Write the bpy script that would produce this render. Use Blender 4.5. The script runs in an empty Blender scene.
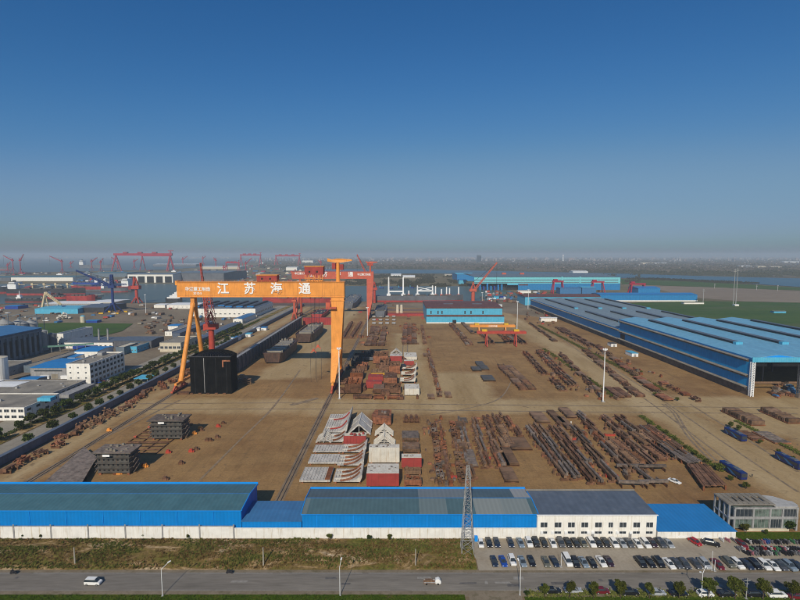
import bpy, math, random
from mathutils import Vector, Matrix
rnd = random.Random(7)
C = bpy.context.scene.collection
R = math.radians
# ------------------------------------------------------------------ camera geometry (site survey helper)
H = 95.0; F = 480.0; TH = math.atan(45.0/480.0); CT, ST = math.cos(TH), math.sin(TH)
def G(px, py, z=0.0):
    v = (300.0-py)/F; u = (px-400.0)/F
    t = (H-z)/(ST-v*CT)
    return (u*t, (CT+v*ST)*t)
def Zat(py, Y):
    v = (300.0-py)/F
    return H + Y*(v*CT-ST)/(CT+v*ST)
def Xat(px, py, Y):
    v = (300.0-py)/F
    return (px-400.0)/F*Y/(CT+v*ST)
def Dz(py, z):            # distance of a point of height z seen on row py
    return G(400, py, z)[1]
# ------------------------------------------------------------------ materials
MATS = {}
def newmat(name):
    m = bpy.data.materials.new(name); m.use_nodes = True
    nt = m.node_tree; b = nt.nodes['Principled BSDF']
    return m, nt, b
def N(nt, t, **k):
    n = nt.nodes.new(t)
    for a, v in k.items():
        if a in n.inputs.keys(): n.inputs[a].default_value = v
        else: setattr(n, a, v)
    return n
def noise(nt, scale, detail=4, rough=.55, coord='Object', vec=None, dist=0.0):
    n = N(nt, 'ShaderNodeTexNoise'); n.inputs['Scale'].default_value = scale
    n.inputs['Detail'].default_value = detail; n.inputs['Roughness'].default_value = rough
    n.inputs['Distortion'].default_value = dist
    if vec is None:
        tc = N(nt, 'ShaderNodeTexCoord'); vec = tc.outputs[coord]
    nt.links.new(vec, n.inputs['Vector'])
    return n
def ramp(nt, src, stops):
    r = N(nt, 'ShaderNodeValToRGB'); e = r.color_ramp.elements
    while len(e) < len(stops): e.new(.5)
    for i, (p, c) in enumerate(stops):
        e[i].position = p; e[i].color = (c[0], c[1], c[2], 1) if not isinstance(c, (int, float)) else (c, c, c, 1)
    nt.links.new(src, r.inputs['Fac'])
    return r
def mix(nt, a, b, fac, mode='MIX'):
    m = N(nt, 'ShaderNodeMix', data_type='RGBA', blend_type=mode)
    for s, i in ((a, 6), (b, 7)):
        if isinstance(s, (tuple, list)): m.inputs[i].default_value = (s[0], s[1], s[2], 1)
        else: nt.links.new(s, m.inputs[i])
    if isinstance(fac, (int, float)): m.inputs[0].default_value = fac
    else: nt.links.new(fac, m.inputs[0])
    return m.outputs[2]
def mapping(nt, scale=(1,1,1), rot=(0,0,0), coord='Object'):
    tc = N(nt, 'ShaderNodeTexCoord'); mp = N(nt, 'ShaderNodeMapping')
    mp.inputs['Scale'].default_value = scale; mp.inputs['Rotation'].default_value = rot
    nt.links.new(tc.outputs[coord], mp.inputs['Vector']); return mp.outputs['Vector']
def sep(nt, vec):
    s = N(nt, 'ShaderNodeSeparateXYZ'); nt.links.new(vec, s.inputs[0]); return s
def math_(nt, op, a, b=0.0, c=None):
    m = N(nt, 'ShaderNodeMath', operation=op)
    for i, s in enumerate((a, b) + ((c,) if c is not None else ())):
        if isinstance(s, (int, float)): m.inputs[i].default_value = s
        else: nt.links.new(s, m.inputs[i])
    return m.outputs[0]
def bump(nt, b, h, strength=.4, dist=.1):
    bp = N(nt, 'ShaderNodeBump'); bp.inputs['Strength'].default_value = strength; bp.inputs['Distance'].default_value = dist
    nt.links.new(h, bp.inputs['Height']); nt.links.new(bp.outputs[0], b.inputs['Normal'])
def paint(name, col, rough=.55, var=.18, scale=.6, metallic=0.0, dirt=None, spec=.35, objvar=0.0):
    """painted or weathered surface: base colour broken up by two sizes of noise and streaks running down"""
    if name in MATS: return MATS[name]
    m, nt, b = newmat(name)
    dark = tuple(c*(1-var*1.6) for c in col); lite = tuple(min(1, c*(1+var*.8)) for c in col)
    n1 = noise(nt, scale, 5, .6); r1 = ramp(nt, n1.outputs[0], [(.3, dark), (.55, col), (.75, lite)])
    out = r1.outputs[0]
    if dirt:
        v = mapping(nt, (1.6, 1.6, .12)); n2 = noise(nt, 1.0, 4, .6, vec=v)
        r2 = ramp(nt, n2.outputs[0], [(.52, 0.0), (.74, .75)])
        out = mix(nt, out, dirt, r2.outputs[0])
    if objvar:
        oi = N(nt, 'ShaderNodeObjectInfo'); hs = N(nt, 'ShaderNodeHueSaturation')
        nt.links.new(out, hs.inputs['Color'])
        nt.links.new(math_(nt, 'MULTIPLY_ADD', oi.outputs['Random'], objvar*2, 1-objvar), hs.inputs['Value'])
        nt.links.new(math_(nt, 'MULTIPLY_ADD', oi.outputs['Random'], -.5*objvar, 1+.1*objvar), hs.inputs['Saturation'])
        out = hs.outputs[0]
    nt.links.new(out, b.inputs['Base Color'])
    b.inputs['Roughness'].default_value = rough; b.inputs['Metallic'].default_value = metallic
    b.inputs['Specular IOR Level'].default_value = spec
    MATS[name] = m; return m
def sheet_metal(name, col, pitch=1.1, axis='X', col2=None, bay=None, rough=.5, dirt=None, var=.12, depth=.25):
    """corrugated cladding: ribs across axis, lighter and darker bays, rain streaks"""
    if name in MATS: return MATS[name]
    m, nt, b = newmat(name)
    tc = N(nt, 'ShaderNodeTexCoord'); s = sep(nt, tc.outputs['Object'])
    a = s.outputs[{'X': 0, 'Y': 1, 'Z': 2}[axis]]
    rib = math_(nt, 'SINE', math_(nt, 'MULTIPLY', a, 2*math.pi/pitch))
    n1 = noise(nt, .25, 5, .6)
    dark = tuple(c*(1-var*1.5) for c in col); lite = tuple(min(1, c*(1+var)) for c in col)
    r1 = ramp(nt, n1.outputs[0], [(.3, dark), (.6, col), (.8, lite)]); out = r1.outputs[0]
    if bay:
        wn = N(nt, 'ShaderNodeTexWhiteNoise', noise_dimensions='1D')
        nt.links.new(math_(nt, 'FLOOR', math_(nt, 'DIVIDE', a, bay)), wn.inputs['W'])
        r3 = ramp(nt, wn.outputs['Value'], [(.35, 0.0), (.9, 1.0)])
        out = mix(nt, out, col2 or dark, r3.outputs[0])
    ridge = ramp(nt, rib, [(.0, .93), (.35, 1.0)])
    out = mix(nt, out, ridge.outputs[0], 1.0, 'MULTIPLY')
    if dirt:
        n2 = noise(nt, .5, 5, .7, dist=.6); r2 = ramp(nt, n2.outputs[0], [(.55, 0.0), (.8, .6)])
        out = mix(nt, out, dirt, r2.outputs[0])
    nt.links.new(out, b.inputs['Base Color']); b.inputs['Roughness'].default_value = rough
    b.inputs['Specular IOR Level'].default_value = .2
    bump(nt, b, rib, depth, .06)
    MATS[name] = m; return m
def blotch(name, cols, scale, detail=8, rough=.9, bumpd=0.0, scale2=None, col2=None, dist=0.0, stretch=(1,1,1)):
    """ground: blotches of several soils at two sizes"""
    if name in MATS: return MATS[name]
    m, nt, b = newmat(name); v = mapping(nt, stretch)
    n1 = noise(nt, scale, detail, .62, vec=v, dist=dist)
    k = len(cols); st = [(.28+.44*i/(k-1), c) for i, c in enumerate(cols)]
    out = ramp(nt, n1.outputs[0], st).outputs[0]
    if col2:
        n2 = noise(nt, scale2, 6, .6, vec=v); r2 = ramp(nt, n2.outputs[0], [(.48, 0.0), (.68, .8)])
        out = mix(nt, out, col2, r2.outputs[0])
    n3 = noise(nt, scale*22, 3, .6, vec=v); r3 = ramp(nt, n3.outputs[0], [(.3, .82), (.7, 1.12)])
    out = mix(nt, out, r3.outputs[0], 1.0, 'MULTIPLY')
    nt.links.new(out, b.inputs['Base Color']); b.inputs['Roughness'].default_value = rough
    b.inputs['Specular IOR Level'].default_value = .15
    if bumpd: bump(nt, b, n1.outputs[0], .8, bumpd)
    MATS[name] = m; return m
def slab_ground(name, base, stain, dark, joint=6.0, scale=.02, rough=.85, jd=.86, patch=.18):
    """yard concrete: slab joints, rust stains, wheel tracks running along Y, cleaner and dirtier slabs"""
    m, nt, b = newmat(name)
    tc = N(nt, 'ShaderNodeTexCoord'); o = tc.outputs['Object']; s = sep(nt, o)
    n1 = noise(nt, scale, 9, .62); out = ramp(nt, n1.outputs[0], [(.32, stain), (.5, base), (.68, tuple(c*1.12 for c in base))]).outputs[0]
    n2 = noise(nt, scale*5, 7, .65, dist=1.0); out = mix(nt, out, stain, ramp(nt, n2.outputs[0], [(.5, 0.0), (.72, .75)]).outputs[0])
    v = mapping(nt, (.35, .02, 1)); n4 = noise(nt, 1.0, 6, .6, vec=v)
    out = mix(nt, out, dark, ramp(nt, n4.outputs[0], [(.56, 0.0), (.74, .55)]).outputs[0])
    v = mapping(nt, (.015, .22, 1)); n5 = noise(nt, 1.0, 5, .6, vec=v)
    out = mix(nt, out, dark, ramp(nt, n5.outputs[0], [(.6, 0.0), (.76, .4)]).outputs[0])
    wn = N(nt, 'ShaderNodeTexWhiteNoise', noise_dimensions='2D'); cb = N(nt, 'ShaderNodeCombineXYZ')
    fx = math_(nt, 'FLOOR', math_(nt, 'DIVIDE', s.outputs[0], joint)); fy = math_(nt, 'FLOOR', math_(nt, 'DIVIDE', s.outputs[1], joint))
    nt.links.new(fx, cb.inputs[0]); nt.links.new(fy, cb.inputs[1]); nt.links.new(cb.outputs[0], wn.inputs['Vector'])
    out = mix(nt, out, ramp(nt, wn.outputs['Value'], [(0, 1-patch), (1, 1+patch*.4)]).outputs[0], .6, 'MULTIPLY')
    for ax in (0, 1):
        fr = math_(nt, 'FRACT', math_(nt, 'DIVIDE', s.outputs[ax], joint))
        out = mix(nt, out, ramp(nt, fr, [(0, jd), (.035, 1.0)]).outputs[0], 1.0, 'MULTIPLY')
    n3 = noise(nt, 1.2, 5, .7); out = mix(nt, out, ramp(nt, n3.outputs[0], [(.3, .86), (.7, 1.08)]).outputs[0], 1.0, 'MULTIPLY')
    nt.links.new(out, b.inputs['Base Color']); b.inputs['Roughness'].default_value = rough
    b.inputs['Specular IOR Level'].default_value = .2
    bump(nt, b, n2.outputs[0], .15, .1)
    return m
def water_mat(name, col, bumpscale=.15):
    m, nt, b = newmat(name)
    n0 = noise(nt, .004, 5, .6); nt.links.new(ramp(nt, n0.outputs[0], [(.3, tuple(c*.8 for c in col)), (.7, tuple(c*1.2 for c in col))]).outputs[0], b.inputs['Base Color'])
    b.inputs['Roughness'].default_value = .35; b.inputs['Specular IOR Level'].default_value = .18
    n1 = noise(nt, bumpscale, 6, .6); bump(nt, b, n1.outputs[0], .5, .6)
    return m
def leafmat(name, c1, c2, c3):
    m, nt, b = newmat(name)
    oi = N(nt, 'ShaderNodeObjectInfo'); n1 = noise(nt, .9, 3, .6)
    out = ramp(nt, n1.outputs[0], [(.32, c1), (.52, c2), (.72, c3)]).outputs[0]
    hs = N(nt, 'ShaderNodeHueSaturation'); nt.links.new(out, hs.inputs['Color'])
    nt.links.new(math_(nt, 'MULTIPLY_ADD', oi.outputs['Random'], .5, .75), hs.inputs['Value'])
    nt.links.new(math_(nt, 'MULTIPLY_ADD', oi.outputs['Random'], .03, .485), hs.inputs['Hue'])
    nt.links.new(hs.outputs[0], b.inputs['Base Color']); b.inputs['Roughness'].default_value = .8
    b.inputs['Specular IOR Level'].default_value = .1
    tr = N(nt, 'ShaderNodeBsdfTranslucent'); nt.links.new(hs.outputs[0], tr.inputs[0])
    ms = N(nt, 'ShaderNodeMixShader'); ms.inputs[0].default_value = .25
    o = nt.nodes['Material Output']; nt.links.new(b.outputs[0], ms.inputs[1]); nt.links.new(tr.outputs[0], ms.inputs[2]); nt.links.new(ms.outputs[0], o.inputs[0])
    return m
RUST = (.165, .078, .040)
M = dict(
 blue=sheet_metal('blue_cladding', (.001, .195, .57), 1.2, 'X', var=.08, depth=.05, dirt=(.02,.16,.40)),
 blue_side=sheet_metal('blue_side_cladding', (.004, .16, .55), 1.2, 'Y', var=.12, depth=.08),
 blue_trim=paint('blue_trim', (.001, .26, .78), var=.05),
 blue_old=sheet_metal('old_blue_cladding', (.03, .19, .42), 1.2, 'X', var=.18, dirt=(.12,.13,.13)),
 light_blue=sheet_metal('light_blue_cladding', (.09, .42, .62), 1.6, 'X', var=.1, dirt=(.25,.3,.3)),
 cyan=sheet_metal('pale_cyan_cladding', (.18, .56, .62), 3, 'X', var=.08),
 mid_blue=sheet_metal('mid_blue_cladding', (.02, .20, .46), 3, 'X', var=.12),
 white=paint('white_render', (.78, .76, .70), var=.06, scale=.3, dirt=(.46,.40,.30)),
 whitewash=paint('white_boundary_paint', (.74, .73, .69), var=.08, scale=.4, dirt=(.42,.33,.2)),
 white_metal=paint('white_metal', (.75, .76, .76), var=.08, rough=.45),
 cream=paint('cream_render', (.56, .50, .38), var=.12),
 grey_conc=paint('grey_concrete', (.30, .30, .30), var=.2, scale=.5, dirt=(.14,.14,.14)),
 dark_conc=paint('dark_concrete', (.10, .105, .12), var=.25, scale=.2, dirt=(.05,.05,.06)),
 silo_blue=paint('weathered_slate_blue', (.13, .17, .21), var=.22, scale=.2, dirt=(.07,.09,.1)),
 roof_conc=paint('old_concrete_roof', (.26, .23, .18), var=.25, scale=.12, dirt=(.12,.11,.1)),
 roof_slate=sheet_metal('slate_roof_sheet', (.10, .125, .165), 2.2, 'X', var=.14, dirt=(.16,.16,.17)),
 roof_teal=sheet_metal('teal_roof_sheet', (.062, .150, .185), 1.5, 'X', var=.12, dirt=(.09,.15,.16)),
 roof_blue=sheet_metal('blue_roof_sheet', (.02, .19, .48), 1.5, 'X', var=.07),
 roof_blue2=sheet_metal('steel_blue_roof_sheet', (.05, .17, .36), 1.5, 'X', var=.1),
 glass=paint('window_glass', (.035, .045, .055), rough=.12, var=.2, spec=.6),
 glass_green=paint('green_tinted_glass', (.12, .16, .14), rough=.15, var=.5, spec=.6, scale=.4),
 orange=paint('crane_orange', (.76, .30, .055), var=.12, scale=.15, rough=.5, dirt=(.45,.17,.04)),
 rust=paint('rust', RUST, var=.5, scale=.35, rough=.9, dirt=(.06,.035,.025), objvar=.25),
 rust_orange=paint('orange_rust', (.26, .09, .035), var=.45, scale=.4, rough=.9, dirt=(.10,.04,.025), objvar=.25),
 steel_brown=paint('mill_scale_brown', (.175, .102, .056), var=.45, scale=.3, rough=.8, dirt=(.22,.10,.05), objvar=.3),
 steel_grey=paint('bare_grey_steel', (.17, .135, .11), var=.4, scale=.6, rough=.7, dirt=(.15,.08,.05), objvar=.3),
 block_grey=paint('grey_primed_steel', (.50, .48, .44), var=.2, scale=.35, rough=.7, dirt=(.24,.13,.07), objvar=.12),
 block_white=paint('white_primed_steel', (.60, .57, .50), var=.12, scale=.3, rough=.7, dirt=(.36,.26,.16)),
 block_red=paint('red_oxide_primer', (.32, .045, .038), var=.15, scale=.3, rough=.7, dirt=(.2,.04,.03)),
 hull_red=paint('hull_red', (.34, .04, .035), var=.25, scale=.08, dirt=(.15,.05,.04)),
 hull_dark=paint('hull_dark', (.035, .038, .045), var=.3, scale=.08, dirt=(.08,.06,.05)),
 hull_grey=paint('hull_grey', (.12, .13, .15), var=.2, scale=.06, dirt=(.07,.06,.06)),
 black_steel=paint('black_steel', (.006, .0065, .007), var=.4, scale=.2, rough=.9, dirt=(.018,.013,.010), spec=.08),
 deckhouse=paint('dull_green_grey_steel', (.085, .082, .075), var=.25, scale=.4, dirt=(.12,.07,.04)),
 crane_red=paint('crane_red', (.42, .055, .035), var=.15, scale=.2, dirt=(.2,.05,.03)),
 red_orange=paint('faded_orange_red', (.50, .10, .055), var=.12, scale=.2, dirt=(.3,.08,.05)),
 magenta=paint('crimson_crane', (.34, .010, .035), var=.15, scale=.05),
 crane_blue=paint('crane_blue', (.012, .05, .28), var=.15, scale=.2),
 beige=paint('beige_paint', (.55, .45, .28), var=.15, scale=.2),
 galv=paint('galvanised_steel', (.34, .34, .33), var=.2, scale=2, rough=.6, metallic=.2),
 louver=paint('brown_grey_louver', (.13, .10, .08), var=.3, scale=.3),
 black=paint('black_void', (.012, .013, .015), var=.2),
 tyre=paint('rubber', (.015, .015, .015), var=.2, rough=.9),
 bark=paint('bark', (.09, .065, .045), var=.3, scale=3),
 yellow=paint('yellow_paint', (.65, .38, .02), var=.15),
 brown_roof=sheet_metal('rusty_brown_roof', (.15, .060, .040), 3, 'X', var=.3, dirt=(.07,.035,.03)),
 wall_blue_grey=paint('blue_grey_wall', (.10, .125, .175), var=.15, scale=.3, dirt=(.06,.07,.09)),
 soil=paint('scaffold_brown', (.20, .12, .07), var=.3, scale=1),
)
LEAF_G = leafmat('camphor_leaves', (.018, .032, .008), (.040, .062, .012), (.075, .095, .020))
LEAF_Y = leafmat('olive_leaves', (.045, .055, .010), (.085, .100, .016), (.14, .145, .030))
# ------------------------------------------------------------------ mesh builder
class MB:
    def __init__(s): s.v = []; s.f = []
    def add(s, vs, fs):
        b = len(s.v); s.v += [tuple(p) for p in vs]; s.f += [tuple(i+b for i in f) for f in fs]; return s
    def box(s, x0, x1, y0, y1, z0, z1):
        return s.add([(x0,y0,z0),(x1,y0,z0),(x1,y1,z0),(x0,y1,z0),(x0,y0,z1),(x1,y0,z1),(x1,y1,z1),(x0,y1,z1)],
            [(0,3,2,1),(4,5,6,7),(0,1,5,4),(1,2,6,5),(2,3,7,6),(3,0,4,7)])
    def prism(s, poly, z0, z1):
        n = len(poly); vs = [(x,y,z0) for x,y in poly]+[(x,y,z1) for x,y in poly]
        return s.add(vs, [tuple(range(n-1,-1,-1)), tuple(range(n,2*n))]+[(i,(i+1)%n,(i+1)%n+n,i+n) for i in range(n)])
    def extr(s, prof, axis, a0, a1):
        """profile (p,q) extruded along axis: 'Y' -> (p,a,q); 'X' -> (a,p,q)"""
        n = len(prof)
        if axis == 'Y': vs = [(p,a0,q) for p,q in prof]+[(p,a1,q) for p,q in prof]
        else: vs = [(a0,p,q) for p,q in prof]+[(a1,p,q) for p,q in prof]
        return s.add(vs, [tuple(range(n-1,-1,-1)), tuple(range(n,2*n))]+[(i,(i+1)%n,(i+1)%n+n,i+n) for i in range(n)])
    def bar(s, a, b, w, h=None, w2=None, h2=None):
        a = Vector(a); b = Vector(b); h = h or w; w2 = w2 or w; h2 = h2 or h; d = (b-a)
        if d.length < 1e-6: return s
        d.normalize(); up = Vector((0,0,1)) if abs(d.z) < .95 else Vector((0,1,0))
        x = d.cross(up).normalized(); y = x.cross(d).normalized(); vs = []
        for p, ww, hh in ((a,w,h),(b,w2,h2)):
            for i, j in ((-1,-1),(1,-1),(1,1),(-1,1)): vs.append(p + x*(i*ww/2) + y*(j*hh/2))
        return s.add(vs, [(0,3,2,1),(4,5,6,7),(0,1,5,4),(1,2,6,5),(2,3,7,6),(3,0,4,7)])
    def tube(s, a, b, r, r2=None, n=10):
        a = Vector(a); b = Vector(b); r2 = r if r2 is None else r2; d = (b-a).normalized()
        up = Vector((0,0,1)) if abs(d.z) < .95 else Vector((1,0,0)); x = d.cross(up).normalized(); y = x.cross(d).normalized()
        vs = [a + (x*math.cos(t)+y*math.sin(t))*r for t in [2*math.pi*i/n for i in range(n)]]
        vs += [b + (x*math.cos(t)+y*math.sin(t))*r2 for t in [2*math.pi*i/n for i in range(n)]]
        return s.add(vs, [tuple(range(n)), tuple(range(2*n-1,n-1,-1))]+[(i,i+n,(i+1)%n+n,(i+1)%n) for i in range(n)])
    def lattice(s, a, b, w, w2=None, seg=8, t=.25):
        """four-chord lattice boom"""
        a = Vector(a); b = Vector(b); w2 = w if w2 is None else w2; d = (b-a).normalized()
        up = Vector((0,0,1)) if abs(d.z) < .95 else Vector((0,1,0)); x = d.cross(up).normalized(); y = x.cross(d).normalized()
        def P(k, i, j):
            u = k/seg; ww = (w*(1-u)+w2*u)/2; return a.lerp(b, u) + x*(i*ww) + y*(j*ww)
        cs = ((-1,-1),(1,-1),(1,1),(-1,1))
        for i, j in cs: s.bar(P(0,i,j), P(seg,i,j), t)
        for k in range(seg):
            for q in range(4):
                c0, c1 = cs[q], cs[(q+1)%4]
                s.bar(P(k,*c0), P(k+1,*c1), t*.7)
                if k: s.bar(P(k,*c0), P(k,*c1), t*.7)
        return s
    def build(s, name, mat, parent=None, loc=None, smooth=False):
        me = bpy.data.meshes.new(name)
        off = Vector((0,0,0))
        top = parent
        while top is not None and top.parent is not None: top = top.parent
        if top is not None and loc is None and top.get('_abs'): off = origin(parent)
        me.from_pydata([tuple(Vector(p)-off) for p in s.v], [], s.f); me.update()
        import bmesh
        bm = bmesh.new(); bm.from_mesh(me); bmesh.ops.recalc_face_normals(bm, faces=bm.faces); bm.to_mesh(me); bm.free()
        if smooth:
            for p in me.polygons: p.use_smooth = True
        me.materials.append(mat)
        o = bpy.data.objects.new(name, me); C.objects.link(o)
        if parent is not None: o.parent = parent
        if loc is not None: o.location = loc
        return o
def origin(o):
    v = Vector((0,0,0))
    while o is not None: v += o.location; o = o.parent
    return v
def thing(name, label, cat, loc=(0,0,0), rz=0.0, group=None, absolute=True):
    """an Empty at the thing's base; absolute: its parts are written in site coordinates"""
    o = bpy.data.objects.new(name, None); C.objects.link(o); o.location = loc; o.rotation_euler = (0,0,rz)
    o.empty_display_size = 1
    if absolute and rz == 0: o['_abs'] = 1
    tag(o, label, cat, group); return o
def tag(o, label, cat, group=None):
    o['label'] = label; o['category'] = cat
    if group: o['group'] = group
    return o
def solo(mb, name, mat, label, cat, group=None, base=None):
    """a thing that is one mesh; origin at its base"""
    xs = [p[0] for p in mb.v]; ys = [p[1] for p in mb.v]; zs = [p[2] for p in mb.v]
    b = Vector(base) if base else Vector(((min(xs)+max(xs))/2, (min(ys)+max(ys))/2, min(zs)))
    m2 = MB(); m2.v = [tuple(Vector(p)-b) for p in mb.v]; m2.f = mb.f
    o = m2.build(name, mat, None, loc=b); return tag(o, label, cat, group)
def dup(o, loc=None, rz=None, label=None, group=None, scale=None, parent=None, remat=None):
    c = o.copy(); C.objects.link(c)
    if parent is not None: c.parent = parent
    if loc is not None: c.location = loc
    if rz is not None: c.rotation_euler = (0,0,rz)
    if scale is not None: c.scale = scale if hasattr(scale, '__len__') else (scale,)*3
    if label: c['label'] = label
    if group: c['group'] = group
    for ch in KIDS.get(o.name, []):
        k = dup(ch, parent=c)
        if remat and ch.name.split('.')[0] in remat:
            k.material_slots[0].link = 'OBJECT'; k.material_slots[0].material = remat[ch.name.split('.')[0]]
    return c
KIDS = {}
def learn(o):
    for x in bpy.data.objects:
        if x.parent: KIDS.setdefault(x.parent.name, []) if x.name in [y.name for y in KIDS.get(x.parent.name, [])] else KIDS.setdefault(x.parent.name, []).append(x)
def sheet(name, poly, z, mat, px=True, kind='structure'):
    pts = [G(*p) if px else p for p in poly]
    mb = MB(); mb.add([(x,y,z) for x,y in pts], [tuple(range(len(pts)))])
    o = mb.build(name, mat); o['kind'] = kind; return o
ORD = ['', 'first', 'second', 'third', 'fourth', 'fifth', 'sixth', 'seventh', 'eighth', 'ninth', 'tenth', 'eleventh', 'twelfth', 'thirteenth',
 'fourteenth', 'fifteenth', 'sixteenth', 'seventeenth', 'eighteenth', 'nineteenth', 'twentieth']
def nth(i):
    if i <= 20: return ORD[i]
    t = {2:'twenty', 3:'thirty', 4:'forty', 5:'fifty', 6:'sixty'}[i//10]
    return t+'-'+ORD[i%10] if i % 10 else {3:'thirtieth', 4:'fortieth', 5:'fiftieth', 6:'sixtieth'}[i//10]
def lettering(body, x, z, y, size, mat, parent, name='lettering', sx=1.0, bold=.02):
    """raised letters on a face that looks towards -Y"""
    cu = bpy.data.curves.new('lettering', 'FONT'); cu.body = body; cu.size = size; cu.align_x = 'CENTER'; cu.align_y = 'CENTER'
    cu.extrude = .04*size; cu.offset = bold*size; cu.space_character = 1.0; cu.resolution_u = 3
    t = bpy.data.objects.new('lettering', cu); C.objects.link(t)
    me = bpy.data.meshes.new_from_object(t.evaluated_get(bpy.context.evaluated_depsgraph_get()))
    bpy.data.objects.remove(t)
    vs = [Vector((v.co.x*sx, -v.co.z, v.co.y)) for v in me.vertices]
    mb = MB(); mb.v = [(v.x+x, v.y+y, v.z+z) for v in vs]; mb.f = [tuple(p.vertices) for p in me.polygons]
    return mb.build(name, mat, parent)
# ------------------------------------------------------------------ the setting
farm, nt, b = newmat('farmland')
n1 = noise(nt, .0016, 9, .65); n2 = noise(nt, .011, 6, .7)
vor = N(nt, 'ShaderNodeTexVoronoi', feature='F1', distance='CHEBYCHEV'); vor.inputs['Scale'].default_value = .006
nt.links.new(mapping(nt, (1, .55, 1), (0, 0, .25)), vor.inputs['Vector'])
fields = ramp(nt, vor.outputs['Color'], [(.1, (.080,.070,.040)), (.35, (.14,.105,.075)), (.6, (.070,.080,.036)), (.8, (.18,.145,.10))])
woods = ramp(nt, n1.outputs[0], [(.35, (.065,.065,.038)), (.55, (.12,.10,.07)), (.7, (.17,.145,.11))])
c = mix(nt, woods.outputs[0], fields.outputs[0], .45)
c = mix(nt, c, ramp(nt, n2.outputs[0], [(.3, .6), (.7, 1.35)]).outputs[0], 1.0, 'MULTIPLY')
nt.links.new(c, b.inputs['Base Color']); b.inputs['Roughness'].default_value = .95; b.inputs['Specular IOR Level'].default_value = .1
# one sheet to the horizon
sheet('ground', [(-26000,-300),(26000,-300),(26000,23500),(-26000,23500)], -.60, farm, px=False)
WATER = water_mat('river_water', (.060, .082, .080)); WATER2 = water_mat('basin_water', (.070, .095, .080), .3); WATER3 = water_mat('canal_water', (.028, .085, .125), .2)
sheet('river', [(-900,257.4),(-300,257.4),(180,257.7),(262,259.6),(240,263),(215,266),(170,269.5),(100,271),(0,273),(-900,279)], .3, WATER)
sheet('basin_water', [(-400,286.5),(-100,284),(60,284),(95,282.5),(130,283.5),(188,284),(300,287.5),(352,286),(470,286.3),(492,287.5),(512,291),(532,299),(470,301),(356,301.5),(330,305),(240,305),(185,302.5),(130,303),(90,304),(-60,304),(-400,303)], .2, WATER2)
sheet('river_channel', [(325,269),(440,270),(625,273.6),(700,276),(800,278.5),(1100,286),(1100,295),(800,287),(700,280.3),(625,278.0),(440,273.5),(325,273.5)], .3, WATER3)
DIRT = blotch('yard_dirt', [(.10,.075,.05),(.17,.13,.09),(.23,.18,.125)], .02, col2=(.28,.24,.19), scale2=.008)
QUAY = blotch('quay_gravel', [(.12,.09,.06),(.20,.16,.11),(.30,.25,.18)], .015, col2=(.13,.09,.065), scale2=.03)
TANB = blotch('reed_land', [(.10,.085,.045),(.17,.135,.075),(.23,.18,.11)], .004, col2=(.07,.08,.03), scale2=.012)
BFIELD = blotch('ploughed_field', [(.17,.13,.095),(.22,.175,.13),(.26,.22,.17)], .006, stretch=(.15,1,1))
GFIELD = blotch('green_crop', [(.032,.072,.010),(.045,.092,.014),(.075,.105,.022)], .012, stretch=(.3,1,1), col2=(.085,.10,.04), scale2=.02)
sheet('far_bank', [(-900,281),(-300,274.6),(0,273.4),(100,271.3),(170,269.8),(215,266.3),(262,262.6),(345,264.5),(345,269.2),(345,275),(470,274.5),(640,282),(700,286),(1100,300),(1100,304),(620,304),(532,300),(492,288.5),(470,287.2),(345,287.4),(300,288),(188,285),(95,283.5),(60,285.5),(-100,285.5),(-900,288)], -.2, TANB)
sheet('near_quay', [(-900,302),(-60,303),(90,303.5),(130,302.5),(185,302),(240,304.5),(330,304.5),(356,301),(470,300.5),(532,298.5),(640,300),(700,302),(740,330),(740,520),(820,620),(-900,620)], -.40, QUAY)
sheet('brown_field', [(622,284.5),(700,287),(800,290.8),(1100,302),(1100,313),(800,302.6),(745,301.4),(690,297.5),(660,290)], .1, BFIELD)
sheet('bank_grass', [(620,279),(700,281.5),(800,287.8),(1100,297),(1100,301),(800,290.5),(700,286.8),(622,284.2)], .15, GFIELD)
sheet('green_field', [(600,305),(640,302.5),(700,301),(745,301.6),(800,302.8),(1100,313),(1300,390),(800,420),(640,420),(600,320)], -.1, GFIELD)
sheet('green_field', [(22,323.5),(70,322.6),(133,323.6),(122,331),(97,337.5),(60,338),(22,333)], .02, GFIELD)
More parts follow.
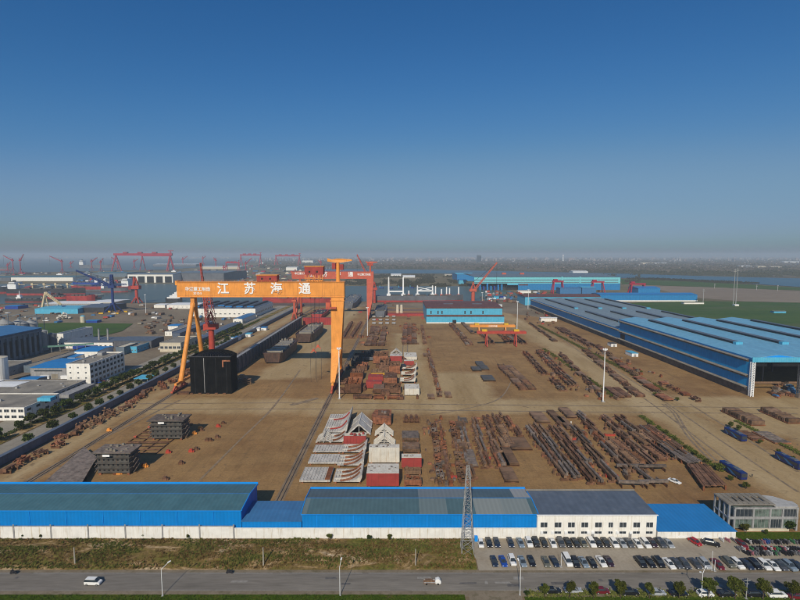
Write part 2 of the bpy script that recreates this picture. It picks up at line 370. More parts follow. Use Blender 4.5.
# yard of rusty concrete (site: Y = away from the road, X = along it)
def yard_mat(name, lanes):
    """one concrete yard: rusty dirt where steel is stored, cleaner worn concrete where vehicles drive; soft irregular limits"""
    m = slab_ground(name, (.29,.175,.072), (.21,.115,.045), (.13,.08,.04), patch=.16); nt = m.node_tree; b = nt.nodes['Principled BSDF']
    src = b.inputs['Base Color'].links[0].from_socket
    tc = N(nt, 'ShaderNodeTexCoord'); nz = noise(nt, .035, 5, .65); nz2 = noise(nt, .4, 4, .7); s = sep(nt, tc.outputs['Object'])
    wob = math_(nt, 'ADD', math_(nt, 'MULTIPLY', math_(nt, 'SUBTRACT', nz.outputs[0], .5), 26), math_(nt, 'MULTIPLY', math_(nt, 'SUBTRACT', nz2.outputs[0], .5), 6))
    X = math_(nt, 'ADD', s.outputs[0], wob); Y = math_(nt, 'ADD', s.outputs[1], wob); tot = None
    for (x0, x1, y0, y1) in lanes:
        d = math_(nt, 'MINIMUM', math_(nt, 'MINIMUM', math_(nt, 'SUBTRACT', X, x0), math_(nt, 'SUBTRACT', x1, X)), math_(nt, 'MINIMUM', math_(nt, 'SUBTRACT', Y, y0), math_(nt, 'SUBTRACT', y1, Y)))
        tot = d if tot is None else math_(nt, 'MAXIMUM', tot, d)
    f = ramp(nt, math_(nt, 'MULTIPLY_ADD', tot, .06, .5), [(.35, 0.0), (.95, .85)])
    n6 = noise(nt, .09, 7, .68, vec=mapping(nt, (.6, .12, 1))); clean = ramp(nt, n6.outputs[0], [(.3, (.27,.185,.085)), (.5, (.37,.27,.14)), (.68, (.44,.335,.19))])
    out = mix(nt, src, clean.outputs[0], f.outputs[0])
    n7 = noise(nt, .6, 6, .75); out = mix(nt, out, ramp(nt, n7.outputs[0], [(.3, .80), (.5, 1.0), (.75, 1.12)]).outputs[0], 1.0, 'MULTIPLY')
    n8 = noise(nt, .13, 3, .5, dist=2.0); out = mix(nt, out, (.10,.07,.045), ramp(nt, n8.outputs[0], [(.64, 0.0), (.74, .55)]).outputs[0])
    for ax in (0, 1):
        fr = math_(nt, 'FRACT', math_(nt, 'DIVIDE', s.outputs[ax], 6.0)); out = mix(nt, out, ramp(nt, fr, [(0, .84), (.03, 1.0)]).outputs[0], .8, 'MULTIPLY')
    nt.links.new(out, b.inputs['Base Color']); return m
YARD = yard_mat('yard_concrete', [(-400, 600, 279, 312), (146, 181, 150, 900), (181, 236, 240, 318), (200, 420, 150, 316), (-10, 26, 300, 580), (20, 68, 300, 385), (-112, -66, 360, 900), (-176, -160, 150, 900)])
sheet('yard', [(-178,157),(370,157),(370,330),(236,330),(236,700),(150,820),(-40,880),(-178,880)], 0.0, YARD, px=False)
# road, parking, verges in front
ASPH = blotch('asphalt', [(.165,.15,.13),(.19,.17,.145),(.215,.195,.165)], .06, stretch=(.12,1,1), rough=.85, col2=(.145,.13,.11), scale2=.25)
SHOULD = blotch('dusty_shoulder', [(.15,.115,.075),(.21,.17,.12),(.26,.215,.16)], .25, col2=(.10,.085,.045), scale2=.5)
yr0, yr1 = G(400,591)[1], G(400,572.5)[1]
yp0, yw = G(400,569)[1], G(400,538.5)[1]
sheet('road_shoulder', [(-230,yr0-2.2),(230,yr0-2.2),(230,yr1+2.2),(-230,yr1+2.2)], -.03, SHOULD, px=False)
sheet('road', [(-230,yr0),(230,yr0),(230,yr1),(-230,yr1)], 0.0, ASPH, px=False)
PARK = slab_ground('parking_concrete', (.33,.285,.22), (.26,.21,.15), (.19,.165,.13), joint=4, jd=.92, patch=.1)
x0p = G(475,555)[0]
sheet('car_park', [(x0p,yr1+.9),(x0p,yw+1.5),(200,yw+1.5),(200,yr1+.9)], .02, PARK, px=False)
ent0, ent1 = G(472,597)[0], G(517,597)[0]
sheet('side_lane', [(ent0-1,yr0+.2),(ent0+3,60),(ent1-1,60),(ent1+1.5,yr0+.2)], .01, SHOULD, px=False)
def rough_ground(name, x0, x1, y0, y1, nx, ny, hfun, mat):
    mb = MB(); vs = []; fs = []
    for j in range(ny+1):
        for i in range(nx+1):
            x = x0+(x1-x0)*i/nx; y = y0+(y1-y0)*j/ny; vs.append((x, y, hfun(x, y)))
    for j in range(ny):
        for i in range(nx):
            a = j*(nx+1)+i; fs.append((a, a+1, a+nx+2, a+nx+1))
    mb.add(vs, fs); o = mb.build(name, mat, smooth=True); o['kind'] = 'structure'; return o
from mathutils import noise as mn
def slope_h(x, y):
    u = (y-(yr1+1.2))/(yw-yr1-1.2); e = min(1, max(0, u))
    return .02 + (1.1*math.sin(e*math.pi)**.8)*(.6+.5*mn.noise(Vector((x*.05, y*.1, 0)))) + .22*e*mn.noise(Vector((x*.5, y*.5, 3)))
sl, nt, b = newmat('weedy_slope')
s_ = sep(nt, mapping(nt)); n1 = noise(nt, .10, 8, .68, dist=.8, vec=mapping(nt, (.6, 1.3, 1))); n2 = noise(nt, .9, 6, .7)
c = ramp(nt, n1.outputs[0], [(.30, (.085,.095,.018)), (.42, (.14,.125,.030)), (.52, (.19,.125,.045)), (.58, (.36,.25,.13)), (.68, (.52,.41,.27))]).outputs[0]
c = mix(nt, c, ramp(nt, n2.outputs[0], [(.35, .55), (.65, 1.3)]).outputs[0], 1.0, 'MULTIPLY')
nt.links.new(c, b.inputs['Base Color']); b.inputs['Roughness'].default_value = .95; b.inputs['Specular IOR Level'].default_value = .05
bump(nt, b, n2.outputs[0], .9, .35)
rough_ground('embankment', -230, x0p-.4, yr1+1.2, yw-.2, 420, 30, slope_h, sl)
vg, nt, b = newmat('verge_grass')
n1 = noise(nt, .25, 7, .7); n2 = noise(nt, 1.6, 4, .7)
c = ramp(nt, n1.outputs[0], [(.3, (.034,.065,.004)), (.5, (.055,.090,.007)), (.66, (.08,.085,.012)), (.78, (.17,.13,.07))]).outputs[0]
c = mix(nt, c, ramp(nt, n2.outputs[0], [(.35, .6), (.65, 1.25)]).outputs[0], 1.0, 'MULTIPLY')
nt.links.new(c, b.inputs['Base Color']); b.inputs['Roughness'].default_value = .95; bump(nt, b, n2.outputs[0], .9, .3); b.inputs['Specular IOR Level'].default_value = .05
def verge_h(x, y): return .02 + .12*(1+mn.noise(Vector((x*.7, y*.7, 0))))
rough_ground('grass_verge', -230, ent0-2, 40, yr0-1.6, 260, 40, verge_h, vg)
rough_ground('grass_verge', ent1+2, 230, 40, yr0-2.4, 200, 40, verge_h, vg)
def tufts(name, n, area, hfun, hmin, hmax, mat, dens=None, kind='stuff'):
    mb = MB(); vs = []; fs = []; k = 0; tries = 0
    while k < n and tries < n*6:
        tries += 1
        x = rnd.uniform(area[0], area[1]); y = rnd.uniform(area[2], area[3])
        if dens and dens(x, y) < rnd.random(): continue
        z = hfun(x, y); h = rnd.uniform(hmin, hmax)
        for q in range(3):
            a = rnd.uniform(0, 6.28); w = h*rnd.uniform(.35, .8); dx, dy = math.cos(a)*w, math.sin(a)*w
            lx, ly = rnd.uniform(-.5,.5)*h, rnd.uniform(-.5,.5)*h; i = len(vs)
            vs += [(x-dx, y-dy, z-.03), (x+dx, y+dy, z-.03), (x+dx*.4+lx, y+dy*.4+ly, z+h)]; fs.append((i, i+1, i+2))
        k += 1
    mb.v = vs; mb.f = fs; o = mb.build(name, mat); o['kind'] = kind; return o
WEED = leafmat('dry_weed', (.12,.08,.025), (.19,.125,.045), (.32,.22,.11))
WEEDG = leafmat('green_weed', (.075,.085,.018), (.12,.125,.03), (.18,.16,.045))
dn = lambda x, y: max(0, .5+1.6*mn.noise(Vector((x*.09, y*.2, 7))))
tufts('weeds', 9000, (-190, x0p-.6, yr1+1.6, yw-.4), slope_h, .15, .5, WEED, dn)
tufts('weeds', 6000, (-190, x0p-.6, yr1+1.6, yw-.4), slope_h, .15, .65, WEEDG, lambda x, y: max(0, .35+1.7*mn.noise(Vector((x*.07, y*.25, 40)))))
tufts('grass', 9000, (-150, ent0-2.2, yr0-14, yr0-1.8), verge_h, .12, .35, leafmat('verge_blades', (.04,.072,.005), (.062,.10,.008), (.10,.11,.014)))
# ------------------------------------------------------------------ daylight, camera, air
SUN_EL, SUN_AZ = 36.0, 190.5            # azimuth of the sun measured clockwise from +Y
w = bpy.data.worlds.new('World'); bpy.context.scene.world = w; w.use_nodes = True
nt = w.node_tree; bg = nt.nodes['Background']; sky = nt.nodes.new('ShaderNodeTexSky'); sky.sky_type = 'NISHITA'; sky.sun_disc = False
sky.sun_elevation = R(SUN_EL); sky.sun_rotation = R(SUN_AZ); sky.altitude = 0; sky.air_density = 1.0; sky.dust_density = 1.0; sky.ozone_density = 2.0
# colour response of the sky: deeper blue overhead, greyer low down
bg.inputs[1].default_value = .08
vm = nt.nodes.new('ShaderNodeVectorMath'); vm.operation = 'SCALE'; vm.inputs['Scale'].default_value = .075
cv = nt.nodes.new('ShaderNodeRGBCurve'); v2 = nt.nodes.new('ShaderNodeVectorMath'); v2.operation = 'SCALE'; v2.inputs['Scale'].default_value = 1/.08
for ci, pts in enumerate((((0,0),(.10,.026),(.174,.070),(.274,.160),(.397,.205),(1,.55)), ((0,0),(.165,.118),(.279,.212),(.412,.305),(.503,.336),(1,.64)), ((0,0),(.287,.32),(.434,.445),(.539,.475),(1,.78)))):
    cu = cv.mapping.curves[ci]; cu.points[0].location = pts[0]; cu.points[1].location = pts[-1]
    for p in pts[1:-1]: cu.points.new(*p)
cv.mapping.extend = 'EXTRAPOLATED'; cv.mapping.update()
nt.links.new(sky.outputs[0], vm.inputs[0]); nt.links.new(vm.outputs[0], cv.inputs['Color']); nt.links.new(cv.outputs[0], v2.inputs[0]); nt.links.new(v2.outputs[0], bg.inputs[0])
sd = bpy.data.lights.new('sun', 'SUN'); sd.energy = 4.05; sd.angle = R(.53); sd.color = (1.0, .91, .76)
so = bpy.data.objects.new('sun', sd); C.objects.link(so)
az = R(SUN_AZ); dv = Vector((math.sin(az)*math.cos(R(SUN_EL)), math.cos(az)*math.cos(R(SUN_EL)), math.sin(R(SUN_EL))))
so.rotation_euler = dv.to_track_quat('Z', 'Y').to_euler(); so.location = (0, -200, 300)
cd = bpy.data.cameras.new('camera'); co = bpy.data.objects.new('camera', cd); C.objects.link(co)
co.location = (0, 0, H); co.rotation_euler = (R(90)-TH, 0, 0); cd.sensor_width = 36; cd.lens = 36*F/800; cd.clip_start = 1; cd.clip_end = 60000
sc = bpy.context.scene; sc.camera = co
sc.view_settings.view_transform = 'Standard'; sc.view_settings.look = 'None'; sc.view_settings.gamma = 1; sc.view_settings.use_curve_mapping = False
sc.view_settings.exposure = 0.0
hz = bpy.data.materials.new('haze_air'); hz.use_nodes = True; nt = hz.node_tree
nt.nodes.remove(nt.nodes['Principled BSDF']); pv = nt.nodes.new('ShaderNodeVolumePrincipled')
pv.inputs['Color'].default_value = (.60, .71, .82, 1); pv.inputs['Density'].default_value = .000125; pv.inputs['Anisotropy'].default_value = .0
nt.links.new(pv.outputs[0], nt.nodes['Material Output'].inputs['Volume'])
hb = MB(); hb.box(-26500, 26500, -400, 24000, -2.0, 150); ho = hb.build('haze', hz); ho['kind'] = 'stuff'
sc.cycles.volume_bounces = 1; sc.cycles.max_bounces = 5; sc.cycles.diffuse_bounces = 2; sc.cycles.use_denoising = True; sc.cycles.filter_width = 1.05
# ------------------------------------------------------------------ the sheds along the road
Yf = yw + .9
M['roof_bay_a'] = sheet_metal('patched_roof_upper', (.085,.125,.145), 1.5, 'X', col2=(.30,.30,.29), bay=17, var=.1)
M['roof_bay_b'] = sheet_metal('patched_roof_lower', (.075,.135,.155), 1.5, 'X', col2=(.21,.235,.23), bay=9.5, var=.1)
def long_shed(label, pxa, pxb, row_eave, row_back, row_base, wallm, roofm, roofm2, rise, cat='shed', roofoff=.35, trim=None, name='factory_shed', side=None, wall_low=None, yfront=None):
    Y0 = yfront or Yf; h = Zat(row_eave, Y0); xa = G(pxa, row_eave, h)[0]; xb = G(pxb, row_eave, h)[0]; Y1 = Dz(row_back, h)
    t = thing(name, label, cat, ((xa+xb)/2, Y0, 0))
    ym = (Y0+Y1)/2
    mb = MB(); mb.box(xa, xb, Y0, Y0+.25, 0, h-.05); mb.box(xa, xb, Y1-.25, Y1, 0, h-.05); mb.build('wall', wallm, t)
    for xx in (xa, xb-.25):
        mb = MB(); mb.extr([(Y0+.26, 0), (Y1-.26, 0), (Y1-.26, h-.05), (ym, h+rise-.08), (Y0+.26, h-.05)], 'X', xx, xx+.25); mb.build('gable_wall', side or wallm, t)
    mb = MB(); mb.add([(xa-.2,Y0-roofoff,h),(xb+.2,Y0-roofoff,h),(xb+.2,ym,h+rise),(xa-.2,ym,h+rise),(xa-.2,Y0-roofoff,h+.12),(xb+.2,Y0-roofoff,h+.12),(xb+.2,ym,h+rise+.12),(xa-.2,ym,h+rise+.12)],
        [(0,3,2,1),(4,5,6,7),(0,1,5,4),(2,3,7,6),(1,2,6,5),(3,0,4,7)]); mb.build('roof', roofm, t)
    mb = MB(); mb.add([(xa-.2,ym+.01,h+rise),(xb+.2,ym+.01,h+rise),(xb+.2,Y1+.3,h),(xa-.2,Y1+.3,h),(xa-.2,ym+.01,h+rise+.12),(xb+.2,ym+.01,h+rise+.12),(xb+.2,Y1+.3,h+.12),(xa-.2,Y1+.3,h+.12)],
        [(0,3,2,1),(4,5,6,7),(0,1,5,4),(2,3,7,6),(1,2,6,5),(3,0,4,7)]); mb.build('roof', roofm2, t)
    if trim:
        mb = MB(); mb.box(xa-.3, xb+.3, Y1+.31, Y1+.5, h-.5, h+.75); 
        for xx in (xa-.42, xb+.21):
            mb.bar((xx+.1, Y0-roofoff, h+.1), (xx+.1, ym, h+rise+.1), .22, .5); mb.bar((xx+.1, ym, h+rise+.1), (xx+.1, Y1+.3, h+.1), .22, .5)
        mb.build('roof_trim', trim, t)
        mb = MB(); mb.box(xa, xb, ym-.25, ym+.25, h+rise+.13, h+rise+.22); mb.build('ridge_cap', M['roof_blue2'], t)
    return t, xa, xb, Y0, Y1, h
# boundary wall with posts
hw = Zat(526.5, yw)
xl = -215; xr = G(241, 527)[0]
t = thing('boundary_wall', 'long white boundary wall with grey posts below the left blue shed', 'wall', ((xl+xr)/2, yw, 0))
MB().box(xl, xr, yw, yw+.3, 0, hw).build('wall_panel', M['whitewash'], t)
MB().box(xl, xr, yw-.05, yw+.35, hw, hw+.12).build('coping', M['grey_conc'], t)
for px in [-10+36*k for k in range(-3, 7)] + [239]:
    x = G(px, 530)[0]; MB().box(x-.22, x+.22, yw-.14, yw-.02, 0, hw+.75).build('post', M['grey_conc'], t)
shedA = long_shed('long blue shed with two-tone teal roof, nearest the left edge of the road frontage', -170, 241, 510, 484.5, 537, M['blue'], M['roof_teal'], M['roof_teal'], 1.0, trim=M['blue_trim'], side=M['blue_side'])
shedB = long_shed('low blue lean-to filling the gap between the two long blue sheds', 241.8, 301.4, 521, 501.5, 537, M['blue'], M['roof_blue2'], M['roof_blue2'], .35, side=M['blue_side'], name='lean_to_shed')
shedC = long_shed('blue shed with patched grey and teal roof beside the white office', 302, 537, 513.7, 489.5, 539, M['blue'], M['roof_bay_b'], M['roof_bay_a'], 1.0, trim=M['blue_trim'], side=M['blue_side'])
xr2 = G(537, 539)[0]
t = thing('boundary_wall', 'stained white wall in front of the patched-roof shed, behind the lattice tower', 'wall', ((xr+xr2)/2, yw, 0))
MB().box(xr+.2, xr2, yw, yw+.3, 0, Zat(528.5, yw)).build('wall_panel', M['whitewash'], t)
mb = MB()
for k in range(34):
    x = xr+1+k*(xr2-xr-2)/34; mb.box(x, x+.10, yw-.06, yw-.002, 0, Zat(528.8, yw))
mb.build('buttress', M['whitewash'], t)
MB().box(xr+.2, xr2, yw-.12, yw+.4, Zat(528.5, yw), Zat(528.5, yw)+.1).build('coping', M['white'], t)
def window_unit(parent, x, z, y, w, h, mull=1, glass='glass', frame='white_metal', sillc='grey_conc', depth=.12):
    f = MB(); t_ = .07
    f.box(x-w/2, x+w/2, y-.04, y+depth, z, z+t_).box(x-w/2, x+w/2, y-.04, y+depth, z+h-t_, z+h)
    for k in range(mull+2):
        xx = x-w/2+(w-t_)*k/(mull+1); f.box(xx, xx+t_, y-.04, y+depth, z+t_, z+h-t_)
    fo = f.build('window', M[frame], parent)
    MB().box(x-w/2+t_, x+w/2-t_, y+.0, y+.02, z+t_, z+h-t_).build('pane', M[glass], fo)
    return fo
# white two-storey office
h = Zat(515, yw); xa = G(537.5, 515, h)[0]; xb = G(657, 515, h)[0]; Y0 = yw; Y1 = Dz(492, h)
t = thing('office_building', 'white two-storey office with slate roof and two rows of small windows', 'office', ((xa+xb)/2, Y0, 0))
wl = MB().box(xa, xb, Y0+.12, Y1, 0, h-.1).build('wall', M['white'], t)
wl2 = MB()
z2, z1 = Zat(527.6, Y0), Zat(538, Y0)
hA, hB = Zat(522.2, Y0)-z2, .95
pxs = [544, 558, 571.4, 584.8, 598.5, 610.8, 623, 636.7, 649.7]; xs = [Xat(p, 525, Y0) for p in pxs]; ws = [2.4, 2.4, 2.4, 2.4, 2.4, 1.6, 2.4, 2.4, 2.4]
z1 = Zat(532.9, Y0)-.35
edges = sorted(xs); cur = xa
rows = [(z1, hB), (z2, hA)]
for x, w_ in list(zip(xs, ws))+[(xb+5, 10)]:
    wl2.box(cur, min(x-w_/2, xb), Y0, Y0+.12, 0, h-.1); cur = x+w_/2
    if x < xb:
        zz = 0
        for z, hh in rows: wl2.box(x-w_/2, x+w_/2, Y0, Y0+.12, zz, z); zz = z+hh
        wl2.box(x-w_/2, x+w_/2, Y0, Y0+.12, zz, h-.1)
        for z, hh in rows: window_unit(t, x, z+.002, Y0+.03, w_-.01, hh-.004, 1)
wl2.build('facade', M['white'], t)
MB().box(xa-.3, xb+.3, Y0-.35, Y0+.05, h-.1, h+.12).build('eave', M['white_metal'], t)
mb = MB(); mb.add([(xa,Y0+.05,h),(xb,Y0+.05,h),(xb,Y1,h+.5),(xa,Y1,h+.5),(xa,Y0+.05,h+.1),(xb,Y0+.05,h+.1),(xb,Y1,h+.6),(xa,Y1,h+.6)], [(0,3,2,1),(4,5,6,7),(0,1,5,4),(2,3,7,6),(1,2,6,5),(3,0,4,7)]).build('roof', M['roof_slate'], t)
MB().box(xa, xb, Y1+.01, Y1+.35, 0, h+.95).build('parapet', M['roof_conc'], t)
for p in (541.5, 552, 565.5, 588, 592.5, 617, 630.5):
    x = Xat(p, 533, Y0); MB().box(x-.45, x+.45, Y0-.38, Y0-.01, z1+.2, z1+.95).build('air_conditioner', M['white_metal'], t)
for p in (592.5, 630):
    x = Xat(p, 536, Y0); MB().box(x-.5, x+.5, Y0-.06, Y0-.004, .05, 2.1).build('door', M['grey_conc'], t)
# low blue-roofed shed
h = Zat(531, yw); xa = G(657.6, 531, h)[0]; xb = G(736, 531, h)[0]; Y1 = Dz(504, h)
t = thing('flat_roofed_shed', 'low white-walled shed with plain bright blue roof, right of the office', 'shed', ((xa+xb)/2, yw, 0))
MB().box(xa, xb, yw, Y1-.2, 0, h-.1).build('wall', M['whitewash'], t)
mb = MB(); mb.add([(xa,yw-.3,h-.08),(xb+.3,yw-.3,h-.08),(xb+.3,Y1,h),(xa,Y1,h),(xa,yw-.3,h+.04),(xb+.3,yw-.3,h+.04),(xb+.3,Y1,h+.12),(xa,Y1,h+.12)], [(0,3,2,1),(4,5,6,7),(0,1,5,4),(2,3,7,6),(1,2,6,5),(3,0,4,7)]).build('roof', M['roof_blue'], t)
for p in (684, 706):
    x = Xat(p, 538, yw); MB().box(x-2, x+2, yw-.03, yw-.004, .4, 1.0).build('painted_patch', M['white_metal'], t)
# concrete-framed reception building
hR = Zat(504.5, G(0, 531)[1]); YR = G(0, 530.5)[1]; xa = Xat(727.5, 524, YR); xb = Xat(797, 524, YR); YB = Dz(493, hR)
t = thing('reception_building', 'grey concrete-framed reception building with slotted roof and tall glazing', 'building', ((xa+xb)/2, YR, 0))
L = xb-xa; xm = xa+L*.66; zf = hR*.50; zt = hR*.86
mb = MB()
colx = [xa+.25, xa+2.2, xa+L*.36, xa+L*.60, xa+L*.78, xb-.3]
for x in colx: mb.box(x-.28, x+.28, YR-.3, YR+.26, 0, zt-.32)
for x in colx[:1]: mb.box(x-.28, x+.28, YR-.3, YR+.26, zt-.3, hR-.3)
yy = [YR+(YB-YR)*k/3 for k in (1, 2, 3)]
for y in yy: mb.box(xa-.03, xa+.53, y-.55, y-.02, 0, hR-.3)
mb.build('column', M['grey_conc'], t)
mb = MB(); mb.box(xa, xb, YR-.42, YR+.2, zf-.45, zf+.25); mb.box(xa+2, xb, YR-.42, YR+.2, zt-.3, zt+.22)
mb.box(xa, xa+.5, YR+.3, YB-.6, zf-.3, zf+.2)
mb.build('beam', M['grey_conc'], t)
rf = MB(); th = .35    # roof with open slots
sx0, sx1 = xa+L*.12, xm-1.2; ns = 5; sy0, sy1 = YR+(YB-YR)*.25, YR+(YB-YR)*.72
rf.box(xa-.2, xm, YR-.4, sy0, hR-.3, hR); rf.box(xa-.2, xm, sy1, YB, hR-.3, hR)
cur = xa-.2
for k in range(ns):
    c0 = sx0+(sx1-sx0)*(k+.35)/ns; rf.box(cur, c0, sy0+.003, sy1-.003, hR-.3, hR); cur = c0+.85
rf.box(cur, xm, sy0+.003, sy1-.003, hR-.3, hR)
for k in range(9): x = xa+(xm-xa)*k/9; rf.box(x, x+.12, YR-.2, YB-.2, hR+.002, hR+.14)
rf.build('slotted_roof', M['roof_conc'], t)
cur = [(xm+.01, YR+1.0)] + [(xb+.6-.9*math.sin(a)*0, YR+1.0+0*a) for a in ()]
poly = [(xm+.02, YR-.3), (xb-1.2, YR-.3)] + [(xb-1.2+1.8*math.sin(a), YR+1.5-1.8*math.cos(a)) for a in (R(20), R(45), R(70), R(90))] + [(xb+.6, YR+(YB-YR)*.45), (xb-.5, YB-4), (xb-3.5, YB-.8), (xb-6, YB)] + [(xm+.02, YB)]
rr = MB(); rr.prism(poly, zt+.25, zt+.55); ro = rr.build('curved_roof', M['white'] if 0 else paint('pale_roof_screed', (.40,.39,.37), var=.15, dirt=(.25,.24,.22)), t)
core = MB(); core.prism([(xa+2.6, YR+1.2), (xb-.8, YR+.9), (xb-.4, YR+(YB-YR)*.5), (xb-4.5, YB-1.2), (xa+2.6, YB-1.0)], 0, zt+.2); core.build('inner_wall', M['glass_green'], t)
MB().box(xa+5.5, xb-3, YR-.5, YR-.1, 0, .9).build('plinth', M['cream'], t)
for i in range(1, 5):
    a_, b_ = colx[i]+.3, colx[i+1]-.3 if i < 5 else xb
    for (z0, z1_) in ((.95, zf-.5), (zf+.3, zt-.35)):
        window_unit(t, (a_+b_)/2, z0, YR-.05, (b_-a_)*.98, z1_-z0, 3, glass='glass_green' if (i+int(z0)) % 3 else 'glass', frame='galv')
# blue bin at the car park corner
p = G(476, 541); solo(MB().box(-.5,.5,-.4,.4,0,1.55).box(-.55,.55,-.45,.45,1.56,1.7).box(-.3,.3,-.46,-.41,.9,1.3), 'waste_bin', M['blue_trim'], 'bright blue bin at the corner of the car park beside the lattice tower', 'bin').location = (p[0], p[1], .02)
# ------------------------------------------------------------------ lattice tower
p0 = G(467, 553)
t = thing('lattice_tower', 'grey steel lattice tower on the slope in front of the patched-roof shed', 'tower', (p0[0], p0[1], .4), absolute=False)
ht = Zat(467, p0[1])
for ii, (i, j) in enumerate(((-1,-1),(1,-1),(1,1),(-1,1))):
    MB().bar((i*1.95, j*1.95, -.6), (i*.45, j*.45, ht), .15).build('leg', M['galv'], t)
mb = MB(); seg = 14; lv = [ht*(1-(1-k/seg)**1.25) for k in range(seg+1)]
def wid(z): return 1.95+(0.45-1.95)*z/ht
cs = ((-1,-1),(1,-1),(1,1),(-1,1))
for k in range(seg):
    for q in range(4):
        c0, c1 = cs[q], cs[(q+1)%4]; w0, w1 = wid(lv[k]), wid(lv[k+1])
        mb.bar((c0[0]*w0, c0[1]*w0, lv[k]), (c1[0]*w1, c1[1]*w1, lv[k+1]), .065); mb.bar((c1[0]*w0, c1[1]*w0, lv[k]), (c0[0]*w1, c0[1]*w1, lv[k+1]), .065)
        mb.bar((c0[0]*w1, c0[1]*w1, lv[k+1]), (c1[0]*w1, c1[1]*w1, lv[k+1]), .08)
mb.build('bracing', M['galv'], t)
for (i, j) in cs: MB().box(i*1.95-.4, i*1.95+.4, j*1.95-.4, j*1.95+.4, -.7, .15).build('footing', M['grey_conc'], t)
# ------------------------------------------------------------------ road lamps, poles
def road_lamp(px, py, toprow, arm, label, two=False):
    x, y = G(px, py); t = thing('street_lamp', label, 'street lamp', (x, y, 0), group='white street lamps along the road', absolute=False)
    hh = Zat(toprow, y); MB().tube((0,0,0), (0,0,hh), .11, .07).build('pole', M['white_metal'], t)
    MB().box(-.3,.3,-.3,.3,-.05,.12).build('base', M['grey_conc'], t)
    for s in ((1,) if not two else (1, -1)):
        MB().bar((0,0,hh-.1), (s*arm[0], s*arm[1], hh+1.0), .10).build('arm', M['white_metal'], t)
        MB().bar((s*arm[0]*.85, s*arm[1]*.85, hh+.95), (s*arm[0]*1.25, s*arm[1]*1.25, hh+1.1), .38, .16).build('lamp_head', M['white_metal'], t)
road_lamp(162.5, 596, 569, (1.4, 1.6), 'white street lamp on the left verge behind the white minibus')
road_lamp(340, 596, 567, (.2, 2.0), 'white street lamp standing alone on the middle of the grass verge')
road_lamp(520, 595, 567.5, (-.2, 2.0), 'white street lamp beside the bare dirt side lane')
road_lamp(701.3, 598, 573, (1.3, 1.0), 'white double-armed street lamp among the roadside trees', True)
def pole(px, py, toprow, label, m='galv', r=.13, name='concrete_pole', cross=False):
    x, y = G(px, py); t = thing(name, label, 'pole', (x, y, 0), absolute=False)
    hh = Zat(toprow, y); MB().tube((0,0,-.3), (0,0,hh), r*1.2, r*.8).build('shaft', M[m], t)
    MB().box(-.35,.35,-.35,.35,-.3,.25).build('foot', M['grey_conc'], t)
    if cross: MB().box(-.9,.9,-.06,.06,hh-.8,hh-.65).box(-.5,.5,-.06,.06,hh-1.7,hh-1.58).build('crossarm', M[m], t)
    return t
M['pole_conc'] = paint('pole_concrete', (.36,.33,.27), var=.1)
pole(75, 564.5, 547.5, 'short pale concrete pole on the weedy slope, leftmost', 'pole_conc', .2)
pole(263.5, 566, 547.5, 'short concrete pole on the slope below the blue lean-to', 'pole_conc', .2)
pole(415.5, 566, 549, 'short concrete pole on the slope left of the lattice tower', 'pole_conc', .16)
pole(746, 599, 578, 'thin dark utility pole with crossarms between roadside trees', 'galv', .13, 'utility_pole', True)
pole(711.5, 570, 551, 'thin white pole in the car park by the dark red car', 'white_metal', .07, 'flag_pole')
pole(561, 567, 553, 'thin white pole in the lower parking row left of the white van', 'white_metal', .07, 'flag_pole')
pole(714.5, 571, 560, 'short white post beside the dark red car', 'white_metal', .09, 'flag_pole')
# ------------------------------------------------------------------ trees
def crown_mesh(r, hz_, n, leaf, clumps, seed, flat=.0):
    q = random.Random(seed); mb = MB(); cl = []
    for k in range(clumps):
        a = q.uniform(0, 6.28); e = math.asin(q.uniform(-.75, 1)); rr = q.uniform(.45, 1.0)
        cl.append((math.cos(a)*math.cos(e)*r*.72*rr, math.sin(a)*math.cos(e)*r*.72*rr, math.sin(e)*hz_*.62*rr, q.uniform(.26, .5)*r))
    cl.append((0,0,0,r*.5))
    for k in range(n):
        cx, cy, cz, cr = cl[q.randrange(len(cl))]
        a = q.uniform(0, 6.28); e = math.asin(q.uniform(-1, 1)); d = cr*(q.random()**.35)
        p = Vector((cx+math.cos(a)*math.cos(e)*d, cy+math.sin(a)*math.cos(e)*d, cz+math.sin(e)*d*.85))
        u = Vector((q.uniform(-1,1), q.uniform(-1,1), q.uniform(-1,1))).normalized(); v = u.orthogonal().normalized()
        v.rotate(Matrix.Rotation(q.uniform(0,6.28), 3, u)); w_ = u.cross(v); s = leaf*q.uniform(.6, 1.3); i = len(mb.v)
        mb.v += [tuple(p+v*s), tuple(p+w_*s*.6), tuple(p-v*s), tuple(p-w_*s*.6)]; mb.f.append((i, i+1, i+2, i+3))
    return mb
def tree_proto(r, hz_, trunk, n, leaf, clumps, seed, mat, name='roadside_tree'):
    t = thing(name, 'tree', 'tree', (0,0,0), absolute=False); q = random.Random(seed); mb = MB(); cz = trunk+hz_*.7
    mb.tube((0,0,-.2), (0,0,trunk), r*.07, r*.05, 7)
    for k in range(5):
        a = k*1.26+q.random(); mb.tube((0,0,trunk*.85), (math.cos(a)*r*.5, math.sin(a)*r*.5, cz+hz_*q.uniform(-.1,.3)), r*.045, r*.015, 5)
    mb.build('trunk', M['bark'], t)
    cm = crown_mesh(r, hz_, n, leaf, clumps, seed); cm.build('crown', mat, t, loc=(0,0,cz)); learn(t); return t
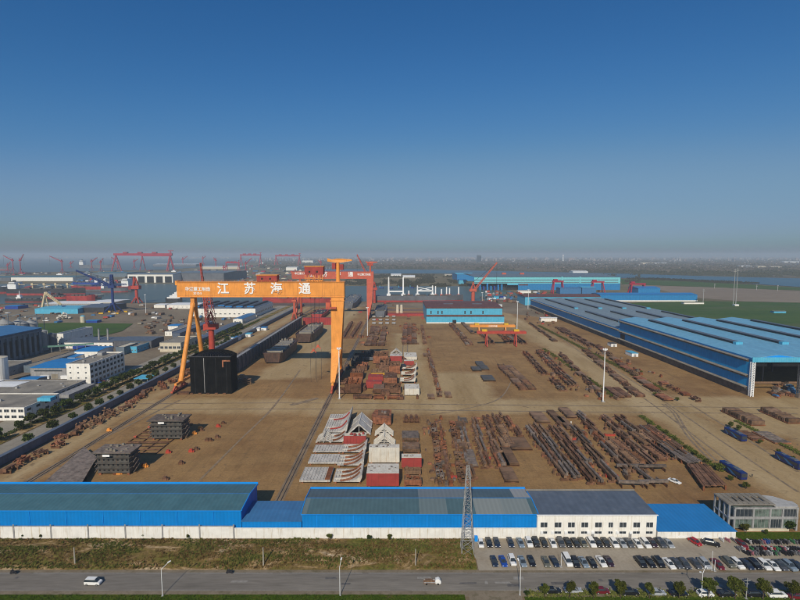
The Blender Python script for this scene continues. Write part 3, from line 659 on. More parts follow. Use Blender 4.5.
class Kit:
    """prototypes used one after the other; the first use moves the prototype itself"""
    def __init__(s, ps): s.ps = ps; s.used = set(); s.i = 0
    def place(s, loc, rz, label, group=None, scale=1.0, k=None, remat=None, name=None):
        i = k if k is not None else s.i % len(s.ps); s.i += 1; p = s.ps[i]
        if i not in s.used and not remat:
            s.used.add(i); o = p; o.location = loc; o.rotation_euler = (0,0,rz); o.scale = (scale,)*3
        elif i not in s.used:
            s.used.add(i); o = p; o.location = loc; o.rotation_euler = (0,0,rz); o.scale = (scale,)*3
            for ch in KIDS[o.name]:
                if ch.name.split('.')[0] in remat: ch.material_slots[0].link = 'OBJECT'; ch.material_slots[0].material = remat[ch.name.split('.')[0]]
        else: o = dup(p, loc, rz, scale=scale, remat=remat)
        o['label'] = label
        if group: o['group'] = group
        return o
roadT = Kit([tree_proto(1.85, 2.1, 2.1, 1900, .22, 16, s, LEAF_Y) for s in (1, 2, 3)])
TREES = [(544.4,598,'smallest olive-green tree by the dirt side lane at the hedge end'),(570,598.5,'roadside tree beside the silver car'),(593.5,599,'thin leafy tree left of the red car'),
 (620.6,599,'roadside tree right of the red car'),(649.5,599,'roadside tree just left of the plain silver sedan'),(679,599,'roadside tree over the black car next to the silver sedan'),
 (708.5,599.5,'fullest roadside tree beside the double-armed lamp'),(735,599.5,'tallest roadside tree left of the utility pole'),(763,600,'roadside tree right of the utility pole'),(792,600.5,'roadside tree nearest the right edge of the road')]
for i, (px, py, lb) in enumerate(TREES):
    x, y = G(px, py); roadT.place((x, y, 0), i*1.3, lb, 'young trees along the road', scale=[.78,.95,.9,1.08,.9,.98,1.2,1.22,1.12,1.1][i])
# shrubs at the reception and on the slope
shrubT = Kit([tree_proto(1.1, 1.0, .35, 700, .2, 9, 11, LEAF_Y, 'shrub'), tree_proto(1.0, .9, .3, 650, .18, 8, 12, LEAF_G, 'shrub')])
SH = [(746,533,1.6,'yellow-green shrub at the left corner of the reception building'),(789,531,2.2,'dark leafy shrub in front of the reception glazing'),(766,535,.9,'small round shrub on the reception lawn'),
 (24,538,.8,'weedy shrub against the white wall, leftmost'),(41,538.5,.7,'weedy shrub against the white wall beside the leftmost one'),(144,537.5,.9,'sprig growing on top of the slope under the left shed'),(330,540.5,1.1,'shrub on the slope below the patched-roof shed, leftmost'),
 (369,540.5,1.0,'shrub on the slope below the shed, middle of three'),(389,540.5,1.0,'shrub on the slope below the shed, nearest the lattice tower'),(527,597,1.0,'round bush at the start of the roadside hedge'),(188,539,.7,'small bush high on the slope under the left shed')]
for i, (px, py, s, lb) in enumerate(SH):
    x, y = G(px, py); shrubT.place((x, y, .3), i*2.1, lb, 'shrubs beside the road frontage', scale=s)
x0, y0 = G(742, 540); x1, y1 = G(800, 531.5)
sheet('reception_lawn', [(G(738,538)[0], G(0,541.5)[1]), (190, G(0,541.5)[1]), (190, YR-1), (G(738,538)[0], YR-1)], .03, vg, px=False)
# ------------------------------------------------------------------ cars
def loft(mb, st):
    """stations (y, halfwidth bottom, halfwidth top, z bottom, z top), along the length"""
    ring = []
    for (y, wb, wt, zb, zt_) in st:
        r = .12; zm = (zb+zt_)/2
        pts = [(-wb*.92, zb), (wb*.92, zb), (wb, zb+.1), (wb, zm), (wt, zt_-.05), (wt*.86, zt_), (-wt*.86, zt_), (-wt, zt_-.05), (-wb, zm), (-wb, zb+.1)]
        ring.append([(x, y, z) for x, z in pts])
    n = 10; vs = [p for r_ in ring for p in r_]; fs = [tuple(range(n-1,-1,-1)), tuple(range((len(st)-1)*n, len(st)*n))]
    for k in range(len(st)-1):
        for i in range(n): fs.append((k*n+i, k*n+(i+1)%n, (k+1)*n+(i+1)%n, (k+1)*n+i))
    mb.add(vs, fs)
CARP = {}
WHITE_P = paint('car_paint_white', (.72,.72,.70), rough=.25, var=.03, spec=.6)
def car_proto(kind):
    t = thing('parked_car', 'car', 'car', (0,0,0), absolute=False)
    L_, W, Hh = dict(sedan=(4.6,.90,1.45), suv=(4.6,.93,1.70), hatch=(3.9,.84,1.48), van=(4.9,.92,1.95))[kind]; b = -L_/2; f = L_/2   # nose towards -Y
    hood = dict(sedan=.95, suv=1.08, hatch=.95, van=1.1)[kind]; zr = Hh
    mb = MB()
    if kind == 'van': st = [(b,.78,.74,.35,.75),(b+.15,W*.97,.85,.25,.98),(b+.8,W,.88,.22,1.12),(f-.3,W,.9,.22,1.15),(f-.05,W*.97,.88,.3,1.1),(f,.85,.8,.4,.95)]; g = [(b+.75,.82,.72,1.08,1.2),(b+1.5,.86,.74,1.1,zr-.12),(f-.35,.88,.78,1.1,zr-.1),(f-.08,.86,.76,1.1,zr-.35)]; rf = (b+1.55, f-.3, .76)
    elif kind == 'sedan': st = [(b,.72,.68,.35,.62),(b+.12,.84,.78,.25,.72),(b+.9,W,.82,.22,.88),(b+1.4,W,.84,.22,hood),(f-1.1,W,.84,.22,.98),(f-.15,W*.96,.80,.26,.95),(f,.78,.72,.38,.85)]; g = [(b+1.1,.76,.66,.9,.95),(b+1.95,.80,.62,.92,zr-.06),(f-1.55,.80,.62,.92,zr-.06),(f-.75,.76,.66,.92,.98)]; rf = (b+1.95, f-1.6, .62)
    elif kind == 'suv': st = [(b,.76,.72,.4,.8),(b+.12,.86,.8,.3,.92),(b+.9,W,.86,.26,1.05),(f-.5,W,.88,.26,1.1),(f-.12,W*.97,.85,.3,1.05),(f,.8,.76,.45,.95)]; g = [(b+1.05,.80,.7,1.02,1.08),(b+1.75,.84,.70,1.05,zr-.08),(f-.75,.84,.70,1.05,zr-.08),(f-.2,.8,.7,1.02,1.12)]; rf = (b+1.75, f-.72, .71)
    else: st = [(b,.7,.66,.35,.68),(b+.12,.8,.74,.25,.78),(b+.8,W,.78,.22,.92),(f-.4,W,.8,.22,.98),(f-.1,W*.96,.78,.26,.95),(f,.74,.7,.38,.85)]; g = [(b+.85,.72,.62,.9,.95),(b+1.55,.76,.62,.92,zr-.07),(f-.7,.76,.62,.92,zr-.07),(f-.15,.72,.62,.9,1.0)]; rf = (b+1.55, f-.68, .62)
    loft(mb, st)
    loft(mb, [(rf[0]-.02, rf[2]*.9, rf[2]*.86, zr-.13, zr-.05), (rf[0]+.3, rf[2]+.02, rf[2], zr-.14, zr), (rf[1]-.3, rf[2]+.02, rf[2], zr-.14, zr), (rf[1]+.02, rf[2]*.9, rf[2]*.86, zr-.13, zr-.05)])
    for s in (-1, 1):
        mb.bar((s*.76, g[0][0]+.05, .93), (s*.60, rf[0], zr-.07), .07); mb.bar((s*.76, g[-1][0]-.05, .95), (s*.60, rf[1], zr-.07), .08)
        mb.box(s*.9-.1*(s<0)-.02, s*.9+.1*(s>0)+.02, b+1.55, b+1.72, hood, hood+.12)
    mb.build('body', WHITE_P, t)
    gm = MB(); loft(gm, g); gm.build('cabin_glass', M['glass'], t)
    for s in (-1, 1):
        for yy_ in (b+.85, f-.85):
            w_ = MB(); w_.tube((s*W*.80, yy_, .32), (s*W*1.01, yy_, .32), .33, n=14); wo = w_.build('wheel', M['tyre'], t)
            MB().tube((s*W*1.0, yy_, .32), (s*W*1.02, yy_, .32), .19, n=10).build('rim', M['galv'], wo)
        MB().box(s*.62-.17, s*.62+.17, b+.02, b+.14, hood-.36, hood-.22).build('headlight', M['white_metal'], t)
        MB().box(s*.64-.15, s*.64+.15, f-.10, f+.01, hood-.30, hood-.14).build('tail_light', M['block_red'], t)
    learn(t); return t
for k in ('sedan', 'suv', 'hatch', 'van'): CARP[k] = Kit([car_proto(k)])
CC = dict(white=(.72,.72,.70), black=(.012,.013,.016), navy=(.02,.03,.055), grey=(.07,.075,.085), silver=(.33,.35,.37), silverblue=(.18,.23,.28), olive=(.12,.12,.095), blue=(.015,.06,.30), red=(.35,.02,.025), darkred=(.13,.012,.02), purple=(.035,.018,.028))
CP = {k: paint('car_paint_'+k, v, rough=.25, var=.05, spec=.6) for k, v in CC.items()}
CP['white'] = WHITE_P
CW = dict(silverblue='silver-blue', darkred='dark red', navy='navy', purple='black-purple', grey='dark grey', olive='olive grey')
def put_car(px, py, col, kind, label, rz=0.0, group=None, z=.02):
    x, y = G(px, py); o = CARP[kind].place((x, y, z), rz, label, group, remat={'body': CP[col]}); o.scale = (1.04, 1.1, 1.06)
UP = [(480.8,545,'white','hatch'),(488.8,544,'black','sedan'),(496.6,544,'navy','sedan'),(510.3,544,'navy','sedan'),(520.3,544.4,'silverblue','sedan'),(528.7,544,'white','suv'),(535.8,544,'black','suv'),(543.9,544,'black','sedan'),(552.6,544.4,'white','sedan'),(560.6,544.3,'grey','suv'),(568,544,'black','sedan'),(575.7,544.3,'black','sedan'),(582.8,544,'olive','sedan'),(591.3,544.2,'white','suv'),(597.9,544,'black','sedan'),(605.7,544,'black','sedan'),(614,544.6,'white','suv'),(621.9,544.5,'silver','sedan'),(628.9,544.4,'grey','sedan'),(637,544.8,'white','sedan'),(645.3,545,'white','suv'),(652,544,'purple','sedan'),(660.7,544.8,'grey','suv'),(668.2,544.8,'silver','sedan')]
for i, (px, py, c_, k_) in enumerate(UP):
    nb = UP[i-1][2] if i else None; s_n = {'sedan':'sedan','suv':'SUV','hatch':'hatchback','van':'van'}[k_]
    put_car(px, py, c_, k_, '%s %s parked against the wall row, %s car from the blue bin' % (CW.get(c_, c_), s_n, nth(i+1)), rz=rnd.uniform(-.06,.04), group='cars parked nose-out along the wall')
put_car(695, 543.5, 'red', 'hatch', 'small red car parked alone below the bright blue roof', .35)
put_car(711, 545, 'black', 'suv', 'black car standing askew alone in front of the low white shed', 1.15)
put_car(741.5, 545.5, 'darkred', 'hatch', 'red car between the low shed corner and the motorbike rows', .1)
LO = [(494,563,'navy','sedan'),(503,563,'blue','sedan'),(512,562,'white','suv'),(522.3,563.3,'silverblue','sedan'),(531.3,562.8,'black','sedan'),(545.8,563.5,'olive','sedan'),(554.5,563.3,'navy','sedan'),(567.3,562.4,'white','van'),(575,564,'black','suv'),(583.5,564,'silverblue','sedan'),(592,564.2,'black','sedan'),(601.2,563.3,'white','sedan'),(608.9,563,'purple','sedan'),(640.7,564,'black','suv'),(649.5,564,'black','sedan'),(658.8,564,'black','suv'),(668.9,565.3,'white','sedan'),(676.4,565,'grey','sedan'),(684.4,565.8,'grey','suv'),(695.3,565.3,'grey','sedan'),(704.6,565.5,'silver','suv'),(717.8,566,'darkred','sedan'),(728.3,564.4,'olive','suv'),(736.8,565.4,'white','suv'),(746.5,566,'navy','sedan'),(754.6,566,'black','suv'),(763.5,566.5,'white','suv'),(772.5,567,'white','sedan'),(780,567,'grey','sedan'),(788.8,567.4,'silverblue','suv'),(797,567,'navy','sedan')]
for i, (px, py, c_, k_) in enumerate(LO):
    s_n = {'sedan':'sedan','suv':'SUV','hatch':'hatchback','van':'van'}[k_]
    put_car(px, py, c_, k_, '%s %s in the parking row nearest the road, %s from its tower end' % (CW.get(c_, c_), s_n, nth(i+1)), rz=rnd.uniform(-.03,.08), group='cars parked in the row beside the road')
BO = [(552,592.3,'black','sedan','black sedan under the smallest roadside tree'),(573,592,'silver','sedan','silver sedan half under a roadside tree, left of the red car'),(601.5,592.6,'darkred','hatch','dark red car parked on the roadside by the hedge'),
 (629,594.2,'black','suv','black SUV on the roadside between two trees, right of the red car'),(656,594.3,'silver','sedan','silver sedan parked in the open on the roadside'),(678,595,'black','sedan','black sedan in tree shade right of the open silver sedan'),
 (705,595.5,'white','hatch','white car hidden behind the fullest roadside tree'),(726,595.5,'black','sedan','black sedan under the tallest roadside tree'),(754.5,595.8,'black','suv','black SUV in shade just right of the utility pole'),(776.5,596.5,'white','suv','white SUV in full sun on the roadside between trees'),(797,598,'darkred','sedan','dark red sedan at the right edge of the roadside row')]
for px, py, c_, k_, lb in BO: put_car(px, py, c_, k_, lb, rz=R(90)+rnd.uniform(-.03,.03), group='cars parked along the kerb under the trees')
put_car(674.5, 482.5, 'white', 'sedan', 'white car alone on the yard in front of the stacked brown plates', .55)
# white minibus, bike, three-wheeler
mbm = car_proto('van'); x, y = G(93.5, 584); mbm.name = 'minibus'; mbm.location = (x, y, 0); mbm.rotation_euler = (0,0,R(88)); mbm.scale = (.92,.93,.95); tag(mbm, 'white minibus driving along the road at left', 'minibus')
# ------------------------------------------------------------------ goliath gantry crane over the slipway
M['seam_dark'] = paint('grimy_seam', (.42, .17, .05), var=.3)
def goliath(name, label, Yc, zb, zt, xl, xr, legspread, mat, trolleymat, words, small, topmast, wb=7.0):
    t = thing(name, label, 'gantry crane', ((xl+xr)/2, Yc, 0)); y0, y1 = Yc-wb/2, Yc+wb/2
    xL, xR = -156.0, -47.0
    g = MB(); g.box(xl, xr, y0, y1, zb, zt)
    girder = g.build('girder', mat, t)
    sm = MB(); k = xl+6
    while k < xr-3: sm.box(k, k+.14, y0-.03, y0-.002, zb+.1, zt-.1); k += 9.1
    sm.box(xl+.1, xr-.1, y0-.028, y0-.002, zb+(zt-zb)*.08, zb+(zt-zb)*.08+.12).box(xl+.1, xr-.1, y0-.028, y0-.002, zb+(zt-zb)*.93, zb+(zt-zb)*.93+.12); sm.build('weld_seam', M['seam_dark'], girder)
    fl = MB(); fl.box(xl-.3, xr+.3, y0-.35, y1+.35, zt, zt+.35).box(xl-.3, xr+.3, y0-.25, y1+.25, zb-.3, zb)
    k = xl+1
    while k < xr: fl.box(k, k+.12, y0-.4, y0-.32, zt+.35, zt+1.4); k += 3.2
    fl.box(xl, xr, y0-.42, y0-.34, zt+1.4, zt+1.5); fl.build('walkway', mat, t)
    MB().box(xl-1.6, xl-.31, y0+.6, y1-.6, zt-2.2, zt+1.0).box(xl-.9, xl-.31, y0+1.5, y1-1.5, zb+1, zt-2.2).build('girder_end', mat, t)
    # rigid portal leg on the right: wide box at the top, forked below
    wx = (xr-.2)-(xR-6.6+3.2); s = legspread
    for sg, nm in ((-1, 'rigid_leg'), (1, 'rigid_leg')):
        m = MB(); yb = Yc+sg*s
        A = [(xR-3.6, xr-.25), (xR-3.6, xr-2.6), (xR-1.9, xR+1.0)]; zs = [zb-.32, zb*.40, 5.5]
        Ys = [(Yc+sg*.1, Yc+sg*(wb/2-.1)), (Yc+sg*2.5, Yc+sg*(wb/2+1.4)), (yb-1.2, yb+1.2)]
        vs = []
        for (xa_, xb_), z, (ya_, yb_) in zip(A, zs, Ys):
            lo, hi = min(ya_, yb_), max(ya_, yb_); vs += [(xa_, lo, z), (xb_, lo, z), (xb_, hi, z), (xa_, hi, z)]
        m.add(vs, [(0,3,2,1), (8,9,10,11)]+[(4*q+i, 4*q+(i+1)%4, 4*q+4+(i+1)%4, 4*q+4+i) for q in (0,1) for i in range(4)])
        m.build(nm, mat, t)
        m = MB(); m.tube((xL+.6-0*sg, yb*0+Yc+sg*s*.95, 6), (xL+3.4, Yc+sg*1.8, zb-5), 1.75, 1.45, 14); m.build('flexible_leg', mat, t)
    MB().box(xR-4, xr-.1, y0-.3, y1+.3, zb-3.2, zb-2.4).build('leg_collar', mat, t)
    m = MB(); m.bar((xL+3.4, Yc-2.6, zb-6.2), (xL+3.4, Yc+2.6, zb-6.2), 3.4, 3.0, 3.4, 3.0); m.box(xL+2.0, xL+4.8, Yc-2.4, Yc+2.4, zb-5, zb-.3); m.build('leg_head', mat, t)
    for xx in (xL, xR):
        m = MB(); m.bar((xx, Yc-s-6, 5.2), (xx, Yc+s+6, 5.2), 1.6, 1.7); m.build('sill_beam', mat, t)
        for sg in (-1, 1):
            bg_ = MB(); yb = Yc+sg*s
            for q in (-1, 1):
                bg_.bar((xx, yb+q*6, 4.3), (xx, yb+q*6-3.4, 2.0), .9, 1.2); bg_.bar((xx, yb+q*6, 4.3), (xx, yb+q*6+3.4, 2.0), .9, 1.2)
                for e in (-1, 1): bg_.box(xx-.7, xx+.7, yb+q*6+e*3.4-2.6, yb+q*6+e*3.4+2.6, .9, 2.0)
            b_ = bg_.build('bogie', M['red_orange'], t)
            wh = MB()
            for q in range(-5, 6): wh.tube((xx-.75, yb+q*2.1, .55), (xx+.75, yb+q*2.1, .55), .5, n=10)
            wh.build('wheel_set', M['hull_dark'], b_)
    # trolleys, machinery houses
    for (ta, tb, zz0, zz1, has_wire) in words['trolleys']:
        xa_, xb_ = Xat(ta, 275, Yc), Xat(tb, 275, Yc)
        h_ = MB(); h_.box(xa_, xb_, Yc-3.6, Yc+3.6, zt+zz0, zt+zz1); ho_ = h_.build('machinery_house', trolleymat, t)
        MB().box(xa_-.4, xb_+.4, Yc-4, Yc+4, zt+zz1+.02, zt+zz1+.5).build('machinery_roof', mat, ho_)
        for q in (.22, .62): MB().box(xa_+(xb_-xa_)*q, xa_+(xb_-xa_)*q+1.3, Yc-3.66, Yc-3.605, zt+zz0+1.4, zt+zz0+2.8).build('vent_window', M['black'], ho_)
        if zz0 > .6:
            f_ = MB(); n_ = 7
            for q in range(n_+1): x_ = xa_+.5+(xb_-xa_-1)*q/n_; f_.bar((x_, Yc-3.4, zt+.4), (x_+(.9 if q % 2 else -.9)*(0<q<n_), Yc-3.4, zt+zz0), .3); f_.bar((x_, Yc+3.4, zt+.4), (x_, Yc+3.4, zt+zz0), .3)
            f_.box(xa_, xb_, Yc-3.7, Yc-3.1, zt+zz0*.5, zt+zz0*.5+.4).box(xa_+1, xb_-1, Yc-2.5, Yc+2.5, zt+.6, zt+1.5); f_.build('trolley_frame', mat, t)
    if topmast:
        mx = Xat(topmast[0], 275, Yc); z1_ = Zat(topmast[1], Yc); m = MB(); m.tube((mx, Yc, zt+.3), (mx, Yc, z1_-2.2), 1.5, 1.25, 14); m.build('jib_mast', mat, t)
        xa_, xb_ = Xat(topmast[2], 263, Yc), Xat(topmast[3], 263, Yc); m = MB()
        m.add([(xa_,Yc-1.2,z1_-1.4),(mx-2,Yc-1.4,z1_-2.3),(mx+2,Yc-1.4,z1_-2.3),(xb_,Yc-1,z1_-1.0),(xb_,Yc-1,z1_+.1),(mx,Yc-1.4,z1_+.7),(xa_+3,Yc-1.2,z1_),(xa_,Yc-1.2,z1_+1)]+[(xa_,Yc+1.2,z1_-1.4),(mx-2,Yc+1.4,z1_-2.3),(mx+2,Yc+1.4,z1_-2.3),(xb_,Yc+1,z1_-1.0),(xb_,Yc+1,z1_+.1),(mx,Yc+1.4,z1_+.7),(xa_+3,Yc+1.2,z1_),(xa_,Yc+1.2,z1_+1)],
            [tuple(range(8)), tuple(range(15,7,-1))]+[(i,(i+1)%8,(i+1)%8+8,i+8) for i in range(8)]); m.build('slewing_jib', mat, t)
        MB().box(mx-4.2, mx-1.6, Yc-2, Yc+2, zt+9.5, zt+14).box(mx+1.6, mx+4.2, Yc-2, Yc+2, zt+9, zt+13).box(mx-1.7, mx+1.7, Yc+1.3, Yc+2.2, zt+9.3, zt+10).build('winch_house', trolleymat, t)
    for body, px, size, row in words['letters']:
        lettering(body, Xat(px, row, y0), Zat(row, y0), y0-.10, size, M['white_sign'], girder, 'lettering')
    return t, y0
M['white_sign'] = paint('white_sign_paint', (.80,.80,.78), var=.03)
Yc = 353.5; y0 = Yc-3.5
words = dict(trolleys=[(258, 278, .5, 5.0, 0), (305.5, 324, 5.6, 11.3, 1)],
 letters=[('江', 223.3, 8.9, 289.2), ('苏', 250, 8.9, 289.2), ('海', 276.5, 8.9, 289.2), ('通', 304.7, 8.9, 289.2), ('华澄重工制造', 197.7, 3.1, 289.3), ('2012-5', 197.7, 2.2, 293.4)])
crane1, _ = goliath('goliath_crane', 'huge orange goliath gantry crane with white characters on its girder', Yc, Zat(296.8, y0), Zat(282.3, y0), Xat(177, 290, y0), Xat(344.2, 290, y0), 21, M['orange'], M['block_red'], words, None, (338, 259.5, 327.5, 352))
# hanging hooks
for hx, hy, zh in ((313.5, 351, 0), (318, 347, 1)):
    x = Xat(hx, hy, Yc); zz = Zat(hy, Yc)
    m = MB(); m.prism([(x-1.0, Yc-.5), (x+1.0, Yc-.5), (x+1.0, Yc+.5), (x-1.0, Yc+.5)], zz-.2, zz+.8); m.bar((x-.9,Yc,zz), (x-2.0,Yc,zz-1.3), .6); m.bar((x+.9,Yc,zz), (x+2.0,Yc,zz-1.3), .6); m.tube((x,Yc-.35,zz+1.0), (x,Yc+.35,zz+1.0), .8, n=12)
    hk = m.build('hook_block', M['red_orange'], crane1)
    w_ = MB()
    for q in (-1, 1):
        w_.tube((x+q*1.2, Yc-.3, zz+1), (x+q*1.3, Yc-.3, Zat(296.8, y0)), .11, n=5)
        w_.tube((x+q*2.2, Yc, zz-24), (x+q*2.4, Yc, zz-2), .09, n=5)
    w_.build('hoist_wires', M['hull_dark'], hk)
m = MB(); x = Xat(331, 304, y0); m.box(x-3.5, x+4, Yc-6.5, Yc-4.0, Zat(308.5, y0), Zat(306.8, y0)).box(x-3.5, x-.2, Yc-6.3, Yc-4.1, Zat(306.7, y0), Zat(302.3, y0)); m.build('operator_cab', M['red_orange'], crane1)
m = MB(); x_ = Xat(330, 366, Yc)
# red goliath crane behind, on the same rails
Yr = 733.0; y0 = Yr-3.5
words = dict(trolleys=[], letters=[('江', 311, 8.0, 274.6), ('苏', 325, 8.0, 274.6), ('海', 338.2, 8.0, 274.6), ('通', 350.6, 8.0, 274.6), ('华澄重工制造', 301.7, 3.6, 273.6), ('华澄重工制造', 364, 3.4, 274.6)])
crane2, _ = goliath('goliath_crane', 'red goliath gantry crane with white characters, far down the slipway behind the orange one', Yr, Zat(278.6, y0), Zat(271.8, y0), Xat(292, 275, y0), Xat(373.6, 275, y0), 20, M['red_orange'], M['crane_red'], words, None, (370.3, 261.8, 366, 377.5), wb=6)
# rails
for i, x in enumerate((-156, -47)):
    for dx in (-.75, .75):
        m = MB(); m.box(x+dx-.13, x+dx+.13, 165, 870, .008, .16)
        solo(m, 'crane_rail', M['hull_dark'], ('twin steel crane rail line beside the tall slipway wall, west side' if i == 0 else 'twin steel crane rail line running to the rigid crane leg'), 'rail', 'crane rails set in the yard')
    sheet('rail_bed', [(x-1.8,160),(x+1.8,160),(x+1.8,870),(x-1.8,870)], .018, paint('rail_bed_dirt', (.22,.155,.09), var=.3, scale=.1), px=False)
# ------------------------------------------------------------------ caisson block, slip wall, hulls
x0, x1, Y0 = G(190.5, 394)[0], G(231.5, 394)[0], G(0, 394)[1]
hc = Zat(357.3, Y0); dpt = 13
t = thing('hull_section', 'giant black ship hull section standing upright under the orange crane', 'hull section', ((x0+x1)/2, Y0, 0))
prof = [(x0+1.5, Y0), (x0, Y0+2)] + [(x0, Y0+dpt)] + [(x1, Y0+dpt), (x1, Y0+2), (x1-1.5, Y0)]
n_ = len(prof); m = MB(); zf_ = [hc-1.4, hc-.2, hc-1.0, hc-1.0, hc-.2, hc-1.4]
m.box(x0, x1, Y0+.6, Y0+1.4, 0, hc); m.box(x0, x0+.8, Y0+1.41, Y0+dpt, 0, hc+.4); m.box(x1-.8, x1, Y0+1.41, Y0+dpt, 0, hc+.4); m.extr([(x0+.81,0),(x1-.81,0),(x1-.81,hc+.6)]+[(x1-.81-(x1-x0-1.62)*k/10, hc+.6+2.6*math.sin(math.pi*k/10)**.6) for k in range(1,10)]+[(x0+.81,hc+.6)], 'Y', Y0+dpt-.8, Y0+dpt)
m.build('plating', M['black_steel'], t)
m = MB()
for k in range(15): x = x0+1.5+(x1-x0-3)*k/14; m.box(x-.12, x+.12, Y0+1.45, Y0+dpt-.85, hc-5+1.0*math.sin(k*math.pi/14), hc-.4+2.2*math.sin(k*math.pi/14)); m.box(x-.06, x+.06, Y0+.5, Y0+.59, .5, hc-.6) if k % 4 == 1 else None
m.box(x0-.2, x1+.2, Y0+.3, Y0+1.5, hc+.01, hc+.5); m.build('frames', M['hull_dark'], t)
m = MB(); xs_ = Xat(204, 375, Y0); m.box(xs_-.18, xs_+.18, Y0+.2, Y0+.37, 1, hc-.5); m.build('light_seam', M['grey_conc'], t)
m = MB(); xs_ = Xat(223, 375, Y0); m.box(xs_-.5, xs_+.5, Y0+.2, Y0+.36, hc-7, hc-2).box(xs_+.5, xs_+5, Y0+.2, Y0+.36, hc-3, hc-2); m.build('rust_patch', M['rust_orange'], t)
m = MB(); m.box(x0-9, x0-.6, Y0-1, Y0+3, 0, 1.2); 
for k in range(5): m.box(x0+k*(x1-x0)/5, x0+k*(x1-x0)/5+2, Y0-.8, Y0+.2, 0, .8)
m.build('support_block', M['rust'], t)
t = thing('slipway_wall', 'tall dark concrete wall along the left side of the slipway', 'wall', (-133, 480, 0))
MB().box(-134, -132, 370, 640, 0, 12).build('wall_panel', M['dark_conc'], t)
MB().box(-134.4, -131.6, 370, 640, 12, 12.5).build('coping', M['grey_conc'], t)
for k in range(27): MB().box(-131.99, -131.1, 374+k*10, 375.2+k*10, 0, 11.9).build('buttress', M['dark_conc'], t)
M['old_hull'] = paint('weathered_dark_hull', (.075, .045, .035), var=.4, scale=.2, dirt=(.14,.06,.035))
def barge(name, label, cat, cx, ya, yb, w, z0, z1, hull, deck, seed, group=None, clutter=10, house=None, boot=None):
    """hull along Y with pointed far end"""
    t = thing(name, label, cat, (cx, (ya+yb)/2, z0)); q = random.Random(seed); L_ = yb-ya
    st = [(0, .78, .62), (.04, .96, .80), (.12, 1, .95), (.75, 1, .95), (.9, .78, .6), (.97, .42, .2), (1, .12, .04)]
    m = MB(); vs = []; fs = []
    for (u, wt, wb_) in st:
        y = ya+L_*u; a = w/2; vs += [(cx-a*wb_, y, z0), (cx+a*wb_, y, z0), (cx+a*wt, y, z1), (cx-a*wt, y, z1)]
    for k in range(len(st)-1):
        for i in range(4): fs.append((4*k+i, 4*k+(i+1)%4, 4*k+4+(i+1)%4, 4*k+4+i))
    e = 4*(len(st)-1); fs += [(0,3,2,1), (e,e+1,e+2,e+3)]; m.add(vs, fs); ho_ = m.build('hull', hull, t)
    m = MB()
    for k in range(len(st)-1):
        for sg in (-1, 1): m.bar((cx+sg*w/2*st[k][1], ya+L_*st[k][0], z1+.5), (cx+sg*w/2*st[k+1][1], ya+L_*st[k+1][0], z1+.5), .25, 1.0)
    m.bar((cx-w/2*.8, ya, z1+.5), (cx+w/2*.8, ya, z1+.5), .25, 1.0); m.build('bulwark', hull, t)
    m = MB(); n_ = max(2, int(L_/14))
    for k in range(n_): a = ya+L_*.1+k*L_*.7/n_; m.box(cx-w*.34, cx+w*.34, a, a+L_*.7/n_-2.2, z1+.02, z1+q.uniform(.8, 1.6))
    m.build('hatch_covers', deck, t)
    m = MB()
    for k in range(clutter): a = ya+L_*q.uniform(.05,.9); b_ = cx+w*q.uniform(-.4,.4); s_ = q.uniform(.3,1.1); m.box(b_-s_, b_+s_, a-s_, a+s_, z1+.03, z1+q.uniform(1.2,2.4))
    m.build('deck_gear', M['roof_conc'], t)
    if house: m = MB(); m.box(cx-w*.4, cx+w*.4, ya+L_*.02, ya+L_*.09, z1+.03, z1+house).box(cx-w*.3, cx+w*.3, ya+L_*.03, ya+L_*.08, z1+house+.01, z1+house*1.4); m.build('superstructure', M['white_metal'], t)
    return t
xA, _ = G(273, 357, 8); Ya = G(0, 366)[1]
barge('barge_hull', 'grey-decked barge hull on the slipway beside the black hull section', 'barge', -112, 414, 492, 18.5, 1.2, 8.5, M['old_hull'], M['roof_conc'], 5, clutter=26)
barge('barge_hull', 'second barge hull further down the slipway, in front of the red panel', 'barge', -104, 512, 606, 20, 1.2, 9, M['old_hull'], M['roof_conc'], 6, clutter=26)
t = thing('bulkhead', 'ribbed crimson hull panel standing across the slipway', 'bulkhead', (Xat(319,320,650), 650, 0))
m = MB(); xa, xb = Xat(303, 320, 650), Xat(332.5, 320, 650); m.box(xa, xb, 650, 656, 0, 9.5); m.build('shell', M['hull_red'], t); m = MB()
for k in range(14): x = xa+.3+(xb-xa-.6)*k/13; m.box(x-.2, x+.2, 649.5, 649.98, 0, 9.3)
m.build('frames', M['magenta'], t)
barge('cargo_ship', 'small red-bowed ship launched at the slipway end, dark deck', 'ship', Xat(321, 311, 760), 720, 800, 20, 0, 5, M['hull_red'], M['hull_dark'], 9, clutter=14)
barge('cargo_ship', 'dark ship afloat in the narrow dock between the orange crane and red crane leg', 'ship', Xat(350, 297, 900), 850, 1050, 27, .3, 9, M['hull_grey'], M['hull_grey'], 10, clutter=30)
barge('barge_hull', 'rounded dark hull lying ashore right of the red crane leg', 'barge', Xat(381, 308, 760), 725, 830, 18, .5, 9, M['hull_grey'], M['deckhouse'], 12, clutter=8)
t = thing('dock_gate', 'maroon deck barge moored beside the dark hull ashore', 'barge', (Xat(408,310,755), 755, 0)); xa, xb = Xat(386,310,755), Xat(425,310,755)
MB().box(xa, xb, 745, 762, 0, 3).build('hull', M['hull_red'], t); MB().box(xa+1, xb-1, 763, 790, 0, 6).build('deck_section', M['soil'], t)
m = MB()
for p in (397.5, 401.5): x = Xat(p, 305, 760); m.tube((x, 763, 3), (x, 763, 16), 2.6, 2.0, 12)
m.build('ventilator', M['cream'], t)
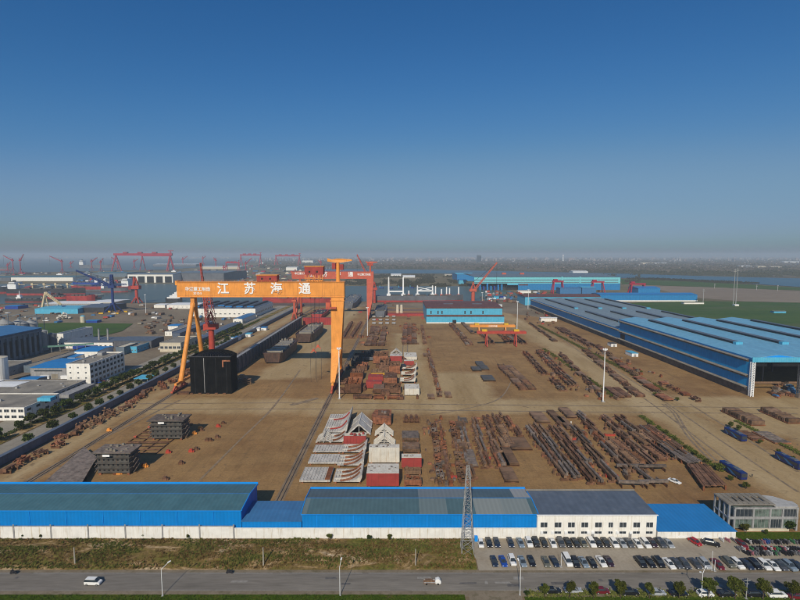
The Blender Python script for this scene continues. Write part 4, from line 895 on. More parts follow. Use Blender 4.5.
# red luffing cranes on the quay
def luffing_crane(label, x, y, zcab, tip, mat, r=1.9, cabw=9, portal=True, boomw=1.8, name='portal_crane', cat='crane', group=None, base_w=9, seg=12, legmat=None, t_=.3):
    t = thing(name, label, cat, (x, y, 0), group=group)
    if portal:
        for i in (-1, 1):
            for j in (-1, 1): MB().bar((x+i*base_w/2, y+j*base_w/2, 0), (x+i*r*.8, y+j*r*.8, zcab*.34), r*.55, r*.55, r*.8, r*.8).build('leg', legmat or mat, t)
        m = MB(); m.box(x-r*1.3, x+r*1.3, y-r*1.3, y+r*1.3, zcab*.34, zcab*.40); m.tube((x,y,zcab*.40), (x,y,zcab), r, r*.9, 12); m.build('column', mat, t)
    else: MB().tube((x,y,0), (x,y,zcab), r, r, 14).build('column', mat, t)
    m = MB(); m.box(x-cabw/2, x+cabw/2, y-cabw*.35, y+cabw*.35, zcab, zcab+cabw*.45).box(x-cabw*.62, x-cabw/2, y-1.2, y+1.2, zcab+.4, zcab+cabw*.35); m.build('machinery_house', mat, t)
    apex = (x, y, zcab+cabw*1.5); m = MB()
    for i in (-1, 1):
        m.bar((x+i*cabw*.3, y-cabw*.2, zcab+cabw*.45), apex, t_*1.6); m.bar((x+i*cabw*.3, y+cabw*.2, zcab+cabw*.45), apex, t_*1.6)
    for q in (.3, .6): m.box(x-cabw*.3*(1-q), x+cabw*.3*(1-q), y-.2, y+.2, zcab+cabw*(.45+q), zcab+cabw*(.45+q)+.4)
    m.build('a_frame', mat, t)
    d = Vector(tip)-Vector((x, y, zcab+cabw*.4)); s_ = 1 if d.x > 0 else -1
    m = MB(); m.lattice((x+s_*cabw*.3, y, zcab+cabw*.4), tip, boomw, boomw*.45, seg, t_); m.build('boom', mat, t)
    m = MB(); m.tube(apex, tip, t_*.35, n=4); m.tube(tip, (tip[0], tip[1], max(tip[2]*.45, 3)), t_*.3, n=4); m.build('cables', M['hull_dark'], t)
    return t
Yq = G(0, 370)[1]; xq = Xat(212, 350, Yq)
c = luffing_crane('red luffing tower crane standing behind the black hull section', xq, Yq, Zat(329, Yq), (Xat(196.5, 263, Yq), Yq+8, Zat(263, Yq)), M['crane_red'], r=2.5, cabw=10, boomw=2.2, seg=16)
m = MB(); m.lattice((xq, Yq, Zat(320, Yq)), (Xat(207, 290, Yq), Yq+2, Zat(291, Yq)), 6, 3, 6, .35); m.build('tower_frame', M['crane_red'], c)
Yq = 701; xq = Xat(294.5, 310, Yq)
luffing_crane('small faded red portal crane between the barges and the striped white shed', xq, Yq, 27, (xq-3, Yq+12, 36), M['red_orange'], r=1.9, cabw=6, base_w=8)
# ------------------------------------------------------------------ light masts
MASTS = [(339.5,399,349,'tall white light mast in front of the orange crane leg'),(603,402,350,'tall white light mast at the cross road by the long right-hand shed'),(367.5,337.5,308,'white light mast near the red crane leg'),(517,329,302,'white light mast behind the red and orange yard gantries'),
 (146,313.5,295,'white light mast on the gravel quay left of the orange crane'),(482,309,293,'slender white mast by the brown-roofed blue shed'),(528,309,290,'slender white mast in the cluttered yard left of the far blue shed')]
for px, pb, pt, lb in MASTS:
    x, y = G(px, pb); t = thing('light_mast', lb, 'light mast', (x, y, 0), group='tall white light masts', absolute=False); hh = Zat(pt, y)
    MB().tube((0,0,0), (0,0,hh), .42, .24, 10).build('shaft', M['white_metal'], t)
    m = MB(); m.tube((0,0,hh-.3), (0,0,hh+.15), 1.1, 1.1, 14)
    for k in range(6): a = k*1.047; m.box(math.cos(a)*1.2-.3, math.cos(a)*1.2+.3, math.sin(a)*1.2-.3, math.sin(a)*1.2+.3, hh+.16, hh+.9)
    m.build('lamp_ring', M['white_metal'], t); MB().box(-.9,.9,-.9,.9,0,.6).build('footing', M['grey_conc'], t)
# ------------------------------------------------------------------ deckhouse blocks and jigs on the left of the yard
def deckhouse(pxa, pxb, yb, ytop, yback, label):
    Y0 = G(0, yb)[1]; xa, xb = Xat(pxa, yb, Y0), Xat(pxb, yb, Y0); h = Zat(ytop, Y0); Y1 = Y0+(Dz(yback, h)-Y0)*.9
    t = thing('deckhouse_block', label, 'deckhouse', ((xa+xb)/2, Y0, 0)); n = 4; zs = [1.0+(h-1.0)*k/n for k in range(n+1)]
    for k in range(n):
        ov = .9 if k == n-1 else -.1; m = MB(); m.box(xa+.3, xb-.3, Y0+.3, Y1-.5, zs[k], zs[k+1]-.28); m.build('storey', M['deckhouse'], t)
        m = MB(); m.box(xa-.4-ov, xb+.4+ov, Y0-.5-ov*.6, Y1, zs[k+1]-.27, zs[k+1]-.02); m.build('deck_edge', M['deckhouse'], t)
        m = MB(); nn = 7
        for j in range(nn): x = xa+1.2+(xb-xa-2.4)*j/(nn-1); m.box(x-.35, x+.35, Y0+.2, Y0+.28, zs[k]+.9, zs[k]+1.7)
        m.build('window_openings', M['black'], t)
    m = MB(); m.box(xa-1.2, xb+1.2, Y0-1.0, Y1+.4, h+.0, h+.25); m.build('roof', M['steel_grey'], t)
    m = MB(); q = random.Random(int(pxa))
    for k in range(10): x = q.uniform(xa, xb); y = q.uniform(Y0, Y1); m.box(x-.5, x+.5, y-.4, y+.4, h+.26, h+q.uniform(.5, 1.4))
    m.build('roof_fittings', M['roof_conc'], t)
    m = MB(); m.box((xa+xb)/2-3.3, (xa+xb)/2-.2, Y0-1.7, Y0-1.66, h-1.2, h-.3); m.build('white_board', M['white_sign'], t)
    for (i, j) in ((0,0),(1,0),(1,1),(0,1),(.5,0)): x = xa+1+(xb-xa-2)*i; y = Y0+1+(Y1-Y0-2.5)*j; MB().box(x-.5, x+.5, y-.5, y+.5, 0, 1.0).build('support_block', M['rust_orange'], t)
    for sg in (xa-1.5, xb+1.1):
        m = MB()
        for k in range(n): m.bar((sg, Y0+1, zs[k]), (sg, Y1-2, zs[k+1]-.3), .3, .2)
        m.build('stair', M['steel_grey'], t)
deckhouse(151, 182.5, 440.5, 420.5, 414, 'dark grey four-storey deckhouse block, the one nearer the black hull section')
deckhouse(97, 130, 475.5, 452.5, 444, 'dark grey four-storey deckhouse block, the larger one near the blue shed roof')
# deck panels on trestles beside the nearer block
poly = [G(p, r_, 2.6) for p, r_ in ((38, 482), (78, 487), (96, 462), (88, 449), (52, 470))]
t = thing('deck_section', 'big grey deck panel on trestles left of the larger deckhouse', 'deck section', (poly[0][0], poly[0][1], 0))
m = MB(); m.prism([G(36, 489, 2.6), G(78, 489, 2.6), G(97, 457, 2.6), G(84, 447, 2.6)][::1], 2.2, 2.6); m.build('plate', M['steel_grey'], t)
for p, r_ in ((40, 490), (58, 490), (76, 490), (84, 478), (93, 465)): x, y = G(p, r_, 1); MB().box(x-.5, x+.5, y, y+1, 0, 2.18).build('trestle', M['black_steel'], t)
q = random.Random(3)
for gi in range(3):
    gx0, gx1 = (-138, -122); gy0 = 222+gi*14
    t = thing('assembly_jig', 'rusty grid of assembly rails between the two deckhouse blocks, %s row from the blue shed' % nth(gi+1), 'jig', ((gx0+gx1)/2, gy0+6, 0), group='rusty assembly grids'); m = MB()
    for k in range(4): m.box(gx0+k*7-.15, gx0+k*7+.15, gy0, gy0+13, .05, .5)
    for k in range(4): m.box(gx0, gx0+21, gy0+k*4.2-.15, gy0+k*4.2+.15, .51, .8)
    m.build('rails', M['rust'], t)
    m = MB(); m.box(gx0, gx0+1.2, gy0+5, gy0+6, .81, 1.5); m.build('clamp', M['red_orange'], t)
# ------------------------------------------------------------------ west of the slipway: wall, road, trees, factories
t = thing('perimeter_wall', 'long blue-grey perimeter wall between the crane yard and the tree-lined road', 'wall', (-181, 400, 0))
MB().box(-182.4, -180.6, 165, 900, 0, 3.9).build('wall_panel', M['wall_blue_grey'], t)
MB().box(-182.7, -180.3, 165, 900, 3.9, 4.15).build('coping', M['wall_blue_grey'], t)
ROADW = slab_ground('district_road', (.27,.245,.20), (.22,.19,.15), (.17,.15,.125), joint=6, jd=.93, patch=.1)
sheet('district_road', [(-201,165),(-183,165),(-183,900),(-201,900)], -.30, ROADW, px=False)
sheet('district_road', [(-228,165),(-212,165),(-212,900),(-228,900)], -.30, ROADW, px=False)
sheet('median_strip', [(-211,165),(-202,165),(-202,900),(-211,900)], -.20, sl, px=False)
sheet('factory_yard', [G(128,378),G(190,352),G(150,349),G(123,356)], -.25, ROADW)
LEAF_C = leafmat('road_camphor_leaves', (.030,.045,.010), (.060,.082,.018), (.105,.12,.030))
treeK = Kit([tree_proto(2.3, 2.2, 1.5, 900, .38, 12, s, LEAF_C, 'camphor_tree') for s in (21, 22, 23)])
k = 0; y = 238; side = 0
while y < 620:
    x = -207+rnd.uniform(-.8, .8)
    if rnd.random() > .06:
        k += 1; treeK.place((x, y, -.2), rnd.uniform(0, 6), 'dark round tree on the planted median, %s counted from the near end' % nth(k), 'trees on the median of the west road', scale=rnd.uniform(1.1, 1.6))
    y += rnd.uniform(6.8, 9.2)*(1 if y < 420 else 1.25)
k = 0; y = 236
while y < 560:
    k += 1; treeK.place((-188.5+rnd.uniform(-.7,.7), y, -.2), rnd.uniform(0, 6), 'dark round tree beside the blue-grey wall, %s counted from the near end' % nth(k), 'trees along the perimeter wall', scale=rnd.uniform(.9, 1.5)); y += rnd.uniform(9, 17)
# hedges: long strips of clipped leaves
def hedge(pts, w_, h_, label, leaf=.3, dens=16, mat=None, group=None, base=0.0, name='hedge', gap=.25):
    q = random.Random(int(abs(pts[0][0])*7+pts[0][1])); mb = MB()
    for (a, b_) in zip(pts, pts[1:]):
        a = Vector((a[0], a[1])); b_ = Vector((b_[0], b_[1])); L_ = (b_-a).length; n = int(L_*dens); d = (b_-a)/L_; nn = Vector((-d.y, d.x))
        for i in range(n):
            u = q.random()
            hh = h_*(.55+.55*mn.noise(Vector((u*L_*.22, a.x, 0)))+.25*mn.noise(Vector((u*L_*.9, a.y, 5))))
            if hh < h_*gap: continue
            p2 = a+d*(u*L_)+nn*q.gauss(0, w_*.3); p = Vector((p2.x, p2.y, base+q.uniform(0, 1)**.6*hh))
            v1 = Vector((q.uniform(-1,1), q.uniform(-1,1), q.uniform(-.6,.6))).normalized()*leaf*q.uniform(.6,1.4); v2 = v1.orthogonal().normalized()*leaf*.7; k_ = len(mb.v)
            mb.v += [tuple(p+v1), tuple(p+v2), tuple(p-v1), tuple(p-v2)]; mb.f.append((k_, k_+1, k_+2, k_+3))
    return solo(mb, name, mat or LEAF_G, label, 'hedge', group, base=(pts[0][0], pts[0][1], base))
hedge([(-209,232),(-209,330)], 3.2, 1.6, 'low clipped hedge on the median near the white two-storey building', .35, 18, base=-.2)
hedge([(-205,334),(-205,470)], 3.0, 1.6, 'low clipped hedge on the median beside the four-storey white block', .4, 14, base=-.2)
hedge([(-206,480),(-206,700)], 3.2, 2.2, 'far stretch of median hedge beyond the orange crane leg', .5, 9, base=-.2)
hedge([(-218,560),(-224,690)], 8, 4.5, 'dense scrub belt beside the white house with blue roof', .8, 16, base=-.2)
def block(name, label, cat, pxa, pxb, yb, yt, yback, wall, roof, wins=None, side_wins=None, parapet=.5, pitched=0, side=None, Y1=None, roofside=None, rise=0):
    Y0 = G(0, yb)[1]; xa, xb = Xat(pxa, yb, Y0), Xat(pxb, yb, Y0); h = Zat(yt, Y0); Y1 = Y1 or Dz(yback, h)
    t = thing(name, label, cat, ((xa+xb)/2, Y0, 0)); ym = (Y0+Y1)/2
    MB().box(xa, xb, Y0, Y1, -.4, h-.02).build('wall', M[wall], t)
    if pitched:
        m = MB()
        if pitched == 'Y': m.extr([(xa-.3, h), ((xa+xb)/2, h+rise), (xb+.3, h), (xb+.3, h+.25), ((xa+xb)/2, h+rise+.25), (xa-.3, h+.25)], 'Y', Y0-.3, Y1+.3); g = MB().extr([(xa, h-.02), (xb, h-.02), ((xa+xb)/2, h+rise-.02)], 'Y', Y0, Y0+.3); g.build('gable_wall', M[wall], t)
        else: m.extr([(Y0-.3, h), (ym, h+rise), (Y1+.3, h), (Y1+.3, h+.25), (ym, h+rise+.25), (Y0-.3, h+.25)], 'X', xa-.3, xb+.3); g = MB(); g.extr([(Y0, h-.02), (Y1, h-.02), (ym, h+rise-.02)], 'X', xb-.3, xb); g.build('gable_wall', M[wall], t)
        m.build('roof', M[roof], t)
    else:
        MB().box(xa+.3, xb-.3, Y0+.3, Y1-.3, h-.018, h+.08).build('roof', M[roof], t)
        if parapet: m = MB(); m.box(xa-.1, xb+.1, Y0-.1, Y0+.29, h, h+parapet).box(xa-.1, xb+.1, Y1-.29, Y1+.1, h, h+parapet).box(xa-.1, xa+.29, Y0+.3, Y1-.3, h, h+parapet).box(xb-.29, xb+.1, Y0+.3, Y1-.3, h, h+parapet); m.build('parapet', M[wall], t)
    if wins:
        cols, rows, ww, wh = wins
        for i in range(cols):
            for j in range(rows):
                x = xa+(xb-xa)*(i+.5)/cols; z = h*(j+.32)/rows; window_unit(t, x, z, Y0-.06, ww, wh, 1, depth=.05)
    if side_wins:
        cols, rows, ww, wh = side_wins
        for i in range(cols):
            for j in range(rows):
                y_ = Y0+(Y1-Y0)*(i+.5)/cols; z = h*(j+.3)/rows
                fo = MB().box(xb+.002, xb+.1, y_-ww/2, y_+ww/2, z, z+.1).box(xb+.002, xb+.1, y_-ww/2, y_+ww/2, z+wh-.1, z+wh).build('window', M['white_metal'], t)
                MB().box(xb+.002, xb+.04, y_-ww/2, y_+ww/2, z+.1, z+wh-.1).build('pane', M['glass'], fo)
    return t, xa, xb, Y0, Y1, h
def roof_clutter(t, xa, xb, Y0, Y1, h, n, seed, hmax=1.6, mat='grey_conc', nm='roof_unit'):
    q = random.Random(seed)
    for k in range(n): x = q.uniform(xa+1, xb-2); y = q.uniform(Y0+1, Y1-2); s_ = q.uniform(.5, 1.4); MB().box(x, x+s_*1.5, y, y+s_, h+.1, h+q.uniform(.5, hmax)).build(nm, M[mat], t)
r_ = block('workshop', 'white two-storey building with brown flat roof, nearest on the left beside the wall trees', 'building', -60, 25, 420, 408.3, 394, 'white', 'roof_conc', (12, 2, 3.0, 1.7), (4, 2, 3.0, 1.7)); roof_clutter(r_[0], *r_[1:], 3, 1)
m = MB(); x_, y_ = G(50, 398, 8.5); m.box(x_-6, x_+2, y_-2.5, y_+2.5, 7.2, 9.2); m.build('blue_penthouse', M['light_blue'], r_[0])
r_ = block('workshop', 'long brown-roofed workshop wing behind the nearest white building', 'building', -40, 50, 404, 395, 380.5, 'grey_conc', 'roof_conc', None, (7, 2, 2.6, 1.5)); roof_clutter(r_[0], *r_[1:], 6, 2)
Y0 = 306; MB().box(r_[2]+.3, r_[2]+8, Y0, r_[4]-2, 0, 4.2).build('side_annex', M['grey_conc'], r_[0])
r_ = block('office_block', 'white four-storey block with rows of dark side windows', 'office', 67.5, 90.5, 385.5, 364.8, 352.8, 'white', 'roof_conc', (3, 4, 1.3, 1.2), (9, 4, 3.0, 2.2), parapet=.8); roof_clutter(r_[0], *r_[1:], 4, 3)
for k in range(10): y_ = r_[3]+(r_[4]-r_[3])*k/9; MB().box(r_[2]+.02, r_[2]+.55, y_-.35, y_+.35, 0, r_[5]-.2).build('pilaster', M['white'], r_[0])
m = MB(); m.box(r_[1]+3, r_[1]+7, r_[4]-12, r_[4]-6, r_[5]+.1, r_[5]+2.4); m.build('stair_tower', M['grey_conc'], r_[0])
r_ = block('workshop', 'grey-fronted workshop with bright blue roof left of the four-storey block', 'workshop', 31, 66.5, 378.5, 368, 358.5, 'grey_conc', 'roof_blue', pitched='X', rise=.8)
MB().box(r_[1]+3, r_[2]-3, r_[3]-.15, r_[3]-.02, r_[5]-2.6, r_[5]-1.6).build('window_band', M['glass'], r_[0]); MB().box(r_[1]+16, r_[1]+21, r_[3]-.15, r_[3]-.02, 0, 3.5).build('roller_door', M['roof_conc'], r_[0])
for a in (r_[1]+8, r_[1]+24): MB().box(a, a+7, r_[3]-1.6, r_[3]-.2, 0, 2.6).build('white_store', M['white_metal'], r_[0])
block('workshop', 'white workshop with blue roof directly behind the four-storey block', 'workshop', 75, 98, 359, 351.5, 346.5, 'white', 'roof_blue', (4, 1, 1.6, 1.2), pitched='X', rise=.8)
block('workshop', 'small white building with blue roof between grey workshop and four-storey block', 'workshop', 60, 75, 362, 357.5, 352.5, 'white', 'roof_blue', (2, 1, 1.4, 1.1), pitched='X', rise=.5)
r_ = block('warehouse', 'narrow concrete-roofed building behind the grey workshop, left of centre row', 'building', 24, 36, 372, 366, 350.5, 'silo_blue', 'roof_conc', None, (9, 1, 1.8, 1.4))
block('workshop', 'low grey building at the left edge between white tank and small white stores', 'building', -25, 8, 376, 368, 361, 'grey_conc', 'roof_conc', (7, 1, 1.6, 1.3), (2, 1, 1.5, 1.2))
block('shed', 'small open shed with blue roof left of the brown-roofed workshop', 'shed', 15, 33, 387, 381.5, 376.5, 'silo_blue', 'roof_blue', pitched='X', rise=.7)
block('shed', 'pale shed at the left edge just above the nearest white building', 'shed', -30, 7, 398, 390, 380, 'grey_conc', 'white_metal', (5, 1, 2, 1.2), pitched='X', rise=.6)
t = thing('storage_tank', 'tall white cylindrical tank with red stripe marks at the left edge', 'tank', (*G(-1, 384), 0), absolute=False)
MB().tube((0,0,0), (0,0,20), 6.2, n=28).build('shell', M['white'], t); MB().tube((0,0,20.02), (0,0,21), 6.3, 2, n=28).build('roof', M['cream'], t)
m = MB()
for k in range(6): m.tube((3.1, -5.5, 3+k*2.4), (3.1, -5.5, 4.4+k*2.4), .35, n=8)
m.build('red_marks', M['crane_red'], t)
# grain store with pilasters, silos
Y0, Y1, xr_ = 405, 462, -349; hs = 24
t = thing('grain_store', 'huge slate-grey store with deep pilasters and blue roof edge, left edge of picture', 'warehouse', (xr_-20, Y0, 0))
MB().box(xr_-60, xr_, Y0, Y1, 0, hs).build('wall', M['silo_blue'], t)
m = MB(); m.extr([(xr_-61, hs+.02), (xr_+.8, hs+.02), (xr_+.8, hs+.6), (xr_-30, hs+3.2), (xr_-61, hs+.6)], 'Y', Y0-1, Y1+1); m.build('roof', M['roof_blue2'], t)
for k in range(9):
    y_ = Y0+3+k*(Y1-Y0-6)/8
    if k < 8: MB().box(xr_+.003, xr_+.3, y_+1.6, y_+(Y1-Y0-6)/8-1.6, 3, hs-6).build('recess_shade', M['black'], t)  # black panel on the wall, painted shade between the pilasters
    MB().box(xr_+.002, xr_+1.1, y_-1.3, y_+1.3, 0, hs-3).build('pilaster', M['silo_blue'], t)
MB().box(xr_+.002, xr_+.9, Y0, Y1, hs-2.9, hs-1.2).build('cornice', M['silo_blue'], t)
for i, (px, rr, yy_) in enumerate(((4, 7.5, 480), (19, 8.5, 492), (30.5, 6.5, 500), (-8, 7.5, 476))):
    zt_ = Zat(323.5, yy_)-3; x_ = Xat(px, 325, yy_)
    t = thing('grain_silo', 'grey steel silo with cone top behind the slate-grey store, %s from the right' % nth([3, 2, 1, 4][i]), 'silo', (x_, yy_, 0), group='silos behind the grain store', absolute=False)
    MB().tube((0,0,0), (0,0,zt_+3), rr, n=28).build('drum', M['galv'], t); MB().tube((0,0,zt_+3.01), (0,0,zt_+7.5), rr*1.03, 1.2, n=28).build('cone_roof', M['galv'], t)
    MB().tube((0,0,zt_+7.4), (0,0,zt_+9), 1.2, n=10).build('vent', M['silo_blue'], t)
    m = MB(); m.bar((0,0,zt_+9), (rr*2.2,0,zt_+12.5), .6); m.bar((rr*2.2,0,zt_+12.5), (rr*2.2,0,zt_-6), .5); m.build('conveyor', M['silo_blue'], t)
for px, pb, pt, rr, lb, mm in ((44, 350, 331, 4.2, 'tall pale grey silo standing alone right of the slate-grey store', 'galv'), (52.5, 348.5, 334, 4.6, 'squat dark blue-grey tank right of the tall pale silo', 'hull_grey')):
    x_, y_ = G(px, pb); h = Zat(pt, y_); t = thing('storage_tank', lb, 'tank', (x_, y_, 0), absolute=False)
    MB().tube((0,0,0), (0,0,h), rr, n=24).build('shell', M[mm], t); MB().tube((0,0,h+.01), (0,0,h+1.4), rr*1.03, .8, n=24).build('cone_roof', M[mm], t)
    MB().bar((rr, 0, 0), (rr+.5, 0, h), .5).build('ladder', M['galv'], t)
t = thing('pipe_bridge', 'green pipe bridge crossing in front of the two chimneys', 'pipe bridge', (*G(60, 352), 0)); xa, ya = G(43, 353); xb, yb_ = G(94, 349.5)
MB().bar((xa, ya, 6), (xb, yb_, 6), 1.2, 1.6).build('pipe', paint('green_pipe', (.12,.25,.20)), t)
for k in range(7): u = k/6; MB().bar((xa+(xb-xa)*u, ya+(yb_-ya)*u, 0), (xa+(xb-xa)*u, ya+(yb_-ya)*u, 5.2), .4).build('post', M['grey_conc'], t)
r_ = block('factory_shed', 'white-fronted building with pale parapet beside the left green field', 'building', 56, 64, 346, 334, 330.3, 'white', 'roof_slate', (2, 2, 1.6, 1.4), (6, 1, 3, 1.6), side=None, Y1=545)
r_ = block('factory_shed', 'slate-blue roofed factory with white front and the two chimneys', 'factory', 64, 113, 348.2, 342.5, 337, 'white', 'roof_slate', (10, 1, 2.2, 1.4), (3, 1, 3, 2), pitched='X', rise=1.6)
m = MB(); x_ = r_[1]+13; m.box(x_, x_+22, r_[3]-6, r_[3]-.5, .2, 3.2).build('blue_containers', M['crane_blue'], r_[0])
r_ = block('factory_shed', 'dark grey shed with slate roof between chimneys and the open yard', 'shed', 113.5, 151.5, 348, 341, 336.6, 'dark_conc', 'roof_slate', None, None, pitched='X', rise=.8)
block('factory_shed', 'pale blue-grey low workshop in front of the dark grey shed', 'workshop', 127.5, 137, 352.5, 347, 342.5, 'light_blue', 'roof_conc', (3, 1, 1.2, 1.2), (4, 1, 2, 1.2))
block('factory_shed', 'narrow beige-roofed workshop between the four-storey block and pale blue-grey one', 'workshop', 116, 124.5, 354.5, 347.5, 343, 'silo_blue', 'cream', (2, 1, 1.2, 1.2), (4, 1, 2, 1.2))
for i, px in enumerate((99.5, 108.5)):
    x_, y_ = G(px, 346.5); t = thing('chimney', 'slim concrete chimney, the %s one of the factory pair' % ('left' if i == 0 else 'right'), 'chimney', (x_, y_, 0), absolute=False); h = Zat(329, y_)
    MB().tube((0,0,0), (0,0,h), 1.1, .8, 12).build('shaft', M['grey_conc'], t); MB().box(-2,2,-2,2,0,4.5).build('base', M['grey_conc'], t); MB().tube((0,0,h+.01), (0,0,h+.5), 1.0, n=12).build('rim', M['dark_conc'], t)
block('factory_shed', 'concrete-roofed hall with green doors seen behind the flexible orange crane leg', 'hall', 160, 181, 351.5, 343.2, 336.5, 'cream', 'roof_conc', (5, 1, 3.2, 2.6), (5, 1, 3, 1.8))
block('small_store', 'small white store with blue roof west of the flexible crane leg', 'store', 168, 178, 330.5, 326, 324, 'white', 'roof_blue', pitched='X', rise=.5)
block('small_store', 'white end of a long low shed beside the small blue-roofed store', 'store', 165, 172, 335.5, 332, 322, 'white', 'roof_conc', (2, 1, 1.2, 1))
for i, (a, b_, yb, yt, yk) in enumerate(((172.5, 180, 337, 333.2, 321.5), (205.5, 216, 337.5, 333.4, 322.6), (190, 197, 345, 341, 330))):
    block('long_store', ['long dark blue low shed left of the red luffing crane', 'long dark blue low shed right of the red luffing crane', 'long grey low shed partly behind the flexible crane leg'][i], 'shed', a, b_, yb, yt, yk, 'wall_blue_grey', 'wall_blue_grey', pitched='Y', rise=.5)
block('white_house', 'white gable house with blue roof beside the perimeter road', 'house', 233, 242.5, 323.7, 319.2, 313.8, 'white', 'roof_blue2', (2, 1, 2, 1.4), pitched='Y', rise=1.2)
r_ = block('striped_warehouse', 'big white warehouse with striped grey and blue roof framed under the orange girder', 'warehouse', 190.5, 255.5, 317, 308.7, 302.2, 'white', 'roof_slate', (14, 1, 3, 1.5), (12, 1, 4, 3), parapet=0)
for k in range(6):
    xw = r_[1]+(r_[2]-r_[1])*k/6; wd = (r_[2]-r_[1])/6; yz = r_[3]+(14 if k in (1,2) else 0)
    m = MB(); m.extr([(xw+.2, r_[5]+.1), (xw+wd*.5, r_[5]+2.6), (xw+wd-.2, r_[5]+.1)], 'Y', yz, r_[4]); m.build('roof_bay', M['roof_slate'], r_[0])
    m = MB(); m.extr([(xw+wd*.35, r_[5]+2.3), (xw+wd*.65, r_[5]+2.3), (xw+wd*.65, r_[5]+3.8), (xw+wd*.35, r_[5]+3.8)], 'Y', yz+6, r_[4]-8); m.build('roof_monitor', M['hull_dark'], r_[0])
    MB().box(xw+wd*.2, xw+wd*.8, yz+2, yz+5.9, r_[5]+2.0, r_[5]+3.6).build('blue_monitor_end', M['roof_blue'], r_[0])
# parked vehicles, buses and a turquoise canopy on the west road
put_car(101.5, 381.5, 'red', 'sedan', 'red car parked at the foot of the four-storey block', 1.5, z=-.2); put_car(105, 380, 'white', 'sedan', 'white car beside the red car at the four-storey block', 1.5, z=-.2)
put_car(112.5, 383, 'white', 'suv', 'white car on the west road by the median trees', 1.2, z=-.2); put_car(99, 383, 'blue', 'suv', 'blue car parked just below the red one at the four-storey block', 1.5, z=-.2)
put_car(161, 349.5, 'white', 'van', 'white van in front of the hall with green doors', 1.5, z=-.2)
t = thing('bus_shelter', 'turquoise canopy beside the perimeter wall among road trees', 'canopy', (*G(141, 382), 0)); x_, y_ = G(141, 383)
MB().box(x_-5.5, x_+5, y_, y_+12, 3, 3.3).build('roof', M['light_blue'], t)
for i in (-5, 4.5):
    for j in (.5, 11): MB().bar((x_+i, y_+j, -.2), (x_+i, y_+j, 3), .25).build('post', M['galv'], t)
for i, (px, py, col, lb) in enumerate(((235, 340.5, 'roof_blue', 'bright blue'), (247, 337, 'light_blue', 'pale blue'), (263, 330.5, 'roof_blue', 'farther bright blue'), (256.5, 331, 'white_metal', 'white'))):
    x_, y_ = G(px, py); t = thing('site_cabin', '%s flat-roofed cabin on the inner side of the perimeter wall' % lb, 'cabin', (x_, y_, 0))
    MB().box(x_-4, x_+4, y_, y_+9, 0, 3.4).build('wall', M['white_metal'], t); MB().box(x_-4.4, x_+4.4, y_-.4, y_+9.4, 3.4, 3.8).build('roof', M[col], t); MB().box(x_-.5, x_+.5, y_-.06, y_-.005, .1, 2.2).build('door', M['dark_conc'], t)
# second bank: quay sheds, portal crane, beige crane, white heap
block('quay_shed', 'pale blue quay shed with white roof strip near the beige crane', 'shed', 35, 78, 313.5, 308.8, 305.5, 'light_blue', 'light_blue', pitched='X', rise=1)
block('quay_shed', 'long white-roofed quay shed behind the pale blue one', 'shed', 45, 100, 305.5, 303.6, 301, 'grey_conc', 'white_metal', pitched='X', rise=1)
block('quay_shed', 'dark navy-roofed quay shed left of the blue portal crane', 'shed', 79, 104, 312.5, 307.5, 303.5, 'hull_dark', 'wall_blue_grey', pitched='X', rise=2)
block('quay_shed', 'long cream-roofed shed directly behind the blue portal crane', 'shed', 88, 113, 305, 302.5, 299.5, 'cream', 'white_metal', pitched='X', rise=1)
block('quay_shed', 'small blue store at the left edge of the quay', 'shed', 5, 18, 309, 306.2, 304.8, 'crane_blue', 'roof_blue', pitched='X', rise=.5)
block('quay_shed', 'tiny white shed at the quay edge left of the orange crane, west one', 'shed', 154, 165, 307.5, 305, 303.6, 'white', 'white_metal', pitched='X', rise=.6)
block('quay_shed', 'long low white shed at the quay edge by the orange girder end', 'shed', 167, 198, 308.5, 305, 302.6, 'white', 'white_metal', (7, 1, 1.8, 1.2), pitched='X', rise=1)
block('quay_shed', 'blue container store below the green field left side', 'container', 86, 97, 322.6, 320.8, 319.8, 'crane_blue', 'roof_blue', pitched='X', rise=.3)
x_, y_ = G(83, 322.5); t = thing('storage_tank', 'small beige tank with teal lid on the gravel above the left green field', 'tank', (x_, y_, 0), absolute=False); MB().tube((0,0,0), (0,0,9), 3.2, n=18).build('shell', M['cream'], t); MB().tube((0,0,9.01), (0,0,10.2), 3.3, 1, n=18).build('lid', M['light_blue'], t)
x_, y_ = G(64, 318.5); q = random.Random(5); m = MB()
for k in range(46):
    a = q.uniform(0, 6.28); r0 = q.uniform(0, 11); z_ = max(0, (11-r0)*.75)*q.uniform(.5, 1); s_ = q.uniform(1.2, 2.6); c_ = Vector((x_+math.cos(a)*r0, y_+math.sin(a)*r0*.7, z_)); m.bar(c_, c_+Vector((q.uniform(-2,2), q.uniform(-2,2), q.uniform(.5, 2))), s_)
solo(m, 'white_heap', M['block_white'], 'heap of white bags and blocks on the gravel beside the beige crane', 'heap')
